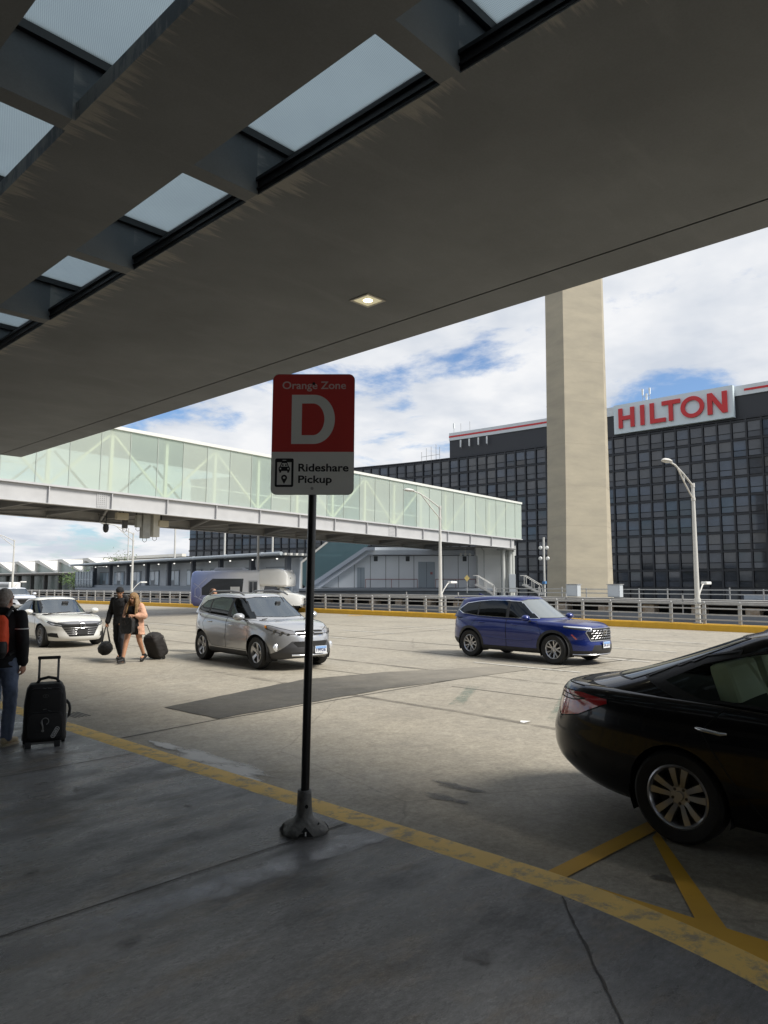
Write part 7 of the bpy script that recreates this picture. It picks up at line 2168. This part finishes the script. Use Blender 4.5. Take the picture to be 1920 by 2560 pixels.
wpos = (8.52, 16.28, -.15)
yw = radians(-150)
J3 = dict(pelvis=(0, 0, .93), chest=(.0, 0, 1.22), neck=(.02, 0, 1.385), head=(.06, 0, 1.515), shL=(.0, .17, 1.335), elL=(.02, .27, 1.10), wrL=(.20, .10, 1.10), shR=(0, -.17, 1.335), elR=(.0, -.22, 1.09), wrR=(.16, -.14, .98),
          hipL=(0, .09, .90), knL=(-.10, .10, .50), anL=(-.30, .10, .16), hipR=(0, -.09, .90), knR=(.16, -.09, .50), anR=(.26, -.10, .10), curlL=1.0, curlR=1.0, pnL=(-.9, -.3, 0), toeR=(1, -.1, 0))
R3 = Matrix.Rotation(radians(-12), 3, 'Z') @ Matrix.Rotation(radians(14), 3, 'Y')
w3 = person('woman with long fair hair in a peach cardigan, mid-stride beside the man in black', wpos, yw, J3, M_skin3, 1.0, R3, build=1.12)
blobmesh('top', torso_cloth(J3, .014, -.08, -.03, 1.12), M_blackcloth, w3, .012, 3, .004, 10, clip=lambda c: c.z > 1.33 and c.x > -.02 and abs(c.y) < .10)
blobmesh('shorts', legs_cloth(J3, .012, 0.0, 1.12)[:1] + [capsule(J3['hip' + s_], Vector(J3['hip' + s_]) + (Vector(J3['kn' + s_]) - Vector(J3['hip' + s_])) * .42, .112, .098) for s_ in 'LR'], M_blackcloth, w3, .012, 3, .004, 11)
M_peach = mat('peach_knit', (.70, .40, .27), .85, var=.2, vscale=20, bump=.5, bscale=70)
pv, ch, nk = [Vector(J3[k]) for k in ('pelvis', 'chest', 'neck')]
blobmesh('cardigan', [rings([(pv + Vector((-.07, .02, -.28)), .14, .22), (pv + Vector((-.04, 0, -.1)), .15, .225), (pv * .5 + ch * .5 + Vector((-.02, 0, 0)), .14, .215), (ch + Vector((-.015, 0, 0)), .145, .21), (ch * .35 + nk * .65, .10, .19), (nk - Vector((.02, 0, .03)), .06, .09)])] + [capsule(J3['shL'], J3['elL'], .07, .085), capsule(J3['elL'], Vector(J3['wrL']) * .8 + Vector(J3['elL']) * .2, .085, .055), capsule(J3['shR'], J3['elR'], .07, .08), capsule(J3['elR'], Vector(J3['wrR']) * .8 + Vector(J3['elR']) * .2, .08, .052)],
         M_peach, w3, .014, 3, .008, 12, clip=lambda c: c.x > .02 and abs(c.y) < .15 and c.z < 1.42)
M_blonde = mat('hair_blonde', (.36, .21, .085), .55, var=.55, vscale=9, stretch=(9, 9, .8), bump=.5, bscale=40)
hc = Vector(J3['head'])
strands = [ellipsoid(hc + R3 @ Vector((-.018, 0, .03)), .108, .094, .100, R3)]
for k in range(12):
    a = -1.9 + 3.8 * k / 11
    b0 = hc + R3 @ Vector((-.03 - .055 * cos(a), .085 * sin(a), .02)); ll = .30 + .10 * ((k * 7) % 5) / 5
    b1 = b0 + Vector((-.02 + .07 * (abs(a) > 1.2), .04 * sin(a), -.17)); b2 = b1 + Vector((.05 * (abs(a) > 1.2), .03 * sin(a) + .015 * (-1) ** k, -ll + .1))
    strands += [capsule(b0, b1, .038, .036), capsule(b1, b2, .036, .014)]
blobmesh('hair', strands, M_blonde, w3, .010, 2, .006, 13, clip=lambda c: (R3.transposed() @ (c - hc)).x > .055 and abs((R3.transposed() @ (c - hc)).y) < .055 and (R3.transposed() @ (c - hc)).z < .06)
for s_, pt in (('L', .55), ('R', -.12)):
    shoe(w3, J3['an' + s_], (1, -.1), M_shoeblk, M_soleblk, .95, pt)
Rw = Matrix.Rotation(yw, 3, 'Z')
cbp = thing('clear_backpack', 'see-through backpack with black straps carried in front by the woman', 'backpack', Vector(wpos) + Rw @ Vector((.25, -.01, .70)), yw)
M_clear = glass('clear_vinyl', (.55, .57, .56), .35, .05, (.2, .2, .2), .35, ior=1.8)
mb = MB(); mb.prism(rrect(-.15, .15, 0, .36, .07, 6), .13, lambda u, v, w: (-.065 + w, u, v)); mb.build('bag', M_clear, cbp, smooth=40)
mb = MB()
for x in (-.068, .068): 
    pts = [(x, u, v) for u, v in rrect(-.15, .15, 0, .36, .07, 6)]; mb.tube(pts + pts[:1], .010, 6)
mb.tube([(0, -.06, .36), (0, -.03, .42), (0, .05, .43), (0, .08, .36)], .012, 8)
for k in (-1, 1): mb.tube([(-.07, k * .09, .33), (-.11, k * .12, .18), (-.07, k * .12, .03)], .014, 6)
mb.build('strap', M_nylon, cbp)
blobmesh('contents', [ellipsoid((0, -.03, .10), .045, .09, .08), ellipsoid((0, .05, .2), .04, .06, .09)], mat('contents_dark', (.03, .03, .032), .7), cbp, .014, 2)

# soft roller bag trailing behind her
rl = thing('roller_bag', 'tilted black soft roller bag pulled behind the woman in the peach cardigan', 'suitcase', (9.36, 16.62, -.15), radians(-165))
Rt = Matrix.Rotation(radians(26), 4, 'Y')
def rp(x, y, z): return Vector((-.04, 0, .05)) + Rt @ Vector((x, y, z))
vs, fs = rings([((0, 0, .03), .15, .20), ((0, 0, .08), .175, .225), ((0, 0, .5), .17, .22), ((-.005, 0, .60), .14, .19), ((-.01, 0, .64), .08, .12)], 36, 5)
blobmesh('bag', [([rp(*v) for v in vs], fs)], mat('roller_fabric', (.022, .019, .018), .75, var=.4, vscale=16), rl, .012, 2, .005, 14)
mb = MB()
for k in (-.10, .10): mb.tube([rp(.10, k, .62), rp(.12, k, .95)], .009, 8)
mb.tube([rp(.12, -.11, .95), rp(.12, .11, .95)], .014, 8); mb.build('handle', M_tele, rl)
mb = MB()
for z in (.2, .45): mb.tube([rp(-.175, -.18, z), rp(-.185, 0, z), rp(-.175, .18, z)], .008, 6)
mb.tube([rp(-.17, -.17, .08), rp(-.178, -.175, .5), rp(-.12, -.1, .62), rp(-.12, .1, .62), rp(-.178, .175, .5), rp(-.17, .17, .08)], .007, 6)
mb.build('piping', mat('piping_dark', (.05, .045, .042), .5), rl)
for k in (-.17, .17):
    mb = MB(); mb.lathe([(0, -.02), (.042, -.018), (.045, 0), (.042, .018), (0, .02)], 16, (-.02, k, .045), 'y'); mb.build('wheel', M_tyre, rl, smooth=40)

# somebody loading at the back of the silver crossover
J4 = dict(pelvis=(0, 0, .93), chest=(.06, 0, 1.22), neck=(.12, 0, 1.38), head=(.19, 0, 1.49), shL=(.10, .18, 1.33), elL=(.22, .22, 1.10), wrL=(.42, .18, 1.02), shR=(.10, -.18, 1.33), elR=(.22, -.22, 1.10), wrR=(.42, -.18, 1.02),
          hipL=(0, .09, .90), knL=(.05, .1, .5), anL=(0, .1, .09), hipR=(0, -.09, .90), knR=(.02, -.1, .5), anR=(-.08, -.1, .09))
Y4 = 17.4; LX4 = 11.25
R4 = Matrix.Rotation(radians(20), 3, 'Y')
p4_ = person('person in a pale shirt, only the head showing over the rear of the silver crossover', (LX4, Y4, -.15), radians(-78), J4, M_skin3, 1.06, R4)
blobmesh('shirt', torso_cloth(J4, .022, -.10) + sleeves(J4, .018, .45), mat('pale_shirt', (.46, .52, .52), .8, var=.2, vscale=8), p4_, .014, 3, .006, 15)
blobmesh('trousers', legs_cloth(J4, .018, .98), mat('dark_trousers'), p4_, .014, 3, .006, 16)
blobmesh('hair', [ellipsoid(Vector(J4['head']) + R4 @ Vector((-.03, 0, .035)), .092, .081, .092, R4)], mat('hair_brown', (.09, .045, .025), .6, var=.4, vscale=40), p4_, .010, 2)
for s_ in 'LR': shoe(p4_, (J4['an' + s_][0], J4['an' + s_][1], .09), (1, 0), M_shoeblk, M_soleblk)
